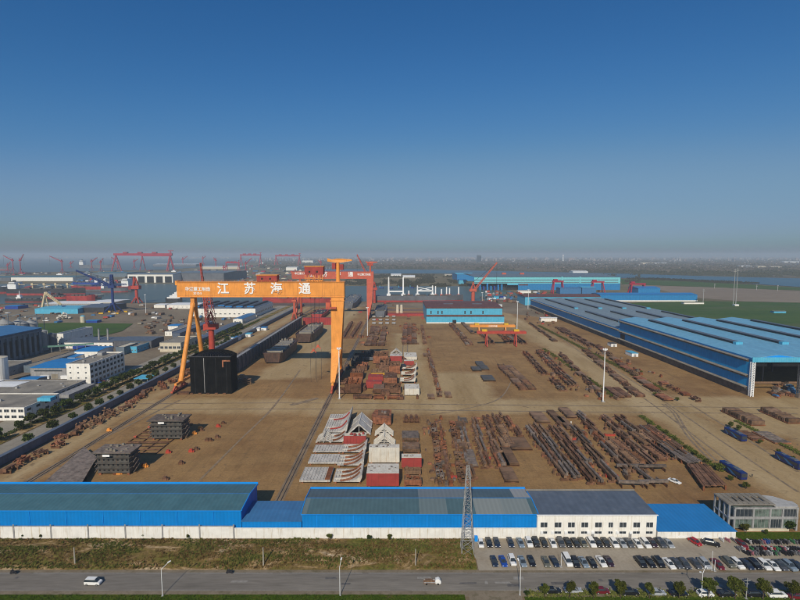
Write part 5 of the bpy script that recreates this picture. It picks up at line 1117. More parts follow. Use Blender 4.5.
# blue portal crane
M['crane_navy'] = paint('navy_crane_paint', (.012, .035, .16), var=.15, scale=.2)
x_, y_ = G(113.5, 313); zt_ = Zat(288, y_)
c = luffing_crane('tall royal-blue portal crane with a raised jib on the left quay', x_, y_, zt_, (Xat(74, 270.5, y_), y_+5, Zat(270.5, y_)), M['crane_navy'], r=2.2, cabw=10, base_w=22, boomw=3, seg=10, t_=.7)
MB().lattice((x_-34, y_, zt_+4), (x_+24, y_, zt_+6), 2.2, 2.2, 12, .6).build('counter_boom', M['crane_navy'], c)
MB().lattice((x_, y_, zt_+5), (x_, y_, zt_+22), 4.4, 2.6, 5, 1.0).build('mast', M['crane_navy'], c)
for i in (-1, 1):
    for j in (-1, 1): MB().box(x_+i*12.5-3.5, x_+i*12.5+3.5, y_+j*12.5-1, y_+j*12.5+1, 0, 2.2).build('bogie', M['yellow'], c)
x_, y_ = G(42.5, 312); t = thing('grab_crane', 'beige two-legged grab crane with arm sloping down to the right', 'crane', (x_, y_, 0))
tp = (Xat(45, 292.5, y_), y_, Zat(292.5, y_)); MB().bar((x_-2, y_, 0), tp, 3, 3, 2, 2).build('mast', M['beige'], t); MB().bar((x_+6, y_+8, 0), tp, 1.6).build('back_stay', M['beige'], t)
MB().lattice(tp, (Xat(63, 304, y_), y_-4, Zat(304.5, y_)), 2.6, 2, 8, .8).build('boom', M['beige'], t); MB().box(x_-5, x_+7, y_-3, y_+9, 0, 3).build('base', M['cream'], t)
# red portal crane on the quay edge
x_, y_ = G(137, 303); luffing_crane('red portal crane on the quay edge right of the blue crane', x_, y_, Zat(289, y_), (Xat(133.7, 277, y_), y_, Zat(277, y_)), M['crane_red'], r=3.0, cabw=15, base_w=15, boomw=3, seg=8, t_=.9)
# ------------------------------------------------------------------ great blue sheds on the right
XW = 236.0; XE = 374.0; YN0 = G(0, 402)[1]; YN1 = 511.0; YF1 = 864.0; ZN = 26.0; ZF = 16.0; YN0 = 317.0
M['shed_roof'] = sheet_metal('great_shed_roof', (.15, .37, .54), 2.4, 'Y', var=.1, dirt=(.25,.38,.45))
M['shed_roof_far'] = sheet_metal('far_shed_roof', (.19, .25, .29), 2.4, 'Y', var=.14, dirt=(.26,.26,.24))
M['shed_wall'] = sheet_metal('shed_side_cladding', (.006, .30, .66), 1.6, 'Y', var=.1, depth=.06)
BW = (XE-XW)/4
def roof_bays(t, x0, y0, y1, z, rise, mat, n=4):
    """shallow saw-tooth of gables across X, seen as the stepped far edge"""
    for k in range(n):
        a = x0+k*BW; m = MB()
        m.extr([(a+.02, z), (a+BW*.5, z+rise), (a+BW-.02, z), (a+BW-.02, z+.3), (a+BW*.5, z+rise+.3), (a+.02, z+.3)], 'Y', y0, y1); m.build('roof_bay', mat, t)
        g = MB(); g.extr([(a+.1, z-.01), (a+BW-.1, z-.01), (a+BW*.5, z+rise-.05)], 'Y', y0+.05, y0+.3); g.extr([(a+.1, z-.01), (a+BW-.1, z-.01), (a+BW*.5, z+rise-.05)], 'Y', y1-.3, y1-.05); g.build('gable_infill', M['blue_trim'], t)
def monitors(t, xs, y0, y1, z):
    for x in xs:
        MB().box(x-2.0, x+2.0, y0, y1, z, z+1.5).build('roof_monitor', M['hull_dark'], t)
        MB().box(x-2.3, x+2.3, y0, y1, z+1.51, z+1.75).build('monitor_cap', M['roof_slate'], t)
        MB().box(x-2.5, x+2.5, y0-3.5, y0-.02, z, z+1.7).build('monitor_end', M['light_blue'], t)
def louver_band(t, x, y0, y1, z, proj, hgt, nm='louver_canopy'):
    MB().add([(x,y0,z),(x-proj,y0,z-.6),(x-proj,y1,z-.6),(x,y1,z),(x,y0,z+.3),(x-proj,y0,z-.3),(x-proj,y1,z-.3),(x,y1,z+.3)], [(0,3,2,1),(4,5,6,7),(0,1,5,4),(2,3,7,6),(1,2,6,5),(3,0,4,7)]).build(nm, M['roof_conc'], t)
    m = MB(); m.box(x-.35, x-.005, y0, y1, z-hgt, z-.02); m.build('louver_band', M['louver'], t)
    m = MB(); k = y0+1.5
    while k < y1: m.box(x-.6, x-.36, k, k+.35, z-hgt, z-.3); k += 4.5
    m.build('louver_post', M['dark_conc'], t)
t = thing('assembly_hall', 'tallest blue shed with dark open front, nearest on the right', 'factory hall', ((XW+XE)/2, YN0, 0))
MB().box(XW, XW+.5, YN0+.1, YN1, 4.2, ZN-.02).build('side_wall', M['shed_wall'], t)
MB().box(XW-.05, XW+.5, YN0+.1, YN1, 0, 4.18).build('base_wall', M['louver'], t)
MB().box(XE-.5, XE, YN0+.1, YN1, 0, ZN-.02).build('side_wall', M['shed_wall'], t)
MB().box(XW+.51, XE-.51, YN1-.5, YN1, 0, ZN-.02).build('back_wall', M['dark_conc'], t)  # dark colour here stands for the shade deep inside the hall
sheet('hall_floor', [(XW-2,YN0-20),(500,YN0-20),(500,YN0+2),(XE+30,YN0+2),(XE+30,YN1),(XW-2,YN1)], .016, YARD, px=False)
sheet('yard', [(365,157),(520,157),(520,YN0-18),(365,YN0-18)], -.002, YARD, px=False)
roof_bays(t, XW, YN0-1, YN1+1, ZN, 2.4, M['shed_roof'])
MB().box(XW-.4, XE+.4, YN0-1.5, YN0-1.02, ZN-2.4, ZN+.9).build('front_fascia', M['light_blue'], t)
MB().box(XW-.5, XW+.02, YN0-1, YN1+1, ZN-1.0, ZN+.35).build('eave_trim', M['roof_blue'], t)
louver_band(t, XW-.5, YN0+2, YN1, ZN-1.05, 1.6, 1.8); louver_band(t, XW, YN0+2, YN1, 14.2, 2.0, 2.0); louver_band(t, XW-.05, YN0+2, YN1, 6.0, 2.0, 2.2)
monitors(t, [XW+BW*(.5)+.0, XW+BW*1.5, XW+BW*2.5, XW+BW*3.5], YN0+40, YN0+165, ZN+2.5)
m = MB(); m.lattice((XW+.6, YN0-.6, 0), (XW+.6, YN0-.6, ZN-2.5), 1.8, 1.8, 14, .45); m.build('corner_column', M['white_metal'], t)
for k in range(1, 5):
    m = MB(); m.lattice((XW+k*BW-.5, YN0+.8, 0), (XW+k*BW-.5, YN0+.8, ZN-2.5), 1.6, 1.6, 10, .4); m.build('frame_column', M['dark_conc'], t)
for k in range(5):
    for yy in (350, 385, 420): MB().box(XW+k*BW+(.6 if k == 0 else -1.2), XW+k*BW+(1.6 if k == 0 else -.2), yy, yy+1, 0, ZN-.1).build('inner_column', M['dark_conc'], t)
for k in range(4): MB().box(XW+k*BW+2, XW+(k+1)*BW-2, 345, 347, 14, 16).build('bridge_crane', M['hull_grey'], t)
m = MB()
for k in range(4): m.box(XW+k*BW+.7, XW+(k+1)*BW-2.0, YN0+14, YN0+14.6, 4.8, 6.2)
m.build('tie_beam', M['soil'], t)
t = thing('assembly_hall', 'longer and lower blue shed with grey roof running on behind the tallest one', 'factory hall', ((XW+XE)/2, YN1, 0))
MB().box(XW, XW+.5, YN1+.1, YF1, 3.6, ZF-.02).build('side_wall', M['shed_wall'], t)
MB().box(XW-.05, XW+.5, YN1+.1, YF1, 0, 3.58).build('base_wall', M['louver'], t)
MB().box(XE-.5, XE, YN1+1.2, YF1, 0, ZF-.02).build('side_wall', M['shed_wall'], t); MB().box(XW+.51, XE-.51, YF1-.5, YF1, 0, ZF-.02).build('back_wall', M['mid_blue'], t)
roof_bays(t, XW, YN1+1.1, YF1+1, ZF, 2.0, M['shed_roof_far'])
MB().box(XW-.5, XW+.02, YN1+.1, YF1+1, ZF-.9, ZF+.35).build('eave_trim', M['roof_blue'], t)
louver_band(t, XW-.5, YN1+.2, YF1, ZF-.95, 1.6, 1.6); louver_band(t, XW-.05, YN1+.2, YF1, 5.4, 2.0, 2.0)
mx_ = [XW+BW*.5, XW+BW*1.5, XW+BW*2.5, XW+BW*3.5]
monitors(t, mx_, 547, 648, ZF+2.1); monitors(t, mx_, 688, 830, ZF+2.1)
MB().box(XW-.12, XW-.004, 498, 508, 0, 11.5).build('big_door', M['black'], t)
for i, (px, py, lb) in enumerate(((635, 357, 'white site container with blue roof beside the shed door, nearer of two'), (614, 347, 'small white site container beside the long shed, farther of two'))):
    x_, y_ = G(px, py); L_ = (13, 9)[i]; t = thing('site_container', lb, 'container', (x_, y_, 0))
    MB().box(x_-3, x_+3, y_, y_+L_, .2, 3.3).build('wall', M['white_metal'], t); MB().box(x_-3.2, x_+3.2, y_-.2, y_+L_+.2, 3.31, 3.6).build('roof', M[('light_blue', 'deckhouse')[i]], t); MB().box(x_-1, x_+1, y_-.1, y_-.005, .3, 2.6).build('door', M['grey_conc'], t)
# ------------------------------------------------------------------ blue workshop with rusty roof in mid yard
r_ = block('blue_workshop', 'light blue workshop with rusty brown roof in the middle of the yard', 'workshop', 426.5, 502, 323, 308, 301, 'light_blue', 'brown_roof', None, None, parapet=.0)
zm = Zat(315.5, r_[3]); m = MB(); m.add([(r_[1]-.5,r_[3]-5,zm-1),(r_[2]+2,r_[3]-5,zm-1),(r_[2]+2,r_[3]-.02,zm+.8),(r_[1]-.5,r_[3]-.02,zm+.8),(r_[1]-.5,r_[3]-5,zm-.7),(r_[2]+2,r_[3]-5,zm-.7),(r_[2]+2,r_[3]-.02,zm+1.1),(r_[1]-.5,r_[3]-.02,zm+1.1)], [(0,3,2,1),(4,5,6,7),(0,1,5,4),(2,3,7,6),(1,2,6,5),(3,0,4,7)]); m.build('awning', M['brown_roof'], r_[0])
MB().box(r_[1]-.5, r_[2]+2, r_[3]-4.6, r_[3]-.03, 0, zm-1.02).build('lower_wall', M['light_blue'], r_[0])
MB().box(r_[1]-.5, r_[2]+2, r_[3]-4.75, r_[3]-4.61, 0, 1.7).build('plinth', M['whitewash'], r_[0])
MB().box(r_[1]-1, r_[2]+1, r_[3]-.6, r_[3]-.02, r_[5]-.3, r_[5]+.9).build('eave_trim', M['brown_roof'], r_[0])
for px in (431, 438, 442, 465, 471, 483): x_ = Xat(px, 312, r_[3]); MB().box(x_-.9, x_+.9, r_[3]-.1, r_[3]-.006, zm+2.2, zm+6.6).build('window_slot', M['hull_dark'], r_[0])
x_ = Xat(454, 320, r_[3]); MB().box(x_-2.6, x_+2.6, r_[3]-4.9, r_[3]-4.76, 0, 5).build('door', M['black'], r_[0])
xr2_ = (r_[1]+r_[2])/2; m = MB(); m.extr([(r_[1]-.6, r_[5]+.1), (xr2_, r_[5]+3.6), (r_[2]+.6, r_[5]+.1)], 'Y', r_[3]+.5, r_[4]); 
m = MB(); m.extr([(r_[3]-.5, r_[5]+.12), ((r_[3]+r_[4])/2, r_[5]+3.4), (r_[4], r_[5]+.12)], 'X', r_[1]-1, r_[2]+1); m.build('roof_slope', M['brown_roof'], r_[0])
for px in (447, 475): x_ = Xat(px, 304, 720); MB().box(x_-7, x_+7, 700, 704, r_[5]+1.8, r_[5]+2.7).build('skylight', M['silo_blue'], r_[0])
# yard gantries
def small_gantry(name, label, pxa, pxb, l1, l2, row_t, row_b, foot, mat, legmat, txt=None):
    Y0 = G(0, foot)[1]; xa, xb = Xat(pxa, row_t, Y0), Xat(pxb, row_t, Y0); zt, zb = Zat(row_t, Y0), Zat(row_b, Y0)
    t = thing(name, label, 'gantry crane', ((xa+xb)/2, Y0, 0))
    for j in (0, 4.5):
        g = MB().box(xa, xb, Y0+j, Y0+j+1.0, zb, zt).build('girder', mat, t)
        if j == 0 and txt: lettering(txt, (xa+xb)/2, (zt+zb)/2, Y0, (zt-zb)*.8, M['white_sign'], g, sx=1.3)
    for p in (l1, l2):
        x = Xat(p, foot, Y0); m = MB()
        for s_ in (-1, 1): m.bar((x, Y0+2.7+s_*5.5, .9), (x, Y0+2.7+s_*1.5, zb-.02), .9, 1.0, 1.4, 1.4)
        m.box(x-.5, x+.5, Y0-3.5, Y0+9, .4, 1.2); m.build('leg_frame', legmat, t)
    for p in (l1-2, l2+1): x = Xat(p, row_t, Y0); MB().box(x-2.6, x+2.6, Y0+.4, Y0+5, zt+.02, zt+2.1).build('hoist_trolley', M['yellow'], t)
    return t
small_gantry('yard_gantry', 'low orange yard gantry crane with white lettering behind the red one', 470.5, 515.5, 479, 505.5, 325.2, 327.3, 334.5, M['orange'], M['orange'], '江苏海通')
small_gantry('yard_gantry', 'low red yard gantry crane standing across the rusty beams', 477.5, 526.5, 486.7, 515.8, 331.6, 333.9, 346.5, M['crane_red'], M['crane_red'])
# ------------------------------------------------------------------ steel stock: one object per beam, plate pile, frame
def beam_proto(kind, L_):
    m = MB()
    if kind == 'girder': w_, h_ = .5, 1.0; m.box(-w_, w_, -L_/2, L_/2, .55, .68).box(-w_, w_, -L_/2, L_/2, .55+h_, .68+h_).box(-.09, .09, -L_/2, L_/2, .68, .55+h_); [m.box(-w_*.9, w_*.9, y-.05, y+.05, .69, .54+h_) for y in [(-L_/2+.5+i*(L_-1)/5) for i in range(6)]]
    elif kind == 'box': m.box(-.42, .42, -L_/2, L_/2, .75, 1.55); m.box(-.55, .55, -L_/2-.04, -L_/2+.12, .68, 1.62).box(-.55, .55, L_/2-.12, L_/2+.04, .68, 1.62); m.box(.5, .62, -L_/2+.5, L_/2-.3, .8, 1.2)
    elif kind == 'ladder':
        m.box(-1.9, -1.4, -L_/2, L_/2, .5, 1.2).box(1.4, 1.9, -L_/2, L_/2, .5, 1.2)
        for i in range(int(L_/1.8)): y = -L_/2+.6+i*1.8; m.box(-1.39, 1.39, y, y+.45, .6, 1.05)
    elif kind == 'plates':
        for i in range(5): m.box(-2.2+.05*(i % 2), 2.2-.06*i, -L_/2+.2*(i % 3), L_/2-.15*(i % 2), .5+i*.16, .63+i*.16)
    elif kind == 'pipe': m.tube((-.55,-L_/2,.95), (-.55,L_/2,.95), .42, n=10).tube((.5,-L_/2+.6,.95), (.5,L_/2-.4,.95), .42, n=10).tube((0,-L_/2+.3,1.68), (0,L_/2-.8,1.68), .38, n=10)
    elif kind == 'column':   # girder with end brackets
        m.box(-.55, .55, -L_/2, L_/2, .55, 1.45)
        for i in range(3): y = -L_/2+1+i*(L_-2)/2; m.box(-.95, .95, y-.15, y+.15, .75, 1.25)
        m.box(-.9, .9, -L_/2-.5, -L_/2, .5, 1.7)
    elif kind == 'frame': 
        q3 = random.Random(int(L_)*3)
        for i in range(9): a = -L_/2+i*L_/9; x_ = q3.uniform(-1.7, .4); w_ = q3.uniform(.5, 1.8); z_ = q3.uniform(.5, 1.3); m.box(x_, x_+w_, a, a+L_/9*q3.uniform(.25, .9), z_, z_+q3.uniform(.12, .5))
        for x_ in (-1.5, -.2, 1.0): o_ = q3.uniform(0, L_*.3); m.box(x_-.12, x_+.12, -L_/2+o_, L_/2-q3.uniform(0, L_*.3), .7, 1.1+q3.uniform(0, .4))
    return m
PROTO = {}
SM = dict(girder='steel_brown', box='steel_grey', ladder='rust', plates='steel_brown', pipe='steel_brown', column='rust', frame='steel_brown')
KN = dict(girder=('steel_girder', 'girder'), box=('box_beam', 'box beam'), ladder=('ladder_truss', 'ladder-like truss'), plates=('plate_stack', 'plate stack'), pipe=('pipe_bundle', 'pipe bundle'), column=('column_beam', 'bracketed column'), frame=('steel_assembly', 'steel assembly'))
def stock(kind, x, y, L_, rz, label, group, mat=None, z=0.0, wide=1.0):
    key = (kind, round(L_)); 
    if key not in PROTO:
        o = beam_proto(kind, round(L_)).build(KN[kind][0], M[SM[kind]]); PROTO[key] = o
        
        for v_ in o.data.vertices: v_.co.z += .45
        sp = MB(); n = max(2, int(L_/4))
        for i in range(n): yy = -L_/2+1+i*(L_-2)/(n-1); e = 1.6 if kind not in ('plates', 'ladder') else 2.3; sp.box(-e, e, yy-.17, yy+.17, .02, .93)
        s_ = sp.build('bearer', M['rust'], o); KIDS[o.name] = [s_]; new = o
    else: new = dup(PROTO[key])
    new.location = (x, y, z); new.rotation_euler = (0, 0, rz); new.scale = (wide*1.12, 1, 1.35 if kind != 'plates' else 1.1)
    tag(new, label, KN[kind][1], group)
    if mat: new.material_slots[0].link = 'OBJECT'; new.material_slots[0].material = M[mat]
    return new
q = random.Random(11)
MATW = ['steel_brown', 'steel_brown', 'rust', 'rust', 'steel_grey', 'rust_orange']
def row(near, far, kinds, label, n_par=1, gap=1.5, lens=(12, 18), wide=1.0, mats=None, step=2.2):
    (xn, yn), (xf, yf) = G(*near), G(*far)
    for p in range(n_par):
        y = yn+1; y += q.uniform(0, 3)*(p > 0)
        while y < yf-4:
            L_ = min(q.choice(range(lens[0], lens[1]+1, 2)), max(6, int(yf-y))); L_ = int(L_//2*2)
            u = (y+L_/2-yn)/(yf-yn); x = xn+(xf-xn)*u+p*step+q.uniform(-.25, .25)
            k_ = q.choice(kinds); stock(k_, x, y+L_/2, L_, q.uniform(-.025, .025), '%s %s' % ({'girder':'steel girder','box':'boxy steel beam','ladder':'ladder-like steel truss','plates':'stack of steel plates','pipe':'bundle of pipes','column':'bracketed steel column','frame':'odd steel frame piece'}[k_], label), 'steel '+label, mats and q.choice(mats) or q.choice(MATW), wide=wide)
            y += L_+q.uniform(.2, gap*.7)
# lower stock field
row((441,484),(433,424), ['frame'], 'in the sparse strip right of the red-fronted block', 1, 5, (6, 8))
row((449.5,485),(440,428), ['girder','frame'], 'in the second strip right of the red-fronted block', 1, 2.5, (10, 14), mats=['rust','rust_orange'])
row((462,485),(452,421), ['frame','box','girder'], 'in the strip just left of the lattice tower top', 1, 2, (6, 10))
row((469.5,484),(459,421), ['plates','box','girder'], 'in the strip directly above the lattice tower top', 2, 2, (6, 10), mats=['steel_grey','steel_brown'])
row((484,471),(472,421), ['box','girder'], 'in the first strip right of the lattice tower top', 2, 2.5)
row((498,471),(484,419), ['box','girder','column'], 'in the second strip right of the lattice tower top', 2, 2)
row((506,450),(492.5,418), ['ladder','girder'], 'in the short strip beside the brown plate stacks', 2, 1.5, mats=['rust','steel_brown'])
row((521,441),(500,417), ['girder','column'], 'in the strip above the wide brown table stack', 2, 1.5)
for i, (pa, pf, lb) in enumerate((((502,468),(497,450),'left of the pair by the bare patch'), ((512.5,468),(505,450),'right of the pair by the bare patch'), ((513,485),(505,470),'nearest the blue roof edge'), ((520,452),(517,439.5),'widest one, alone above the bare patch'), ((541,424),(538,414.5),'farthest single table by the cross road'), ((560,426),(552,412.5),'left of the far trio'), ((570,431),(561,419),'middle of the far trio'), ((572,419),(563,410),'right of the far trio'))):
    (xa, ya), (xb, yb) = G(*pa), G(*pf); stock('plates', (xa+xb)/2, (ya+yb)/2, max(8, int((yb-ya)//2*2)), 0, 'brown steel plate stack in the middle field, '+lb, 'brown plate stacks', 'steel_brown', wide=[1.15,1.2,1.2,2.1,1.6,.9,.9,1.2][i])
row((566,483),(525,428), ['girder','column','box'], 'in the leftmost of the long dense rows', 2, 1, mats=['steel_grey','steel_brown','rust'])
row((575,483),(534,426), ['girder','box'], 'in the second of the long dense rows', 2, .8, mats=['steel_grey','steel_brown','hull_grey'])
row((591,487),(549,429), ['girder','box'], 'in the third of the long dense rows', 2, .8, mats=['steel_brown','rust'])
row((601,487),(558,427), ['box','girder','column'], 'in the fourth of the long dense rows', 1, 1)
row((613,485),(570,428), ['girder','box'], 'in the fifth of the long dense rows', 2, .8, mats=['steel_brown','steel_grey'])
row((627,476),(576,414), ['column','girder','box'], 'in the sixth of the long dense rows', 2, 1)
row((640,468),(598,438), ['ladder'], 'in the broad row of lattice frames', 2, .8, mats=['rust','steel_brown'], step=4.2)
row((652,470),(601,418), ['girder','column'], 'in the eighth of the long dense rows', 2, 1, mats=['steel_brown','rust'])
row((662,463),(615,418), ['ladder','girder','column'], 'in the ninth of the long dense rows', 2, 1, step=3)
row((676,462),(640,429), ['box','girder','frame'], 'in the dense row beside the raised brown plates', 3, 1, step=2.8)
# wide grey H-frames near the white car, red spreader arms
for i, (px, py, rz) in enumerate(((630,470,1.57),(652,470.5,1.57),(643,478,.1),(633,487,1.5),(653,486,1.6))): x, y = G(px, py); stock('box', x, y, 12, rz, 'grey H-frame beam left of the white car, in the group by the dark roof', 'grey frames left of the white car', 'steel_grey')
for i, (px, py) in enumerate(((573,440),(583,449),(603,465),(612,477),(481,429),(484,449),(486,459),(477,419),(454,466),(456,478),(540,447),(548,457),(610,436),(648,428),(624,427),(637,460))):
    x, y = G(px, py); m = MB(); m.box(x-2.6, x+2.6, y-.4, y+.4, .05, 1.0).box(x-2.9, x-2.4, y-.6, y+.6, .05, 1.3); o = solo(m, 'trestle', M['rust_orange'] if i % 3 else M['crane_red'], 'orange-red steel trestle lying crosswise between the beam rows', 'trestle', 'crosswise red trestles among the beam rows')
# raised brown plate canopies beside the hedge
def plate_table(pts, label, mat, h=2.2, n=9):
    """long raised deck of plates; pts = near-left, near-right, far-right, far-left pixels"""
    P = [G(px, py, h) for px, py in pts]; t = thing('plate_table', label, 'steel platform', (P[0][0], P[0][1], 0), group='raised plate platforms by the hedge')
    for k in range(n):
        a, b_ = k/n, (k+.93)/n; L = lambda A, B, u: (A[0]+(B[0]-A[0])*u, A[1]+(B[1]-A[1])*u)
        zz = h+.12*((k*5) % 3); MB().prism([L(P[0],P[1],a), L(P[0],P[1],b_), L(P[3],P[2],b_), L(P[3],P[2],a)], zz-.35, zz).build('plate', M[mat], t)
    for u in (.02, .35, .68, .98):
        for w_ in (.04, .96):
            A = (P[0][0]+(P[1][0]-P[0][0])*w_, P[0][1]+(P[1][1]-P[0][1])*w_); B = (P[3][0]+(P[2][0]-P[3][0])*w_, P[3][1]+(P[2][1]-P[3][1])*w_); x = A[0]+(B[0]-A[0])*u; y = A[1]+(B[1]-A[1])*u
            MB().box(x-.3, x+.3, y-.3, y+.3, 0, h-.36).build('support', M['rust_orange'], t)
plate_table([(654,441),(669,437),(651,424.5),(635,426)], 'raised platform of brown plates by the hedge, farthest of four', 'rust')
plate_table([(672,451),(683,446),(670,437.5),(656,441.5)], 'raised platform of brown-grey plates by the hedge, second farthest', 'steel_brown')
plate_table([(688,463),(702,461),(684,449.5),(669,451.5)], 'raised platform of grey plates by the hedge, second nearest', 'steel_grey')
plate_table([(703,486),(727,485),(706,464),(687,464)], 'raised platform of rusty brown plates, nearest the reception building', 'rust', n=12)
# hedges along the lanes
hedge([(141.5,203),(142.5,277)], 3.0, 1.5, 'low hedge beside the raised brown plates, nearest the reception building', .3, 34, LEAF_Y)
hedge([(144,312),(146,480)], 3.4, 1.5, 'patchy hedge left of the main lane beyond the cross road', .42, 18, LEAF_Y, gap=.45)
hedge([(186,330),(187,640)], 4.0, 1.6, 'long patchy hedge right of the main lane beside the long blue shed', .45, 16, LEAF_Y, gap=.4)
hedge([(191,205),(193,268)], 3.0, 1.5, 'low hedge right of the main lane between the dark blue buses', .32, 28, LEAF_Y)
hedge([(ent1+3, 126.6),(140, 126.6)], 2.4, .8, 'brown-green hedge along the road verge under the roadside trees', .25, 60, WEEDG)
yt_ = Kit([tree_proto(1.5, 1.3, .8, 600, .26, 9, s, LEAF_Y, 'young_tree') for s in (31, 32)])
for i, (px, py, s_) in enumerate(((650.5,426,1.1),(658,429,.8),(666,434,.9),(675.5,441,.7),(685,448.5,.75),(694.5,455.5,1.0),(706.5,463.5,.9),(719,471.5,1.3),(746,489,1.1),(731,481,.9))):
    x, y = G(px, py); yt_.place((x, y, 0), i, 'small yellowish tree in the hedge by the raised plates, %s from the cross road' % nth(i+1), 'young trees in the yard hedges', scale=s_)
for i, (px, py, s_) in enumerate(((731,428,1.35),(739,431,1.2),(760,444,.9),(793,461,.9),(778,453,.8))):
    x, y = G(px, py); yt_.place((x, y, 0), i+.5, 'small yellowish tree near the buses at right, %s from the cross road' % nth(i+1), 'young trees in the yard hedges', scale=s_)
for i, (px, py, s_) in enumerate(((641,373,.8),(612,398,1),(590,381,1),(572,371,.9),(655,396,1),(677,401,1),(545,353,.9))):
    x, y = G(px, py); yt_.place((x, y, 0), i+.2, 'small bushy tree in the patchy hedges beyond the cross road, %s of seven' % nth(i+1), 'young trees in the yard hedges', scale=s_)
# buses
bt = thing('bus', 'bus', 'bus', (0,0,0), absolute=False); m = MB()
m.extr([(-1.25,.45),(1.25,.45),(1.28,1.4),(1.25,2.9),(1.05,3.15),(-1.05,3.15),(-1.25,2.9),(-1.28,1.4)], 'Y', -5.8, 5.8); m.build('body', paint('bus_navy', (.008,.02,.12), rough=.35, var=.1, spec=.5), bt)
MB().box(-1.30,-1.27,-5.2,5.3,1.5,2.6).box(1.27,1.30,-5.2,5.3,1.5,2.6).box(-1.1,1.1,-5.84,-5.81,1.3,2.8).box(-1.0,1.0,5.81,5.84,1.7,2.7).build('windows', M['glass'], bt)
sw = MB(); 
for s_ in (-1, 1): sw.add([(s_*1.31,-3.5,.8),(s_*1.31,-1.2,.8),(s_*1.31,1.8,2.4),(s_*1.31,.2,2.4)], [(0,1,2,3)]); sw.add([(s_*1.31,2.6,.8),(s_*1.31,3.6,.8),(s_*1.31,5.2,2.2),(s_*1.31,4.6,2.2)], [(0,1,2,3)])
sw.build('pale_swoosh', M['roof_blue2'], bt)
MB().box(-.9,.9,-3.5,-.8,3.16,3.45).box(-.7,.7,2.2,3.6,3.16,3.4).build('roof_unit', M['roof_slate'], bt)
for s_ in (-1, 1):
    for y in (-3.6, 3.4): wo = MB().tube((s_*1.0,y,.5),(s_*1.29,y,.5),.5,n=14).build('wheel', M['tyre'], bt); MB().tube((s_*1.285,y,.5),(s_*1.31,y,.5),.26,n=10).build('rim', M['galv'], wo)
learn(bt); BK = Kit([bt])
for i, (px, py, lb) in enumerate(((735,437.5,'dark blue bus parked by two small trees near the tall open shed'),(732.5,474,'dark blue bus beside the low hedge, nearest the reception building'),(789,464.5,'dark blue bus at the right edge of the yard'))):
    x, y = G(px, py); BK.place((x, y, .02), R(2) if i != 1 else R(4), lb, 'dark blue buses in the yard', scale=1.1)
# loads by the open hall
for i, (pa, pb, py, y2, h_, mm, lb) in enumerate(((751,776,426,411.5,3.6,'steel_brown','brown stack of steel ribs in front of the open shed, left one'),(788,812,424,411.5,3.4,'steel_brown','brown stack of steel ribs in front of the open shed, right one'),(775,803,444,432.5,1.2,'steel_grey','wide grey plate pile behind the right-edge bus'),(753,772,441,432.5,1.4,'rust','low rusty scrap line between two buses'))):
    Y0 = G(0, py)[1]; Y1 = G(0, y2)[1]; xa, xb = Xat(pa, py, Y0), Xat(pb, py, Y0); xb = xa+(xb-xa)*.55; t = thing('steel_load', lb, 'steel load', ((xa+xb)/2, Y0, 0)); n = 9
    for k in range(n):
        y = Y0+(Y1-Y0)*k/n; m = MB(); m.box(xa+q.uniform(-.3,.3), xb+q.uniform(-.3,.3), y, y+(Y1-Y0)/n*.75, .7, h_*q.uniform(.75,1)); m.build('rib', M[mm], t)
    MB().box(xa-.3, xb+.3, Y0-.2, Y1, .3, .69).build('trailer_bed', M['rust_orange'], t)
# upper stock field
row((351,339),(361,323), ['box'], 'as long planks beside the red crane leg', 1, 1, (20, 20), mats=['rust'], wide=2.2); row((343,339),(352,323), ['box'], 'as the left long plank by the orange leg', 1, 1, (20, 20), mats=['rust'], wide=2.2)
for i in range(4):
    for j in range(3): x, y = G(374+i*6.6, 324-j*3.4); stock('plates', x, y, 12, 0, 'pale pinkish deck panel among the twelve laid out past the red crane leg', 'twelve pale panels past the red crane leg', 'block_grey', wide=1.05)
row((368,346.5),(374,327), ['plates','frame'], 'in the rust piles left of the far mast', 2, 1, (8, 12), step=6, wide=1.3, mats=['rust','steel_brown']); row((381,346.5),(385,327), ['plates','frame'], 'in the rust piles right of the far mast', 1, 1, (8, 12), wide=1.4, mats=['rust','steel_brown'])
row((404,345),(406,324), ['frame','plates'], 'in the scrap patch before the blue workshop, left', 3, 2, (8, 12), step=5.5, mats=['rust','rust_orange','steel_brown'], wide=1.2)
row((425,345),(422,326), ['frame','column'], 'in the scrap patch before the blue workshop, right', 1, 2, (8, 12), mats=['rust','steel_brown'], wide=1.2)
row((468,346),(449,324), ['girder','frame','ladder'], 'in the diagonal row below the blue workshop', 2, 1.5, (12, 16), step=4)
row((473,334),(462,323), ['plates'], 'between the blue workshop and orange gantry', 1, 2, (12, 16), mats=['steel_brown'])
row((490,345),(480,334), ['ladder','girder'], 'under the left half of the red gantry', 2, 1.5, (12, 18), step=4.5); row((508,344),(496,332), ['ladder','girder','frame'], 'under the right half of the red gantry', 3, 1.5, (12, 18), step=4.5); row((523,345),(510,334), ['girder'], 'right of the red gantry leg', 2, 1.5, (12, 18), step=3.5)
row((432,372),(428,350), ['frame','girder'], 'in the thin strip right of the upper block cluster, far part', 1, 2, (8, 12)); row((440,398),(431,360), ['frame','girder','column'], 'in the thin strip right of the upper block cluster, near part', 1, 2, (8, 12))
for i, (px, py, n_) in enumerate(((431,398,8),(448,396,10),(425.5,356,8))): x, y = G(px, py); stock('plates', x, y, n_, 0, ['small brown pallet stack beside the white box block', 'lone dark pallet on the cross road edge', 'dark pallet right of the white curved blocks'][i], 'lone pallets', 'steel_brown', wide=.9)
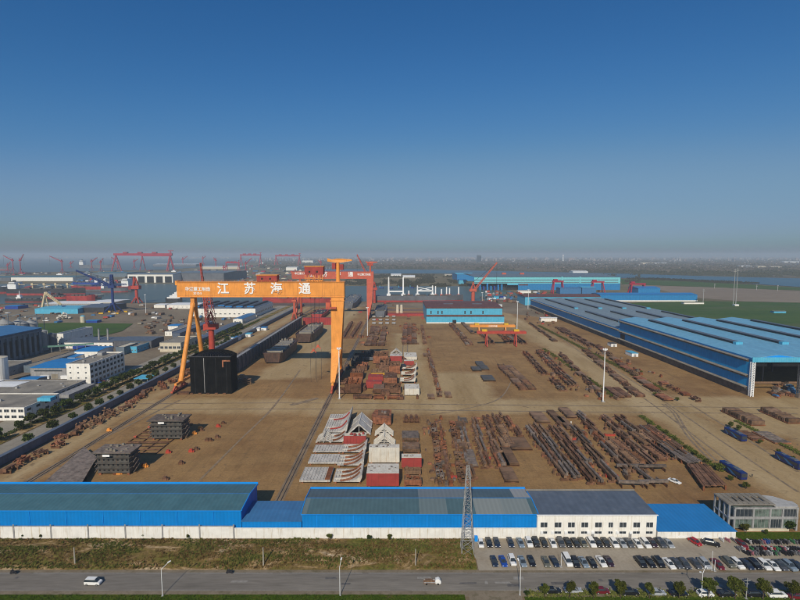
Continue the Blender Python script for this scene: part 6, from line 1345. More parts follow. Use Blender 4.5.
for i, (px, py, w_) in enumerate(((476,370,1.5),(484,369,1.4),(488,379.5,1.9),(480,365,1.4))): x, y = G(px, py); stock('plates', x, y, 12 if i < 2 else 14, 0, 'dark grey plate pile lying alone in the middle lane, %s from the left' % nth([1, 3, 4, 2][i]), 'dark plates in the middle lane', 'deckhouse', wide=w_)
row((524,391),(500,366), ['plates','ladder'], 'in the broad brown row left of the dark beams', 2, 1.5, (10, 14), step=6, wide=1.3, mats=['steel_brown','rust'])
row((543,376),(523,353), ['girder','box'], 'in the dark beams below the red gantry, left line', 2, 1, (12, 14), step=3); row((570,388),(536,352), ['box','girder','column'], 'in the dark beams below the red gantry, right line', 3, 1, (12, 14), step=2.6)
row((562,392),(549,380), ['frame','box'], 'near the cross road left of the tall mast', 2, 1.5, (8, 10), step=3)
row((597,392),(560,354), ['plates','frame','girder'], 'left of the patchy hedge, before the main lane', 1, 1.5, (8, 12), mats=['rust','steel_brown'], wide=1.1)
row((622,399),(606,388), ['plates'], 'at the foot of the tall right mast', 2, 1.5, (10, 12), mats=['rust'], step=5)
row((640,398),(585,351), ['plates','ladder','frame'], 'in the rust row left of the long hedge by the sheds', 1, 1.5, (10, 12), mats=['rust','steel_brown'], wide=1.3)
row((668,402),(597,346), ['frame','plates'], 'in the rust row right of the long hedge by the sheds', 1, 3, (8, 12), mats=['rust','steel_brown','rust_orange'], wide=1.3)
row((590,348),(556,328), ['plates','girder','frame'], 'in the farther rust row by the long hedge', 2, 2, (10, 14), mats=['rust','steel_brown'], step=6, wide=1.2)
row((555,342),(530,324), ['girder','plates'], 'in the far row left of the main lane beyond the gantries', 1, 2, (12, 16), mats=['steel_brown'], wide=1.2)
row((700,403),(660,383), ['frame','plates'], 'against the base of the tall open shed', 1, 12, (6, 8), mats=['rust','rust_orange'])
# scrap along the perimeter wall
for i in range(34):
    y = 205+i*8.6+q.uniform(-2, 2); x = -172+q.uniform(-3.5, 4)
    if y > 470: break
    stock(q.choice(['frame', 'column', 'frame']), x, y, q.choice([6, 8]), q.uniform(-.6, .6), 'rusty scrap steel piled along the blue-grey perimeter wall', 'scrap along the perimeter wall', q.choice(['rust', 'rust_orange']), wide=1.3)
x_, y_ = G(99, 421); m = MB()
for k in range(60): a = Vector((x_+q.uniform(-13, 13)*.45, y_+q.uniform(-14, 16), q.uniform(.3, 3.2))); m.bar(a, a+Vector((q.uniform(-1.6,1.6), q.uniform(-1.6,1.6), q.uniform(-1,1))), q.uniform(.4, 1.0))
solo(m, 'scrap_heap', paint('tangled_rust', (.23,.13,.07), var=.4), 'big tangled heap of rusty scrap against the blue-grey wall', 'heap')
for i, (px, py, c_) in enumerate(((79,466,'orange'),(81,467,'orange'),(119,474,'orange'),(124,472,'orange'),(145,467,'orange'),(144,466,'crane_red'),(168,453,'crane_red'),(218,427,'crane_red'),(191,452,'crane_red'),(196,450,'rust'),(223,424,'rust'),(210,441,'rust'),(217,438,'rust'),(181,464,'rust'),(109,431,'orange'),(184,437,'orange'),(194,434,'orange'),(201,431,'rust'),(165,480,'rust'),(116,452,'crane_red'),(207,441,'rust'),(200,429,'orange'))):
    x, y = G(px, py); m = MB(); m.box(x-.9, x+.9, y-.7, y+.7, .05, 1.1).box(x-.6, x+.7, y-.5, y+.5, 1.11, 1.6).box(x+.8, x+1.6, y-.4, y+.4, .05, .8)
    cn = {'orange':'orange', 'crane_red':'bright red', 'rust':'rust-brown'}[c_]
    solo(m, 'machine', M[c_], '%s small yard machine or bin on the ground around the deckhouse blocks' % cn, 'machine', '%s bins around the deckhouse blocks' % cn)
# ------------------------------------------------------------------ ship blocks
def blockrect(pa, pb, ynear, yfar, h):
    """ground rectangle from near-edge pixels (top of block height h used for the far edge)"""
    Y0 = G(0, ynear)[1]; Y1 = Dz(yfar, h); return Xat(pa, ynear, Y0), Xat(pb, ynear, Y0), Y0, max(Y1, Y0+3)
def blocks_base(t, xa, xb, Y0, Y1, z=.8):
    for i in (.08, .92):
        for j in (.08, .5, .92): x = xa+(xb-xa)*i; y = Y0+(Y1-Y0)*j; MB().box(x-.35, x+.35, y-.35, y+.35, 0, z-.01).build('support', M['rust_orange'], t)
def panel_block(pa, pb, yn, yf, label, mat='block_grey', h=2.6, stripe=None):
    xa, xb, Y0, Y1 = blockrect(pa, pb, yn, yf, h); t = thing('ship_block', label, 'ship block', ((xa+xb)/2, Y0, 0), group='ship blocks')
    MB().box(xa, xb, Y0, Y1, h-.35, h).build('deck_plate', M[mat], t)
    n = max(4, int((xb-xa)/1.3)); m = MB()
    for k in range(n+1): x = xa+(xb-xa-.15)*k/n; m.box(x, x+.15, Y0+.05, Y1-.05, .8, h-.36); m.box(x, x+.12, Y0+.2, Y1-.2, h+.01, h+.22)
    m.build('stiffeners', M[mat], t); m = MB()
    for k in range(3): y = Y0+.1+(Y1-Y0-.5)*k/2; m.box(xa, xb, y, y+.2, .8, h-.37)
    m.build('web_frames', M[mat], t)
    if stripe: MB().box(*( (xa, xb, Y1-1.6, Y1-.1) if stripe == 'far' else (xb-2.2, xb-.1, Y0+.2, Y1-.2)), h+.23, h+.30).build('rust_stripe', M['rust_orange'], t)
    blocks_base(t, xa, xb, Y0, Y1); return t
def curved_block(pa, pb, yn, yf, label, mat='block_grey', ribs='rust_orange', h=2.2, rise=2.8, npl=3):
    xa, xb, Y0, Y1 = blockrect(pa, pb, yn, yf, h); t = thing('ship_block', label, 'ship block', ((xa+xb)/2, Y0, 0), group='ship blocks'); w = xb-xa
    prof = [(xa, h-.3), (xa, h)]+[(xa+w*u, h+rise*max(0, (u-.55)/.45)**2.2) for u in (.3, .55, .7, .82, .92, 1.0)]+[(xb, h+rise-1.2), (xb-.8, h-.4)]
    m = MB(); m.extr(prof, 'Y', Y0, Y1); m.build('shell', M[mat], t)
    for k in range(npl):
        y = Y0+(Y1-Y0)*(k+.35)/npl; m = MB(); n = 7; pts = [(xa+w*(.25+.65*i/n), y-2.0+4.5*(i/n)**1.6, h+.1+rise*max(0,(.25+.65*i/n-.55)/.45)**2.2) for i in range(n+1)]
        for a, b_ in zip(pts, pts[1:]): m.bar((a[0],a[1],a[2]+.5), (b_[0],b_[1],b_[2]+.5), .22, .7)
        m.build('curved_rib', M[ribs], t)
        m = MB(); m.bar((xa+w*.05, y, h+.35), (xa+w*.55, y+.6, h+.35), .2, .7); m.build('web', M[mat], t)
    m = MB()
    for i in range(7): x = xa+w*(.06+.1*i); m.box(x, x+.12, Y0+.1, Y1-.1, h+.01, h+.3)
    m.build('stiffeners', M[mat], t); blocks_base(t, xa, xb, Y0, Y1, h-.35); return t
def tent_block(pa, pb, yn, yf, label, mat='block_grey', h=5.5, open_=False):
    xa, xb, Y0, Y1 = blockrect(pa, pb, yn, yf, h); Y1 = max(Y0+5, Y1); t = thing('ship_block', label, 'ship block', ((xa+xb)/2, Y0, 0), group='ship blocks'); xm = (xa+xb)/2
    if not open_:
        for sg in (-1, 1):
            xo = xa if sg < 0 else xb; m = MB(); m.add([(xo,Y0,.9),(xo,Y1,.9),(xm,Y1,h),(xm,Y0,h),(xo-sg*.1,Y0,.6),(xo-sg*.1,Y1,.6),(xm,Y1,h-.5),(xm,Y0,h-.5)], [(0,1,2,3),(4,7,6,5),(0,3,7,4),(1,5,6,2),(0,4,5,1),(3,2,6,7)]); m.build('slope_plate', M[mat], t)
    m = MB(); n = 5 if open_ else 3
    for k in range(n):
        y = Y0+.2+(Y1-Y0-.6)*k/(n-1); m.bar((xa,y,.8), (xm,y,h-.3), .45, .6); m.bar((xb,y,.8), (xm,y,h-.3), .45, .6); m.bar((xa+.5,y,1.6), (xb-.5,y,1.6), .35, .4); m.bar((xm,y,.6), (xm,y,h-.5), .3)
        if open_: m.bar((xa+(xm-xa)*.5,y,.8+(h-1)*.5), (xb-(xb-xm)*.5,y,.8+(h-1)*.5), .3); m.bar((xa+(xm-xa)*.5,y,.8), (xa+(xm-xa)*.5,y,h*.5), .3)
    for j in (.5,) if not open_ else (0, .25, .5, .75, 1): m.bar((xa+(xb-xa)*j, Y0, (.9 if j in (0,1) else h*(.5 if j != .5 else 1))), (xa+(xb-xa)*j, Y1, (.9 if j in (0,1) else h*(.5 if j != .5 else 1))), .4)
    m.build('frames', M[mat], t); blocks_base(t, xa, xb, Y0, Y1); return t
def cell_block(pa, pb, yn, yf, ytop, label, mat, top=None, inner=None, seed=0, cells=(3, 3), closed=False):
    """box-shaped block with open cells on top, a plain or plated front"""
    Y0 = G(0, yn)[1]; h = max(2.0, Zat(ytop, Y0)); xa, xb = Xat(pa, yn, Y0), Xat(pb, yn, Y0); Y1 = max(Dz(yf, h), Y0+4)
    t = thing('ship_block', label, 'ship block', ((xa+xb)/2, Y0, 0), group='ship blocks'); w = .22; z0 = .7; q = random.Random(seed)
    MB().box(xa, xb, Y0, Y0+w, z0, h).build('front_plate', M[mat], t)
    mt = M[top or mat]; m = MB(); m.box(xa, xa+w, Y0+w, Y1, z0, h).box(xb-w, xb, Y0+w, Y1, z0, h).box(xa+w, xb-w, Y1-w, Y1, z0, h); m.build('side_plate', mt, t)
    if closed: MB().box(xa+.01, xb-.01, Y0+.01, Y1-.01, h+.01, h+.2).build('deck_plate', mt, t)
    else:
        MB().box(xa+w, xb-w, Y0+w, Y1-w, z0, z0+(h-z0)*.35).build('inner_deck', M[inner or mat], t)
        m = MB()
        for k in range(1, cells[0]): x = xa+(xb-xa)*k/cells[0]; m.box(x-.1, x+.1, Y0+w, Y1-w, z0+(h-z0)*.35, h-q.uniform(.05, .8))
        for k in range(1, cells[1]): y = Y0+(Y1-Y0)*k/cells[1]; m.box(xa+w, xb-w, y-.1, y+.1, z0+(h-z0)*.36, h-q.uniform(.05, .8))
        m.build('cell_walls', mt, t)
    m = MB()
    for k in range(9):
        x = q.uniform(xa+.3, xb-1.2); y = q.uniform(Y0+.5, Y1-1.5); s_ = q.uniform(.3, .8); m.box(x, x+s_*1.5, y, y+s_, h-.1+.2*closed, h+q.uniform(.2, 1.0)*(.5 if closed else 1))
    m.build('fittings', M['steel_grey' if closed else (inner or mat)], t)
    m = MB(); n = max(3, int((xb-xa)/1.4))
    for k in range(n): x = xa+.3+(xb-xa-.6)*k/(n-1); m.box(x-.07, x+.07, Y0-.14, Y0-.004, z0+.1, h-.1)
    m.build('front_stiffeners', M[mat], t); blocks_base(t, xa, xb, Y0, Y1, .7); return t
def bow_block(pa, pb, yn, yf, label, h=4.5):
    xa, xb, Y0, Y1 = blockrect(pa, pb, yn, yf, h); t = thing('ship_block', label, 'ship block', ((xa+xb)/2, Y0, 0), group='ship blocks'); w = xb-xa; d = Y1-Y0
    poly = [(xb, Y0)]+[(xa+w*.45-w*.45*math.sin(a), Y0+d*.35*(1-math.cos(a))*1.0+d*.05) for a in (R(0), R(25), R(50), R(70), R(90))]+[(xa+w*.15, Y1), (xb, Y1)]
    m = MB(); m.prism(poly, .7, h); m.build('shell', M['rust_orange'], t)
    m = MB(); m.prism([(xa+w*.35, Y0+d*.3), (xb-w*.1, Y0+d*.2), (xb-w*.1, Y1-d*.15), (xa+w*.3, Y1-d*.15)], h+.01, h+.25); m.build('deck_plate', M['rust'], t)
    MB().box(xa+w*.6, xa+w*.75, Y0+d*.45, Y0+d*.6, h+.26, h+1.2).box(xa+w*.5, xa+w*.56, Y0+d*.55, Y0+d*.7, h+.26, h+.9).build('fittings', M['steel_grey'], t)
    blocks_base(t, xa+w*.15, xb, Y0+d*.1, Y1, .7)
# lower cluster, column by column from the left
panel_block(299.5, 330, 484, 467, 'flat light grey panel block with rusty right side, nearest the blue roof', stripe='side', h=1.6)
panel_block(308, 337.5, 465.5, 454, 'flat light grey panel block, second from the blue roof, leftmost column', h=1.4)
panel_block(313, 341.5, 454, 443.5, 'flat grey panel block with rusty stripe, third from the blue roof, leftmost column', stripe='far', h=1.4)
tent_block(316, 331, 444, 430, 'jumbled open grey frame block with dark holes, fourth in the leftmost column', h=3.8, open_=True)
curved_block(329, 344, 444, 433, 'small broken grey curved block beside the jumbled open frame', rise=1.6, h=1.5, npl=2)
curved_block(323, 348, 435, 414, 'grey block with a tall curled fin, farthest in the leftmost column', ribs='block_red', rise=5, npl=2, h=1.8)
curved_block(333, 362, 484.5, 468.5, 'grey curved bilge block with bent ribs, nearest in the second column', npl=3, h=1.5)
curved_block(337, 364, 468, 454.5, 'grey curved bilge block, second in the second column', npl=3, h=1.5)
curved_block(341, 366.5, 454.5, 444, 'grey curved bilge block with two rusty ribs, third in the second column', npl=2, h=1.5)
cell_block(343.5, 366, 445.5, 434, 436, 'low block with plain dark red front in the second column', 'block_red', 'block_grey')
tent_block(347.5, 370.5, 436, 412, 'grey roof-shaped tent block with dark triangular opening, far end of second column', h=6.6)
bow_block(371, 391, 426, 409.5, 'rusty bow block with rounded front, farthest of the lower cluster')
tent_block(373.5, 395, 448, 431, 'white skeleton block of sloping frames behind the big white box', 'block_white', h=5.6, open_=True)
tent_block(375, 393, 437, 423, 'smaller white skeleton block in front of the rounded rusty block', 'block_white', h=5.2, open_=True)
cell_block(369, 399.5, 464, 445, 448, 'big cream-white box block, centre of the third column', 'block_white', 'block_white', closed=True, seed=5)
cell_block(366.5, 399, 487.5, 464, 473.5, 'long dark red fronted block with white top, nearest the blue roof', 'block_red', 'block_white', closed=True, seed=6)
cell_block(402, 419, 442, 431, 438, 'brown-grey plated block, farthest of the fourth column', 'steel_brown', 'steel_grey', seed=7, closed=True)
cell_block(402.5, 420, 454, 442, 449.5, 'brown plated block between the grey and red ones in the fourth column', 'steel_brown', 'steel_brown', seed=8, closed=True)
cell_block(401.5, 421.5, 469, 455, 457.8, 'dark red fronted block with pale rim in the narrow fourth column', 'block_red', 'block_white', closed=True, seed=9)
cell_block(404, 421.5, 487, 475, 480, 'brown and ochre frame block nearest the blue roof in the fourth column', 'rust_orange', 'soil', seed=10, cells=(4, 4))
cell_block(404.5, 421, 476, 467.5, 471, 'ochre frame block right behind the nearest one in the fourth column', 'soil', 'soil', seed=16, cells=(4, 3))
x, y = G(410, 422); 
for i in range(3): x, y = G(406+i*5.2, 421); stock('column', x, y, 8, 0, 'rusty column standing clear behind the brown-grey plated block', 'columns behind the plated block', 'rust')
# upper cluster
UB = [(345,361,394,377,384,'rust','rust_orange','rust block, nearest on the left of the upper cluster'),(350,363,380,368.5,373,'rust_orange','rust','rust block with cut-out top, second on the left'),
 (354,367,371,362,366,'rust','rust_orange','low orange-rust block by the dark blue-black one'),(351,363,366,353,361,'hull_dark','hull_dark','scrap block painted blackish for the crane shadow'),(362,374,361,350,357,'hull_grey','hull_dark','block painted dark blue-black for the crane shadow'),  # last two blocks: girder's cast shadow put into their dark colours
 (373,388,364,351,356,'rust_orange','rust','tall rust block at the top of the cluster'),(379,389,372,357,365,'rust','rust','narrow rust block beside the grey tent'),(389,400,374.5,361,366,'rust_orange','rust','rust block right of the ochre frame'),
 (371,388,376,369,373,'yellow','soil','ochre-yellow flat frame across the middle'),(366,382,389,380,382,'block_red','block_red','crimson block, front one of the pair'),(368,383,382,374,377,'block_red','block_red','crimson block, back one of the pair'),
 (384,397,386,373,378,'rust_orange','rust','rust block right of the crimson pair'),(373,384,394,384,389,'rust','soil','rusty open frame block in front of the crimson pair'),(384,401,394,383,388,'rust','rust','wide rusty bow-shaped block with teal spot'),
 (390,402,363,354,356,'block_red','block_grey','crimson fronted block below the grey tent'),(404,414,366,360,361,'block_red','block_white','small crimson fronted white block'),(404,417,360.5,352.5,357,'block_white','block_white','cream block at the top of the white column')]
for i, (a, b_, yn, yf, yt_, m1, m2, lb) in enumerate(UB): cell_block(a, b_, yn, yf, yt_, lb+' in upper cluster' if 'cluster' not in lb else lb, m1, m2, seed=20+i, closed=('crimson' in lb or 'cream' in lb), inner=m2)
tent_block(390.5, 402, 355, 348, 'pale grey tent-shaped block at the back of the upper cluster', h=5.5)
for i, (a, b_, yn, yf) in enumerate(((400,416,384,377.5),(401,416.5,377,371.5),(402,417,371,366))): curved_block(a, b_, yn, yf, 'pale curved rib block, %s in the white column of the upper cluster' % ['nearest', 'middle', 'farthest'][i], 'block_white', npl=2, rise=3.5)
cell_block(404.5, 419.5, 396, 384, 389, 'big plain cream box block at the front corner of the upper cluster', 'block_white', 'block_white', closed=True, seed=50)
for i, (a, b_, yn) in enumerate(((353,372,399.5),(373.5,384.5,400),(387,400,400))): panel_block(a, b_, yn, yn-5.5, 'low rusty panel block fronting the upper cluster, %s of three' % ['left', 'middle', 'right'][i], 'rust' if i == 0 else 'rust_orange', h=2.4)
for i, (a, b_, yn) in enumerate(((336,345,394),(338,346,385))): cell_block(a, b_, yn, yn-7, yn-3, 'small scrap block beside the tall mast, %s' % ['near one', 'far one'][i], 'rust', 'rust', seed=60+i)
# ------------------------------------------------------------------ motorbikes, road traffic
def bike_mesh():
    m = MB()
    for y in (-.62, .62): m.tube((-.07,y,.3), (.07,y,.3), .3, n=10)
    m.box(-.16,.16,-.35,.75,.55,.8).box(-.13,.13,-.62,-.3,.45,.95).box(-.36,.36,-.55,-.48,.98,1.05).bar((0,-.6,.35),(0,-.48,1.0),.07).box(-.2,.2,-.3,.2,.25,.55)
    return m
bk0 = bike_mesh().build('motor_scooter', paint('scooter_black', (.02,.02,.025))); used_b = False
BC = {'black':(.02,.02,.025),'red':(.30,.03,.04),'blue':(.03,.08,.26),'white':(.5,.5,.5),'pink':(.36,.14,.17),'green':(.05,.18,.08),'grey':(.15,.15,.16)}
BM = {k: paint('scooter_'+k, v) for k, v in BC.items()}
rows_b = [(747, 802, 543, 'back row of scooters along the lawn', 0), (738, 802, 550, 'middle row of scooters', 0), (746, 802, 554.5, 'front row of scooters nearest the cars', 0), (722, 737, 541.6, 'loose scooter group beyond the black car', 1)]
bi = 0
for a, b_, yy_, nm, loose in rows_b:
    Y = G(0, yy_)[1]; x = Xat(a, yy_, Y); xe = Xat(b_, yy_, Y); kk = 0
    while x < xe:
        if rnd.random() > .06:
            bi += 1; kk += 1; o = bk0 if not used_b else dup(bk0); used_b = True; col = rnd.choice(['black','black','black','grey','red','blue','white','pink','grey','green','black','black','grey','black'])
            o.location = (x, Y+rnd.uniform(-.2, .2), .03); o.rotation_euler = (rnd.uniform(-.05,.05), rnd.uniform(-.12,.12), rnd.uniform(-.2,.2)+.15); o.scale = (1.15,)*3
            tag(o, '%s scooter in the %s, %s from left' % (col, nm, nth(kk)), 'scooter', 'scooters parked by the reception building')
            o.material_slots[0].link = 'OBJECT'; o.material_slots[0].material = BM[col]
        x += rnd.uniform(.75, 1.0)*(2.0 if loose else 1)
# flatbed truck with white cab
x, y = G(428, 583.5); t = thing('cargo_tricycle', 'small flatbed truck with rounded white cab crossing the road', 'truck', (x, y, 0), R(-90), absolute=False); t.scale = (.8, .8, .8)
MB().box(-.9,.9,-1.6,2.6,.55,.75).build('flatbed', M['rust'], t); MB().box(-.85,-.8,-1.5,2.6,.76,1.15).box(.8,.85,-1.5,2.6,.76,1.15).box(-.8,.8,2.5,2.6,.76,1.15).build('side_rail', M['grey_conc'], t)
m = MB(); loft(m, [(1.9,.6,.55,.4,1.3),(2.1,.8,.7,.35,1.9),(3.2,.85,.75,.3,2.15),(3.9,.8,.6,.3,1.6),(4.1,.6,.5,.4,1.0)]); 
m2 = MB(); m2.v = [(a, b_-.1+.75, c) for a, b_, c in m.v]; m2.f = m.f; m2.build('cab', WHITE_P, t); MB().box(-.6,.6,4.4,4.5,1.2,1.75).build('windscreen', M['glass'], t)
for s_ in (-1, 1):
    for yy_ in (-.6, 3.6): MB().tube((s_*.75,yy_,.35), (s_*.95,yy_,.35), .35, n=12).build('wheel', M['tyre'], t)
MB().box(-.6,.6,-1.0,1.6,.76,1.5).build('cargo', M['soil'], t)
# people on bikes on the road
def person_mesh(t, z=0.0, sit=True):
    """one skinned body: hips, spine, head, arms to the handlebar, legs to the pedals"""
    V = [(0,0,.95),(0,-.08,1.2),(0,-.14,1.42),(0,-.16,1.52),(0,-.18,1.68),
     (.2,-.12,1.40),(.24,-.32,1.18),(.22,-.55,1.08),(-.2,-.12,1.40),(-.24,-.32,1.18),(-.22,-.55,1.08),
     (.1,0,.93),(.13,-.36,.80),(.13,-.22,.36),(.13,-.36,.30),(-.1,0,.93),(-.13,-.38,.74),(-.13,-.16,.34),(-.13,-.30,.28)]
    E = [(0,1),(1,2),(2,3),(3,4),(2,5),(5,6),(6,7),(2,8),(8,9),(9,10),(0,11),(11,12),(12,13),(13,14),(0,15),(15,16),(16,17),(17,18)]
    Rd = [.15,.15,.14,.06,.105,.07,.05,.04,.07,.05,.04,.11,.08,.055,.045,.11,.08,.055,.045]
    me = bpy.data.meshes.new('body'); me.from_pydata(V, E, []); o = bpy.data.objects.new('body', me); C.objects.link(o)
    sk = o.modifiers.new('skin', 'SKIN'); sv = me.skin_vertices[0].data
    for i, r0 in enumerate(Rd): sv[i].radius = (r0, r0)
    sv[0].use_root = True; o.modifiers.new('sub', 'SUBSURF').levels = 1; me.materials.append(M['hull_dark']); o.parent = t; return o
for i, (px, py, rz, lb) in enumerate(((229.5, 573.5, R(-90), 'person in dark clothes riding a scooter along the far edge of the road'), (13.5, 574, R(-90), 'person in dark clothes on a scooter near the left edge of the road'))):
    x, y = G(px, py); b2 = dup(bk0); b2.location = (x, y, .01); b2.rotation_euler = (0,0,rz); b2.scale = (1.15,)*3; tag(b2, 'dark scooter ridden along the road %s' % ['below the lean-to shed pole', 'at its left end'][i], 'scooter')
    b2.material_slots[0].link = 'OBJECT'; b2.material_slots[0].material = BM['black']
    pr = thing('person', lb, 'person', (x, y, 0), rz, absolute=False); person_mesh(pr); MB().tube((0,-.18,1.66), (0,-.18,1.86), .15, .10, 12).build('helmet', M['rust_orange' if i == 0 else 'hull_dark'], pr)
# walkers in the yard
for i, (px, py) in enumerate(((752, 477.5), (603.5, 419), (571, 424))):
    x, y = G(px, py); pr = thing('person', ['person in dark clothes walking right of the nearest bus', 'person in pale clothes standing on the cross road edge left of the tall mast', 'person in white standing by the farthest brown plates'][i], 'person', (x, y, 0), absolute=False)
    V = [(0,0,.92),(0,0,1.2),(0,0,1.42),(0,0,1.52),(0,0,1.68),(.2,0,1.4),(.24,.05,1.12),(.22,-.08,.88),(-.2,0,1.4),(-.24,-.05,1.12),(-.22,.1,.88),(.1,0,.88),(.11,-.1,.48),(.11,.05,.08),(.11,-.12,.05),(-.1,0,.88),(-.11,.12,.48),(-.11,.25,.1),(-.11,.08,.05)]
    E = [(0,1),(1,2),(2,3),(3,4),(2,5),(5,6),(6,7),(2,8),(8,9),(9,10),(0,11),(11,12),(12,13),(13,14),(0,15),(15,16),(16,17),(17,18)]
    me = bpy.data.meshes.new('body'); me.from_pydata(V, E, []); o = bpy.data.objects.new('body', me); C.objects.link(o); o.modifiers.new('skin', 'SKIN'); sv = me.skin_vertices[0].data
    for k, r0 in enumerate([.15,.15,.14,.06,.105,.07,.05,.04,.07,.05,.04,.11,.08,.055,.045,.11,.08,.055,.045]): sv[k].radius = (r0, r0)
    sv[0].use_root = True; o.modifiers.new('sub', 'SUBSURF').levels = 1; me.materials.append(M['hull_dark' if i == 0 else 'white_sign']); o.parent = pr
# ------------------------------------------------------------------ north bank: turquoise shipyard, cranes, ships
Y0 = G(0, 290)[1]; YB = 1556; hT = 33
xa, xb = Xat(474, 290, Y0), Xat(620, 290, Y0); xo, xo2 = Xat(478, 290, Y0), Xat(508, 290, Y0)
t = thing('turquoise_hall', 'very long pale turquoise hall with blue lower wall on the far bank', 'factory hall', ((xa+xb)/2, Y0, 0))
zl = Zat(283.5, Y0); hT = Zat(277, Y0)
MB().box(xa, xb, Y0, Y0+1, zl, hT).build('upper_wall', M['cyan'], t)
MB().box(xa, xb-6, Y0-.6, Y0-.01, Zat(280.2, Y0), Zat(279.6, Y0)).box(xa, xb-6, Y0-.6, Y0-.01, Zat(282.5, Y0), Zat(282.0, Y0)).build('window_band', M['silo_blue'], t)
MB().box(Xat(518, 290, Y0), xb, Y0+.5, Y0+1.2, 0, zl).build('lower_wall', M['mid_blue'], t)
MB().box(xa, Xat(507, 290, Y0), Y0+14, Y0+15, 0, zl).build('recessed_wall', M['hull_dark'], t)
MB().box(Xat(507.2, 290, Y0), Xat(517.8, 290, Y0), Y0+10, Y0+11, 0, zl).build('bay_shade', M['black'], t)  # black panel paints the shade inside the bay
MB().box(Xat(507.2, 290, Y0), Xat(517.8, 290, Y0), Y0+.5, Y0+1.2, zl*.75, zl).build('bay_lintel', M['light_blue'], t)
MB().box(Xat(519, 290, Y0), Xat(528, 290, Y0), Y0+.2, Y0+.48, zl*.7, zl*.9).build('brown_canopy', M['brown_roof'], t)
m = MB(); m.extr([(Y0-1, hT+.02), ((Y0+YB)/2, hT+4), (YB, hT+.02)], 'X', xa, xb); m.build('roof', M['silo_blue'], t)
for px in (562, 580): x_ = Xat(px, 280, Y0); MB().box(x_-2, x_+2, Y0-.8, Y0-.62, zl, hT+1).build('pilaster', M['cyan'], t)
for i in range(7): x_ = Xat(480+i*3.6, 290, Y0); MB().box(x_-2, x_+2, Y0-3, Y0+12, 0, zl*random.Random(i).uniform(.5, 1)).build('machinery', M[('mid_blue','crane_blue','roof_blue')[i % 3]], t)
for i, px in enumerate((504, 522)): x_ = Xat(px, 274, Y0+100); MB().box(x_-6, x_+6, Y0+98, Y0+106, hT+2.5, hT+8).build('roof_vent', M['red_orange'], t)
def far_block(name, label, cat, pa, pb, yb, yt, depth, wall, roof, extra=None, pitched=True):
    Y0 = G(0, yb)[1]; h = max(1.0, Zat(yt, Y0)); xa, xb = Xat(pa, yb, Y0), Xat(pb, yb, Y0); t = thing(name, label, cat, ((xa+xb)/2, Y0, 0))
    MB().box(xa, xb, Y0, Y0+depth, -.5, h-.03).build('wall', M[wall], t); m = MB()
    if pitched: m.extr([(Y0-.6, h), (Y0+depth*.5, h+min(3.5, depth*.06)), (Y0+depth, h)], 'X', xa-.8, xb+.8)
    else: m.box(xa-.5, xb+.5, Y0-.5, Y0+depth, h, h+.5)
    m.build('roof', M[roof], t)
    if extra == 'bays':
        n = 5
        for k in range(n):
            a = xa+(xb-xa)*(k+.12)/n; MB().box(a, a+(xb-xa)*.76/n, Y0-.3, Y0-.02, 0, h*.78).build('bay_shade', M['black'], t)  # flat black panels on the wall, painted shade of the bay interiors
    if extra == 'plinth': MB().box(xa-.5, xb+.5, Y0-1, Y0-.05, 0, h*.18).build('plinth', M['white'], t)
    return t
far_block('blue_hall', 'blue hall with dark side, left end of the turquoise shipyard', 'hall', 457, 474.5, 281, 274.5, 160, 'mid_blue', 'light_blue')
far_block('blue_hall', 'small blue hall tucked below the left end of the turquoise hall', 'hall', 459, 466, 284, 280, 40, 'light_blue', 'roof_blue')
far_block('blue_hall', 'blue shed cluster between the two crimson gantries, left part', 'shed', 560, 581, 294, 288.2, 30, 'roof_blue2', 'roof_blue2')
far_block('blue_hall', 'pale blue shed between the two crimson gantries, right part', 'shed', 582, 596, 294, 287.6, 30, 'roof_blue2', 'light_blue')
far_block('maroon_shed', 'dark maroon-roofed store above the blue shed cluster', 'shed', 565, 579, 287.5, 285.5, 20, 'mid_blue', 'brown_roof')
far_block('blue_hall', 'long bright blue hall with white plinth at the edge of the right green field', 'hall', 600, 697, 301.5, 294.8, 45, 'mid_blue', 'roof_blue', 'plinth')
far_block('blue_hall', 'blue hall behind the red crane girders on the right', 'hall', 638, 660, 295, 288.2, 50, 'mid_blue', 'roof_blue')
far_block('blue_hall', 'low long blue hall behind the far end of the right sheds', 'hall', 525, 601, 305, 297, 60, 'light_blue', 'brown_roof')
far_block('site_office', 'white hut by the river end of the mid yard', 'hut', 494, 502, 306.8, 305, 12, 'white', 'white_metal')
far_block('site_office', 'white low hut on the far bank in front of the turquoise hall', 'hut', 518, 531, 293, 290.8, 12, 'white', 'white_metal')
far_block('site_office', 'small turquoise hut in the cluttered yard', 'hut', 494, 499, 299, 296.5, 12, 'light_blue', 'light_blue')
far_block('site_office', 'small violet-blue hut in the cluttered yard', 'hut', 500, 505.5, 299, 296.5, 12, 'crane_blue', 'crane_blue')
far_block('site_office', 'white hut with trusses at the entrance of the long right shed', 'hut', 541, 557, 321.5, 318, 10, 'white', 'white_metal')
far_block('roadside_hut', 'row of pale huts at the far edge of the right green field', 'hut', 684, 704, 304, 302.5, 10, 'white', 'roof_conc')
far_block('roadside_hut', 'small white hut beside the twin field masts', 'hut', 735, 739, 306, 304.6, 8, 'white', 'white_metal')
far_block('roadside_hut', 'pale blue huts on the far lane across the right green field', 'hut', 774, 786, 313, 311.2, 8, 'light_blue', 'roof_conc')
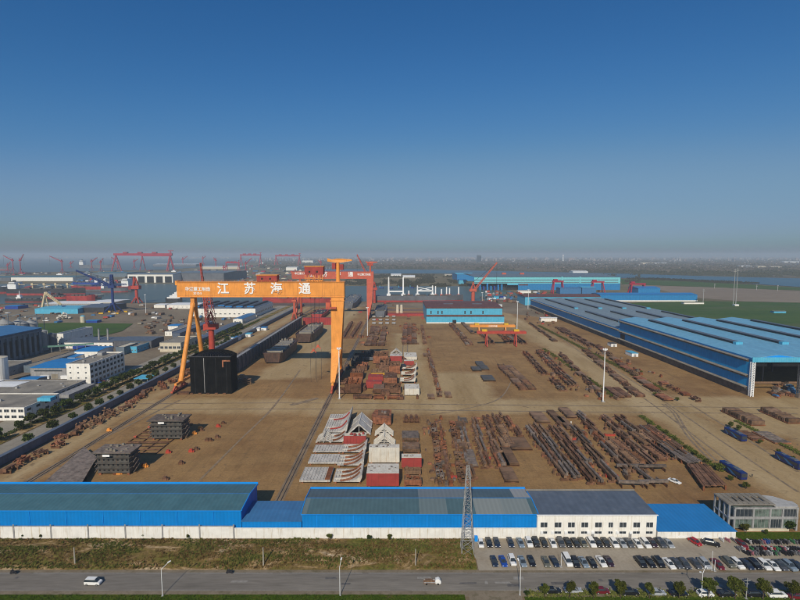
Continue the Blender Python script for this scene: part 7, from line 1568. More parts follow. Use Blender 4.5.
for i, (a, b_, yb, yt) in enumerate(((552, 563, 293.5, 280.5), (591, 603.5, 292.5, 281), (629, 645, 294, 283))):
    Y0 = G(0, yb)[1]; xa, xb = Xat(a, yb, Y0), Xat(b_, yb, Y0); h = Zat(yt, Y0)
    t = thing('crimson_gantry', 'crimson double-legged gantry crane in front of the turquoise hall, %s from the left' % nth(i+1), 'gantry crane', ((xa+xb)/2, Y0, 0), group='crimson gantry cranes at the turquoise hall')
    for s_, x_ in ((-1, xa), (1, xb)):
        for j in (-8, 8): MB().bar((x_, Y0+j, 0), (x_*.75+(xa+xb)/2*.25, Y0+j*.4, h-3), 2.2).build('leg', M['magenta'], t)
    m = MB(); m.box(xa, xb, Y0-3, Y0+3, h-4, h-.5); m.build('girder', M['magenta'], t); MB().box(xa+3, xa+12, Y0-4, Y0+4, h-.4, h+3.5).build('trolley', M['magenta'], t)
# red boom crane by the basin corner
x_, y_ = G(473, 301); c = luffing_crane('orange-red quay crane with boom raised to the right at the basin corner', x_, y_, Zat(291.5, y_), (Xat(497, 262.5, y_), y_, Zat(262.5, y_)), M['red_orange'], r=3.6, cabw=13, boomw=3.4, seg=12, t_=.9, portal=False)
x_, y_ = G(374.5, 303); luffing_crane('dark red quay crane right of the red goliath with boom raised to the left', x_, y_, Zat(290, y_), (Xat(357, 254.5, y_), y_, Zat(254.5, y_)), M['crane_red'], r=2.6, cabw=11, boomw=2.8, seg=12, t_=.8, portal=False)
# ships (length along X)
def ship(label, pa, pb, ywl, ydeck, hull, boot, house=None, hh=0, cranes=(), cat='ship', group=None, cranemat='beige', bow=1, beam=26, ch=14, name='cargo_ship', hatch=True):
    Y0 = G(0, ywl)[1]; xa, xb = Xat(pa, ywl, Y0), Xat(pb, ywl, Y0); h = max(2, Zat(ydeck, Y0)); L_ = xb-xa; t = thing(name, label, cat, ((xa+xb)/2, Y0+beam/2, .3), group=group)
    def P(u): return xa+L_*u if bow > 0 else xb-L_*u
    st = [(0,.7,.6),(.05,.95,.8),(.2,1,.95),(.8,1,.95),(.93,.6,.4),(1,.08,.02)]; yc = Y0+beam/2
    for nm, z0, z1, mt in (('boot_topping', .3, h*.32, boot), ('hull', h*.32+.02, h, hull)):
        m = MB(); vs = []; fs = []
        for (u, wt, wb_) in st:
            wa = wb_+(wt-wb_)*(z0/h); wc = wb_+(wt-wb_)*(z1/h); sh = (h*.18 if (nm == 'hull' and u in (0, .93, 1)) else 0); vs += [(P(u), yc-beam/2*wa, z0), (P(u), yc+beam/2*wa, z0), (P(u), yc+beam/2*wc, z1+sh), (P(u), yc-beam/2*wc, z1+sh)]
        for k in range(len(st)-1):
            for i in range(4): fs.append((4*k+i, 4*k+(i+1)%4, 4*k+4+(i+1)%4, 4*k+4+i))
        e = 4*(len(st)-1); fs += [(0,3,2,1), (e,e+1,e+2,e+3)]; m.add(vs, fs); m.build(nm, M[mt], t)
    if hatch:
        m = MB()
        for k in range(5): a, b_ = P(.2+k*.14), P(.2+k*.14+.11); m.box(min(a,b_), max(a,b_), yc-beam*.35, yc+beam*.35, h+.02, h+2.2)
        m.build('hatch_covers', M['deckhouse'], t)
    if house:
        a, b_ = P(.03), P(.14); a, b_ = min(a,b_), max(a,b_); MB().box(a, b_, yc-beam*.42, yc+beam*.42, h+.02, h+hh*.6).build('superstructure', M[house], t)
        MB().box(a+(b_-a)*.2, b_-(b_-a)*.1, yc-beam*.46, yc+beam*.46, h+hh*.6+.02, h+hh*.85).build('bridge', M[house], t); MB().box(a+(b_-a)*.3, a+(b_-a)*.55, yc-2, yc+2, h+hh*.85+.02, h+hh*1.1).build('funnel', M['hull_dark'], t)
        MB().box(a+(b_-a)*.25, b_-(b_-a)*.05, yc-beam*.465, yc-beam*.462, h+hh*.68, h+hh*.76).build('windows', M['glass'], t)
    for px in cranes:
        x_ = Xat(px, ydeck, Y0); m = MB(); m.tube((x_, yc, h), (x_, yc, h+ch), 1.6, 1.3, 8); m.box(x_-2.4, x_+2.4, yc-2, yc+2, h+ch*.6, h+ch*.95); m.build('deck_crane_post', M[cranemat], t)
        m = MB(); m.bar((x_, yc-2, h+ch*.7), (x_+16, yc-2, h+ch*.55+q.uniform(-1, 3)), 1.0); m.build('deck_crane_jib', M[cranemat], t)
    return t
ship('long dark bulk carrier with beige deck cranes moored at the far quay on the left', 5, 82, 295.5, 289.2, 'hull_dark', 'hull_red', 'white_metal', 19, (15, 28.5, 40.5, 52, 64), bow=1)
ship('small red-hulled coaster with white house, left of the basin', 4, 41, 302.6, 299.5, 'hull_dark', 'hull_red', None, 0, (), beam=14)
x_ = Xat(17, 300, 985); t_ = bpy.data.objects[-1] if 0 else None
ship('dark red unfinished hull beside the bulk carrier bow', 65, 92, 302, 296, 'hull_red', 'hull_red', None, 0, (), beam=22)
ship('long ship with red sides and white superstructure behind the blue portal crane', 68, 130, 291, 286.5, 'hull_red', 'hull_grey', 'white_metal', 24, (), bow=-1)
ship('blue-topped ship with dark hull moored behind the red-sided one', 70, 98, 285.5, 282.5, 'crane_blue', 'hull_grey', 'white_metal', 16, (), bow=-1)
ship('white passenger-like ship at the quay touching the orange girder end', 165, 181, 302, 298.6, 'hull_dark', 'hull_dark', None, 0, (), beam=12, name='white_ship', hatch=False)
Y0 = G(0,302)[1]; t = thing('bridge_deck', 'white multi-deck superstructure aboard the ship by the orange girder', 'ship superstructure', (Xat(174, 299, Y0), Y0+6, 6))
for k, (a, b_) in enumerate(((166.5, 179.5), (169, 179), (172, 178), (174, 177))): MB().box(Xat(a, 299, Y0), Xat(b_, 299, Y0), Y0+2, Y0+10, 7+k*3.2, 10+k*3.2).build('deck', M['white_metal'], t)
MB().bar((Xat(175, 296, Y0), Y0+6, 19), (Xat(177, 296, Y0), Y0+6, 27), .8).build('mast', M['white_metal'], t)
Y0 = G(0,300)[1]
for i, (px, r0) in enumerate(((17, 300), )):
    Yh = G(0, 302.6)[1]; t = thing('coaster_house', 'small white wheelhouse and mast on the red-hulled coaster', 'wheelhouse', (Xat(17, 299, Yh), Yh+7, 5))
    x_ = Xat(17, 299, Yh); MB().box(x_-5, x_+5, Yh+3, Yh+11, 5.5, 11).build('deck', M['white_metal'], t); MB().box(x_-3, x_+3, Yh+4, Yh+10, 11.02, 15).build('bridge', M['white_metal'], t); MB().bar((x_, Yh+7, 15), (x_, Yh+7, 23), .8).build('mast', M['white_metal'], t)
ship('long grey hull with maroon bottom moored across the basin behind the mid yard', 372, 464, 302.5, 296.2, 'hull_grey', 'hull_red', None, 0, (), beam=30)
ship('maroon hull seen through the orange gantry behind the barges', 262, 342, 303, 298.5, 'hull_red', 'hull_red', None, 0, (), beam=26)
ship('dark hulled cargo ship anchored far out on the river at left', 78, 114, 268, 264.8, 'hull_grey', 'hull_grey', 'white_metal', 36, (), bow=1, beam=40, hatch=False)
ship('dark and red hull at the left edge of the river bank', -14, 10, 270.5, 267.5, 'hull_grey', 'hull_red', None, 0, (), beam=30)
for i, (px, yy_) in enumerate(((381.5, 288.5), (391, 288.8), (400.5, 288.5), (412, 288.2))): ship('small blue boat moored beyond the white lifting frames, %s from the left' % nth(i+1), px-2.2, px+2.2, yy_, yy_-1.0, 'crane_blue', 'hull_dark', 'light_blue', 7, (), beam=10, group='small boats', name='river_boat', hatch=False)
# white lifting frames standing on the grey hull
Yg = G(0, 302.5)[1]+15; zd = Zat(296.2, Yg-15)
def lifting_frame(label, posts, row_top, beam_row, cross=False):
    t = thing('lifting_frame', label, 'crane frame', (Xat(posts[0], 295, Yg), Yg, zd))
    for p in posts: x_ = Xat(p, 290, Yg); MB().bar((x_, Yg, zd), (x_, Yg, Zat(row_top, Yg)), 3.2, 3.2, 2.2, 2.2).build('post', M['white_metal'], t); MB().box(x_-4, x_+4, Yg-4, Yg+4, zd+.02, zd+4).build('post_base', M['white_metal'], t)
    x0, x1 = Xat(posts[0], 290, Yg), Xat(posts[-1], 290, Yg); MB().box(x0, x1, Yg-1.4, Yg+1.4, Zat(beam_row, Yg)-2, Zat(beam_row, Yg)+.6).build('cross_beam', M['white_metal'], t)
    if cross: MB().bar((x0, Yg-1.8, Zat(row_top+1.5, Yg)), (x1, Yg-1.8, Zat(beam_row, Yg)), 1.4).bar((x1, Yg+1.8, Zat(row_top+1.5, Yg)), (x0, Yg+1.8, Zat(beam_row, Yg)), 1.4).build('diagonal', M['white_metal'], t)
lifting_frame('tall white U-shaped lifting frame with two high posts on the grey hull', (388.7, 403.2), 277, 291)
lifting_frame('wider white lifting frame with crossed diagonals on the grey hull', (417.5, 432.5), 285.5, 290.5, True)
for i, (px, rt) in enumerate(((435.5, 286), (446.5, 287), (449.5, 288), (458.5, 287), (408.8, 290.5), (441.5, 289))): t = thing('deck_post', 'single white post on the grey hull, %s of six from the left' % nth([2,4,5,6,1,3][i]), 'post', (Xat(px, 292, Yg), Yg, zd)); x_ = Xat(px, 292, Yg); MB().bar((x_, Yg, zd), (x_, Yg, Zat(rt, Yg)), 2.2).build('post', M['white_metal'], t); MB().box(x_-2.6, x_+2.6, Yg-2.6, Yg+2.6, zd+.02, zd+3).build('base', M['red_orange'], t)
# far-left shipyard
far_block('shipyard_hall', 'long low hall with teal roof and white fascia on the far left bank', 'hall', 11, 73, 281, 277.3, 150, 'white', 'roof_teal')
far_block('shipyard_hall', 'dark hall at the very left of the far bank', 'hall', -40, 10.5, 281, 277.6, 120, 'hull_grey', 'roof_teal')
far_block('shipyard_hall', 'far hall with five open dark bays and white fascia behind the red portal crane', 'hall', 128, 173, 282.5, 274.5, 140, 'white', 'silo_blue', 'bays')
far_block('shipyard_hall', 'big slate-grey roofed hall behind the left end of the orange girder', 'hall', 174, 224, 281.5, 273, 260, 'hull_grey', 'silo_blue')
far_block('shipyard_hall', 'slate hall between the blue crane and the five-bay hall', 'hall', 92, 127, 277, 273.2, 160, 'silo_blue', 'roof_teal')
far_block('shipyard_hall', 'long white-roofed hall far behind the crimson goliath', 'hall', 153, 196, 266.5, 264.3, 150, 'hull_grey', 'white_metal')
far_block('shipyard_hall', 'pale domed stores beyond the orange girder top', 'hall', 200, 240, 269, 266.8, 150, 'cream', 'white_metal')
far_block('shipyard_hall', 'white barrel-roofed store behind the goliath trolley', 'hall', 286, 297, 270.5, 267.5, 80, 'white', 'white_metal')
far_block('shipyard_hall', 'white-banded hall on the horizon right of the second far gantry', 'hall', 302, 313, 263.5, 260.5, 120, 'white', 'silo_blue')
def far_gantry(label, a, b_, yb, yt, tk, mid=None, mat='magenta'):
    Y0 = G(0, yb)[1]; xa, xb = Xat(a, yb, Y0), Xat(b_, yb, Y0); h = Zat(yt, Y0); s_ = (xb-xa); t = thing('crimson_goliath', label, 'gantry crane', ((xa+xb)/2, Y0, 0), group='crimson goliath cranes across the basin')
    MB().box(xa, xb, Y0-tk/2, Y0+tk/2, h-tk, h).build('girder', M[mat], t)
    for x_, sp in ((xa+s_*.03, .07), (xb-s_*.04, .055)):
        for sg in (-1, 1): MB().bar((x_+sg*s_*sp, Y0+sg*10, 0), (x_, Y0, h-tk), tk*.35, tk*.35, tk*.5, tk*.5).build('leg', M[mat], t)
    for u in (.2, .45, .7): MB().box(xa+s_*u-tk*.9, xa+s_*u+tk*.9, Y0-tk*.6, Y0+tk*.6, h+.02, h+tk*.55).build('trolley', M[mat], t)
    MB().bar((xb-s_*.03, Y0, h), (xb-s_*.03, Y0, h+tk*1.1), tk*.25).bar((xb-s_*.07, Y0, h+tk*1.1), (xb+s_*.02, Y0, h+tk*1.1), tk*.3).build('top_jib', M[mat], t)
far_gantry('huge crimson goliath crane across the basin, largest of the far gantries', 115, 173, 271, 253.3, 14)
far_gantry('crimson goliath standing half behind the largest one', 142, 172, 270.5, 254.5, 11)
far_gantry('crimson goliath on the horizon above the orange girder, left of the far pair', 240.5, 261.5, 266.5, 254.3, 12)
far_gantry('crimson goliath on the horizon above the orange girder, right of the far pair', 275.5, 300.5, 266.5, 255, 12)
far_gantry('smaller crimson gantry between the far pair and the red luffing crane', 226, 239.5, 272.5, 262, 7)
FC = [(13.5,273,261,-9,255.5),(21,274,261,4,254),(62.5,273,262,-12,256),(92,270,262,6,257.5),(101,271,263,3,258),(134.5,269,262,4,259),(183,266,260,5,256),(216,268,261,-2,257.5),(246,272,264,6,258),(8,272,266,3,262),(118,270,263,-6,257),(203,265,259,3,256),(224,275,268,4,266),(321,268,263,-3,260),(71,268,264,3,261)]
for i, (px, yb, yc_, dx, yt) in enumerate(FC):
    x_, y_ = G(px, yb); s_ = y_/480; luffing_crane('far crimson luffing crane on the north quays, %s counted from the left' % nth(sorted(f[0] for f in FC).index(px)+1), x_, y_, Zat(yc_, y_), (x_+dx*s_, y_, Zat(yt, y_)), M['magenta'], r=.45*s_, cabw=1.9*s_, boomw=.55*s_, seg=6, t_=.22*s_, base_w=3.4*s_, group='far crimson quay cranes')
# field masts and landmark towers
for px, pb, pt, lb in ((733, 305.5, 269, 'left of the twin tall grey masts by the right green field'), (735.6, 305.5, 268, 'right of the twin tall grey masts by the right green field, with crossarms'), (703, 303, 289, 'small mast behind the long bright blue hall'), (714.5, 288.5, 283.5, 'short mast on the river dyke at right, left one'), (756.5, 290, 284.5, 'short mast on the river dyke at right, middle one'), (777.5, 291, 285, 'short mast on the river dyke at right, right one')):
    x_, y_ = G(px, pb); h = Zat(pt, y_); t = thing('field_mast', lb, 'mast', (x_, y_, 0), group='grey masts on the right fields', absolute=False)
    MB().tube((0,0,0), (0,0,h), .7, .45, 8).build('shaft', M['galv'], t); MB().box(-2,2,-.3,.3,h-2,h-1.2).box(-2.6,2.6,-.3,.3,h-5,h-4.3).build('crossarm', M['galv'], t)
x_, y_ = G(479, 262.6); t = thing('tower_block', 'dark teal high-rise block standing alone on the horizon', 'tower', (x_, y_, 0), absolute=False); ht = Zat(255.2, y_)
MB().box(-25,25,-20,20,0,ht).build('shaft', M['silo_blue'], t); MB().box(-18,18,-15,15,ht+.1,ht+6).build('roof_storey', M['silo_blue'], t); MB().box(-24,24,-20.6,-20.1,10,ht-8).build('glazing', M['glass'], t)
x_, y_ = G(563, 262); t = thing('tv_tower', 'slim white tower rising above the horizon right of centre', 'tower', (x_, y_, 0), absolute=False); ht = Zat(254.2, y_)
MB().tube((0,0,0), (0,0,ht), 10, 4, 8).build('shaft', M['white_metal'], t); MB().tube((0,0,ht*.75), (0,0,ht*.82), 13, 13, 10).build('pod', M['white_metal'], t)
# distant town: the largest blocks are things, the rest one mass
q = random.Random(77); tw = []; small = {k: MB() for k in ('pale', 'rose', 'slate')}
TM = {'pale': paint('town_pale', (.36,.33,.31), var=.1), 'rose': paint('town_rose', (.36,.27,.24), var=.15), 'slate': paint('town_slate', (.16,.17,.19), var=.15)}
def town_box(mb, x, y, w, d, h, rf=True): mb.box(x-w/2, x+w/2, y, y+d, -.6, h)
cand = []
for i in range(1700):
    py = 258.0+12*q.random()**1.7; px = q.uniform(-20, 820) if q.random() < .85 else q.uniform(300, 800)
    if px < 250 and py > 258.8: continue
    if 330 < px < 480 and 266 < py: continue
    x, y = G(px, py); s_ = y/480
    if py > 269.5 and px > 440: continue
    w = q.uniform(.6, 2.4)*s_*(.6 if py > 262 else 1); h = q.uniform(6, 16) if py > 262 else q.uniform(12, 46); d = q.uniform(12, 40)
    cand.append((w*h/y**2, x, y, w, d, h, q.choice(['pale', 'pale', 'rose', 'slate'])))
cand.sort(reverse=True)
for i, (_, x, y, w, d, h, k) in enumerate(cand):
    if i < 70:
        t = thing('distant_building', '%s building block in the hazy town on the horizon' % {'pale':'pale','rose':'rose-brown','slate':'slate-grey'}[k], 'building', (x, y, 0), group='%s buildings of the distant town' % {'pale':'pale','rose':'rose-brown','slate':'slate-grey'}[k], absolute=False)
        MB().box(-w/2, w/2, 0, d, -.6, h).build('wall', TM[k], t); MB().box(-w/2-.5, w/2+.5, -.5, d+.5, h+.02, h+1.2).build('roof', TM['slate' if k != 'slate' else 'rose'], t)
    else: town_box(small[k], x, y, w, d, h)
for k, mb in small.items(): o = mb.build('distant_town', TM[k]); o['kind'] = 'stuff'
# white works on the right horizon
for i, (a, b_, yb, yt, mt) in enumerate(((740, 752, 268, 266, 'white_metal'), (751, 757, 269, 266.5, 'cream'), (758, 766, 269.5, 266.5, 'cream'), (771, 782, 269, 266.8, 'cream'), (641, 654, 264.5, 262.8, 'cream'), (784, 800, 263, 261.6, 'white_metal'), (655, 668, 264.5, 263.2, 'white_metal'), (703, 712, 273.5, 272.6, 'white_metal'), (573, 588, 272.8, 271.5, 'white_metal'), (391, 401, 276, 274.6, 'white_metal'), (403, 415, 277.5, 276.3, 'white_metal'), (445, 452, 276, 275, 'cream'))):
    far_block('riverside_works', ['long white','first cream','tall cream','rightmost cream','yellowish roadside','edge white','low white','dyke-side white','pale dyke','white bank-side','long pale bank-side','cream bank-side'][i]+' works building '+('on the far bank behind the white lifting frames' if 391 <= a < 460 else 'among the woods beyond the right river' if a > 600 else 'behind the turquoise hall'), 'works', a, b_, yb, yt, 60, mt, mt)
# woods and clutter beyond the river: masses
def wood_mass(name, n, fpx, fpy, size, mat, ok, seed):
    q = random.Random(seed); mb = MB(); vs = []; fs = []; k = 0
    while k < n:
        px, py = fpx(q), fpy(q)
        if not ok(px, py): continue
        x, y = G(px, py); s_ = size(q); i = len(vs); k += 1; e = q.uniform(.8, 1.6)
        vs += [(x-s_*e, y, 0), (x, y-s_, 0), (x+s_*e, y, 0), (x, y+s_, 0), (x-s_*.5*e, y, s_*1.0), (x+s_*.5*e, y+s_*.2, s_*q.uniform(.9, 1.3)), (x, y, s_*q.uniform(1.2, 1.5))]
        fs += [(i, i+1, i+4), (i+1, i+5, i+4), (i+1, i+2, i+5), (i+2, i+3, i+5), (i+3, i, i+4), (i+3, i+4, i+5), (i+4, i+5, i+6)]
    mb.v = vs; mb.f = fs; o = mb.build(name, mat); o['kind'] = 'stuff'
WD = leafmat('distant_wood', (.035,.042,.022), (.060,.058,.034), (.095,.078,.052)); WB = leafmat('bare_wood', (.075,.062,.048), (.11,.09,.07), (.15,.125,.10))
riv = lambda px: 269.3+(max(0, px-440)/360)*9.5
wood_mass('woods', 9000, lambda q: q.uniform(-60, 860), lambda q: 258.3+14*q.random()**1.3, lambda q: q.uniform(6, 16), WB, lambda px, py: (px > 265) and py < riv(px)-.8, 1)
wood_mass('woods', 7000, lambda q: q.uniform(260, 860), lambda q: 258.6+18*q.random()**1.1, lambda q: q.uniform(6, 14), WD, lambda px, py: py < riv(px)-.6 and mn.noise(Vector((px*.03, py*.5, 0))) > -.05, 2)
wood_mass('scrubland', 2600, lambda q: q.uniform(345, 640), lambda q: q.uniform(274.5, 287), lambda q: q.uniform(2, 5), WD, lambda px, py: (px < 480 or py < 283) and mn.noise(Vector((px*.06, py*.4, 9))) > .0, 3)
wood_mass('scrubland', 1500, lambda q: q.uniform(620, 860), lambda q: q.uniform(278.6, 283.5), lambda q: q.uniform(2, 4), WD, lambda px, py: abs(py-(277.6+(px-620)*.047)) < .8, 4)
# cluttered yards: crates, plates, containers and machines
def clutter(n, px0, px1, py0, py1, label, group, seed, mats, smin=1.5, smax=5, hmax=4, ok=None, cat='container', name='yard_crate'):
    q = random.Random(seed); k = 0
    while k < n:
        px, py = q.uniform(px0, px1), q.uniform(py0, py1)
        if ok and not ok(px, py): continue
        k += 1; x, y = G(px, py); w, d, h = q.uniform(smin, smax), q.uniform(smin, smax*1.6), q.uniform(.8, hmax); a = q.uniform(-.15, .15)
        m = MB(); m.box(-w/2, w/2, -d/2, d/2, .1, h)
        if q.random() < .5: m.box(-w/2+.2, w/2-.2, -d/2+.2, d/2-.2, h+.02, h+q.uniform(.3, 1.2))
        else: m.box(-w*.7, w*.6, -d*.3, d*.25, .1, h*.6)
        mt = q.choice(mats); cw = CWORD[mt]; rusty = mt in ('rust', 'rust_orange', 'steel_brown', 'soil', 'hull_red')
        o = m.build('scrap_pile' if rusty and name == 'yard_crate' else name, M[mt]); o.location = (x, y, -.2 if py < 300 or px < 140 else .02); o.rotation_euler = (0, 0, a); tag(o, cw+' '+label.replace('rusty ', ''), 'scrap pile' if rusty and name == 'yard_crate' else cat, cw+' '+group)
CWORD = dict(rust='rust-red', grey_conc='grey', steel_brown='brown', crane_red='red', white_metal='white', roof_blue2='blue', block_grey='pale grey', rust_orange='orange-rust', deckhouse='dark grey', soil='earth-brown', roof_conc='grey-brown', hull_red='maroon', steel_grey='grey steel', hull_dark='blackish')
mx = ['rust', 'grey_conc', 'steel_brown', 'crane_red', 'white_metal', 'roof_blue2', 'block_grey', 'rust_orange', 'deckhouse']
clutter(90, 482, 545, 292, 303, 'crate or steel part in the crowded yard before the turquoise hall', 'crates before the turquoise hall', 1, mx, 3, 9, 5)
clutter(40, 560, 600, 291, 298, 'crate or steel part near the crimson gantries', 'crates near the crimson gantries', 2, mx, 3, 9, 5, ok=lambda a, b_: not (558 < a < 598 and b_ < 296))
clutter(55, 90, 262, 305, 322, 'pile or crate scattered on the gravel quay left of the orange crane', 'crates on the left quay', 3, mx, 2, 7, 2.6, ok=lambda a, b_: a > 130 or b_ < 320)
clutter(40, 140, 200, 320, 334, 'scrap or timber pile on the open ground west of the crane legs', 'piles west of the crane legs', 4, ['rust', 'steel_brown', 'soil', 'roof_conc'], 2, 7, 1.8)
clutter(36, 186, 262, 318, 345, 'small vehicle or crate in the strip between low sheds and the west road', 'crates between low sheds and west road', 5, mx, 1.5, 4, 2.4, ok=lambda a, b_: abs(a-(400-(b_-255)*2.45)) < 14)
clutter(34, 345, 425, 303, 320, 'steel part lying near the dock behind the red crane leg', 'steel parts near the dock', 6, ['rust', 'steel_brown', 'hull_red', 'steel_grey'], 2, 6, 2.2)
clutter(30, 524, 560, 306, 326, 'steel part or crate by the entrance of the long right shed', 'steel parts by the long right shed', 7, ['rust', 'crane_red', 'steel_brown', 'steel_grey'], 1.5, 5, 2.4)
clutter(26, 770, 800, 385, 398, 'steel part lying inside the open hall', 'steel parts inside the open hall', 8, ['rust', 'rust_orange', 'steel_grey', 'roof_blue2'], 1.2, 3.5, 2.2)
clutter(40, -5, 60, 304, 323, 'crate or pile on the far left quay', 'crates on the far left quay', 9, mx, 2, 7, 2.6)

# rusty odds and ends packed between the upper blocks
clutter(46, 346, 420, 352, 399, 'rusty steel scrap piece wedged between the blocks of the upper cluster', 'scrap between the upper blocks', 21, ['rust', 'rust', 'rust_orange', 'steel_brown', 'hull_dark'], 1.5, 5, 3.4, ok=lambda a, b_: 352 < b_ and a > 350+(b_-399)*-.15-8, cat='scrap', name='steel_scrap')
clutter(70, 424, 470, 418, 486, 'small rusty offcut on the ground of the sparse stock strips', 'offcuts in the sparse strips', 22, ['rust', 'steel_brown', 'rust_orange', 'steel_grey'], .6, 2.0, 1.3, ok=lambda a, b_: a < 402+(b_-255)*.34 and a > 402+(b_-255)*.12, cat='scrap', name='steel_scrap')
clutter(60, 530, 660, 425, 484, 'small rusty offcut lying between the dense beam rows', 'offcuts between the dense rows', 23, ['rust', 'steel_brown', 'rust_orange', 'steel_grey'], .5, 2.2, 1.6, ok=lambda a, b_: .70 < (a-400)/(b_-255) < 1.18, cat='scrap', name='steel_scrap')
clutter(60, 540, 670, 328, 400, 'small rusty offcut in the strips beside the main lane', 'offcuts beside the main lane', 24, ['rust', 'steel_brown', 'rust_orange', 'steel_grey'], .8, 3.0, 1.6, ok=lambda a, b_: 1.25 < (a-400)/(b_-255) < 1.5 or 1.98 < (a-400)/(b_-255) < 2.15, cat='scrap', name='steel_scrap')
clutter(40, 355, 432, 326, 346, 'rusty scrap piece in the piles before the blue workshop', 'scrap before the blue workshop', 25, ['rust', 'steel_brown', 'rust_orange'], 1.5, 4.0, 2.0, ok=lambda a, b_: a < 388 or a > 398, cat='scrap', name='steel_scrap')
# worn wheel tracks across the lanes
TRK = paint('wheel_track_grime', (.25,.18,.105), var=.3, scale=.3)
def track(pts, w_, z):
    P = [Vector(G(*p)) for p in pts]; Q = []
    for i in range(len(P)-1):
        a = P[max(i-1,0)]; b_ = P[i]; c_ = P[i+1]; d_ = P[min(i+2,len(P)-1)]
        for k in range(8):
            u = k/8; Q.append(.5*((2*b_)+(-a+c_)*u+(2*a-5*b_+4*c_-d_)*u*u+(-a+3*b_-3*c_+d_)*u**3))
    Q.append(P[-1]); vs = []; fs = []
    for i, p in enumerate(Q):
        d_ = (Q[min(i+1,len(Q)-1)]-Q[max(i-1,0)]).normalized(); n = Vector((-d_.y, d_.x)); ww = w_*1.1*(.7+.6*abs(mn.noise(Vector((i*.4, w_, z)))))
        vs += [(p.x+n.x*ww, p.y+n.y*ww, z), (p.x-n.x*ww, p.y-n.y*ww, z)]
        if i: fs.append((2*i-2, 2*i-1, 2*i+1, 2*i))
    mb = MB(); mb.v = vs; mb.f = fs; o = mb.build('tyre_track', TRK); o['kind'] = 'structure'
for k, (pts, w_) in enumerate((([(662,404),(672,412),(680,425),(688,437),(700,450),(712,461)], .55), ([(665,404),(676,413),(684,426),(693,438),(705,450),(717,461)], .55), ([(560,330),(590,352),(628,378),(668,404),(720,440),(798,492)], .5), ([(552,331),(580,352),(615,378),(652,404),(700,440),(745,474)], .5),
    ([(690,404),(712,418),(748,440),(798,472)], .6), ([(120,404),(300,403),(500,405),(798,408)], .7), ([(118,410),(300,409),(500,411),(798,414)], .6), ([(398,400),(402,360),(404,330)], .5), ([(404,400),(407,360),(408,330)], .5), ([(20,484),(100,440),(180,400)], .6), ([(200,480),(240,440),(275,405),(300,370)], .6), ([(430,415),(470,408),(500,398),(512,380)], .5), ([(290,405),(300,403),(318,398)], 2.0))): track(pts, w_, .030+.004*k)

# packed north quays: sheds, hull parts and stores between the far cranes
def quay_clutter(n, px0, px1, py0, py1, label, group, seed, mats, ok=None, tall=.5):
    q = random.Random(seed); k = 0
    while k < n:
        px, py = q.uniform(px0, px1), q.uniform(py0, py1)
        if ok and not ok(px, py): continue
        k += 1; x, y = G(px, py); s_ = y/480; w = q.uniform(1.0, 6)*s_; d = q.uniform(10, 40); h = q.uniform(.5, 2.2)*s_*tall
        m = MB(); m.box(-w/2, w/2, 0, d, -.3, h)
        if q.random() < .5: m.extr([(-.5, h+.01), (d/2, h*1.35), (d+.5, h+.01)], 'X', -w/2-.4, w/2+.4)
        else: m.box(-w*.3, w*.2, d*.2, d*.6, h+.01, h*q.uniform(1.2, 2.0))
        mt = q.choice(mats); o = m.build('quay_store', M[mt]); o.location = (x, y, 0); tag(o, '%s store or hull part %s' % (CNAME[mt], label), 'store', CNAME[mt]+' '+group)
CNAME = dict(grey_conc='grey', white_metal='white', hull_red='dark red', silo_blue='slate', cream='cream', magenta='crimson', roof_conc='brown-grey', hull_dark='blackish', roof_blue2='blue', red_orange='orange-red', light_blue='pale blue')
mq = ['grey_conc', 'white_metal', 'hull_red', 'silo_blue', 'cream', 'roof_conc', 'hull_dark', 'roof_blue2', 'magenta']
quay_clutter(90, -5, 235, 269.5, 275.5, 'on the north quays below the crimson goliaths', 'stores on the north quays', 1, mq, ok=lambda a, b_: b_ > 273.6-a*.018)
quay_clutter(70, 238, 345, 263.5, 274, 'on the flats behind the red goliath girder', 'stores on the far flats', 2, mq)
quay_clutter(40, 226, 292, 274, 286, 'on the bank right above the orange girder', 'stores above the orange girder', 3, mq, tall=.35)
quay_clutter(16, 2, 82, 288.5, 290, 'aboard or behind the long dark bulk carrier', 'pieces behind the bulk carrier', 4, ['hull_dark', 'cream', 'hull_red', 'white_metal'], tall=1.2)
quay_clutter(26, 70, 130, 281.5, 285, 'around the ships behind the blue portal crane', 'pieces behind the blue crane', 5, ['white_metal', 'hull_dark', 'hull_red', 'grey_conc', 'roof_blue2'], tall=1.2)
# gutters, downpipes and vents on the road sheds, seams on the orange girder
for sh, nm in ((shedA, 'a'), (shedC, 'c')):
    t, xa, xb, Y0, Y1, h = sh; MB().box(xa-.2, xb+.2, Y0-.62, Y0-.37, h-.18, h+.02).build('gutter', M['blue_trim'], t)
    k = xa+5
    while k < xb-3:
        MB().box(k-.07, k+.07, Y0-.16, Y0-.005, 3.8, h-.19).build('downpipe', M['blue_trim'], t); k += 12.4


for o_ in bpy.data.objects:
    pass

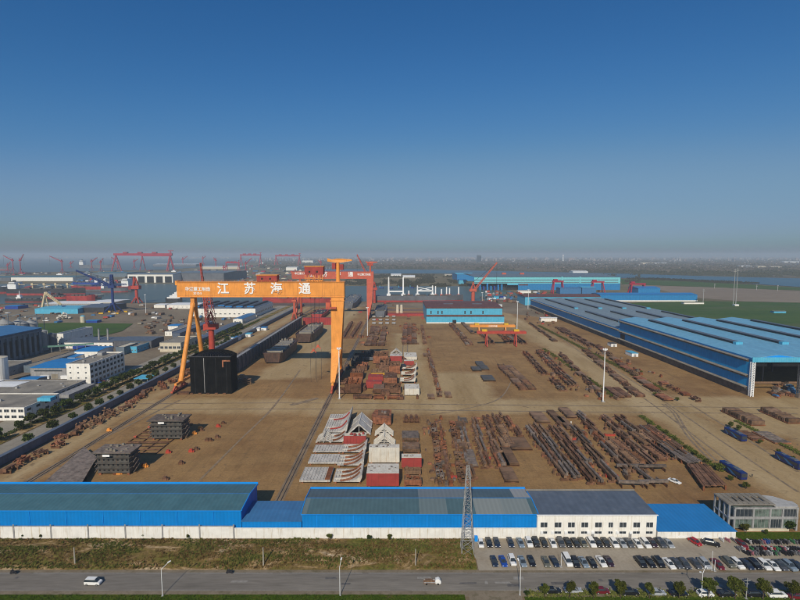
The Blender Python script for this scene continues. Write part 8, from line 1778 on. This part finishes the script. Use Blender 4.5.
q = random.Random(91); x0_, y0_ = G(240.5, 386)
for k in range(7):
    m = MB(); x = x0_-4+q.uniform(0, 9); y = y0_+q.uniform(-3, 12); h = q.uniform(2.5, 6)
    for i in (-1, 1):
        for j in (-1, 1): m.bar((x+i*1.6, y+j*1.6, 0), (x+i*1.6, y+j*1.6, h), .22)
    for z in (.3, .6, .95): m.box(x-1.7, x+1.7, y-1.7, y-1.5, h*z, h*z+.2).box(x-1.7, x+1.7, y+1.5, y+1.7, h*z, h*z+.2).box(x-1.7, x-1.5, y-1.5, y+1.5, h*z, h*z+.2).box(x+1.5, x+1.7, y-1.5, y+1.5, h*z, h*z+.2)
    m.box(x-1.5, x+1.5, y-1.2, y+1.2, h+.01, h+.15); solo(m, 'scaffold_tower', M['soil'], 'brown scaffold tower in the cluster right of the black hull section', 'scaffold', 'scaffold towers beside the black hull section')
# small repairs and cracks in the asphalt
AP = paint('asphalt_patch', (.12,.11,.10), var=.2, scale=1); AP2 = paint('pale_patch', (.26,.24,.21), var=.2, scale=1)
for k in range(16):
    x = q.uniform(-125, 125); y = q.uniform(yr0+1, yr1-2.4); w_, d_ = q.uniform(1, 5), q.uniform(.5, 1.6)
    m = MB(); m.add([(x, y, .006), (x+w_, y+q.uniform(-.1,.1), .006), (x+w_*q.uniform(.8,1.1), y+d_, .006), (x+q.uniform(-.2,.3), y+d_*q.uniform(.8,1), .006)], [(0,1,2,3)]); o = m.build('road_patch', AP if k % 3 else AP2); o['kind'] = 'structure'
for yy_, w_ in ((yr0+.35, .12), (yr1-.35, .12)):
    m = MB(); x = -200
    while x < 200: L_ = q.uniform(6, 30); m.add([(x, yy_, .012), (x+L_, yy_, .012), (x+L_, yy_+w_, .012), (x, yy_+w_, .012)], [(0,1,2,3)]); x += L_+q.uniform(.5, 9)
    o = m.build('road_marking', paint('worn_road_paint', (.34,.33,.30), var=.3, scale=2)); o['kind'] = 'structure'

ship('dark blue and red hull fitting out left of the bulk carrier stern', -30, 4, 294, 288, 'hull_dark', 'hull_red', 'cream', 14, ())
ship('rusty red coaster moored ahead of the small red-hulled coaster', 43, 66, 300.5, 297, 'hull_red', 'hull_dark', 'white_metal', 12, (), beam=16)
ship('grey ship with white bridge moored beyond the red portal crane', 100, 126, 292.5, 288.5, 'hull_grey', 'hull_red', 'white_metal', 18, (), beam=20)
quay_clutter(22, 40, 92, 296, 301.5, 'crowding the hulls at the left basin quay', 'pieces at the left basin quay', 6, ['hull_dark', 'hull_red', 'red_orange', 'cream', 'hull_dark'], tall=1.0)
quay_clutter(60, 226, 345, 274.5, 285.5, 'scattered on the bank behind the orange trolley', 'stores behind the orange trolley', 7, mq, tall=.3)
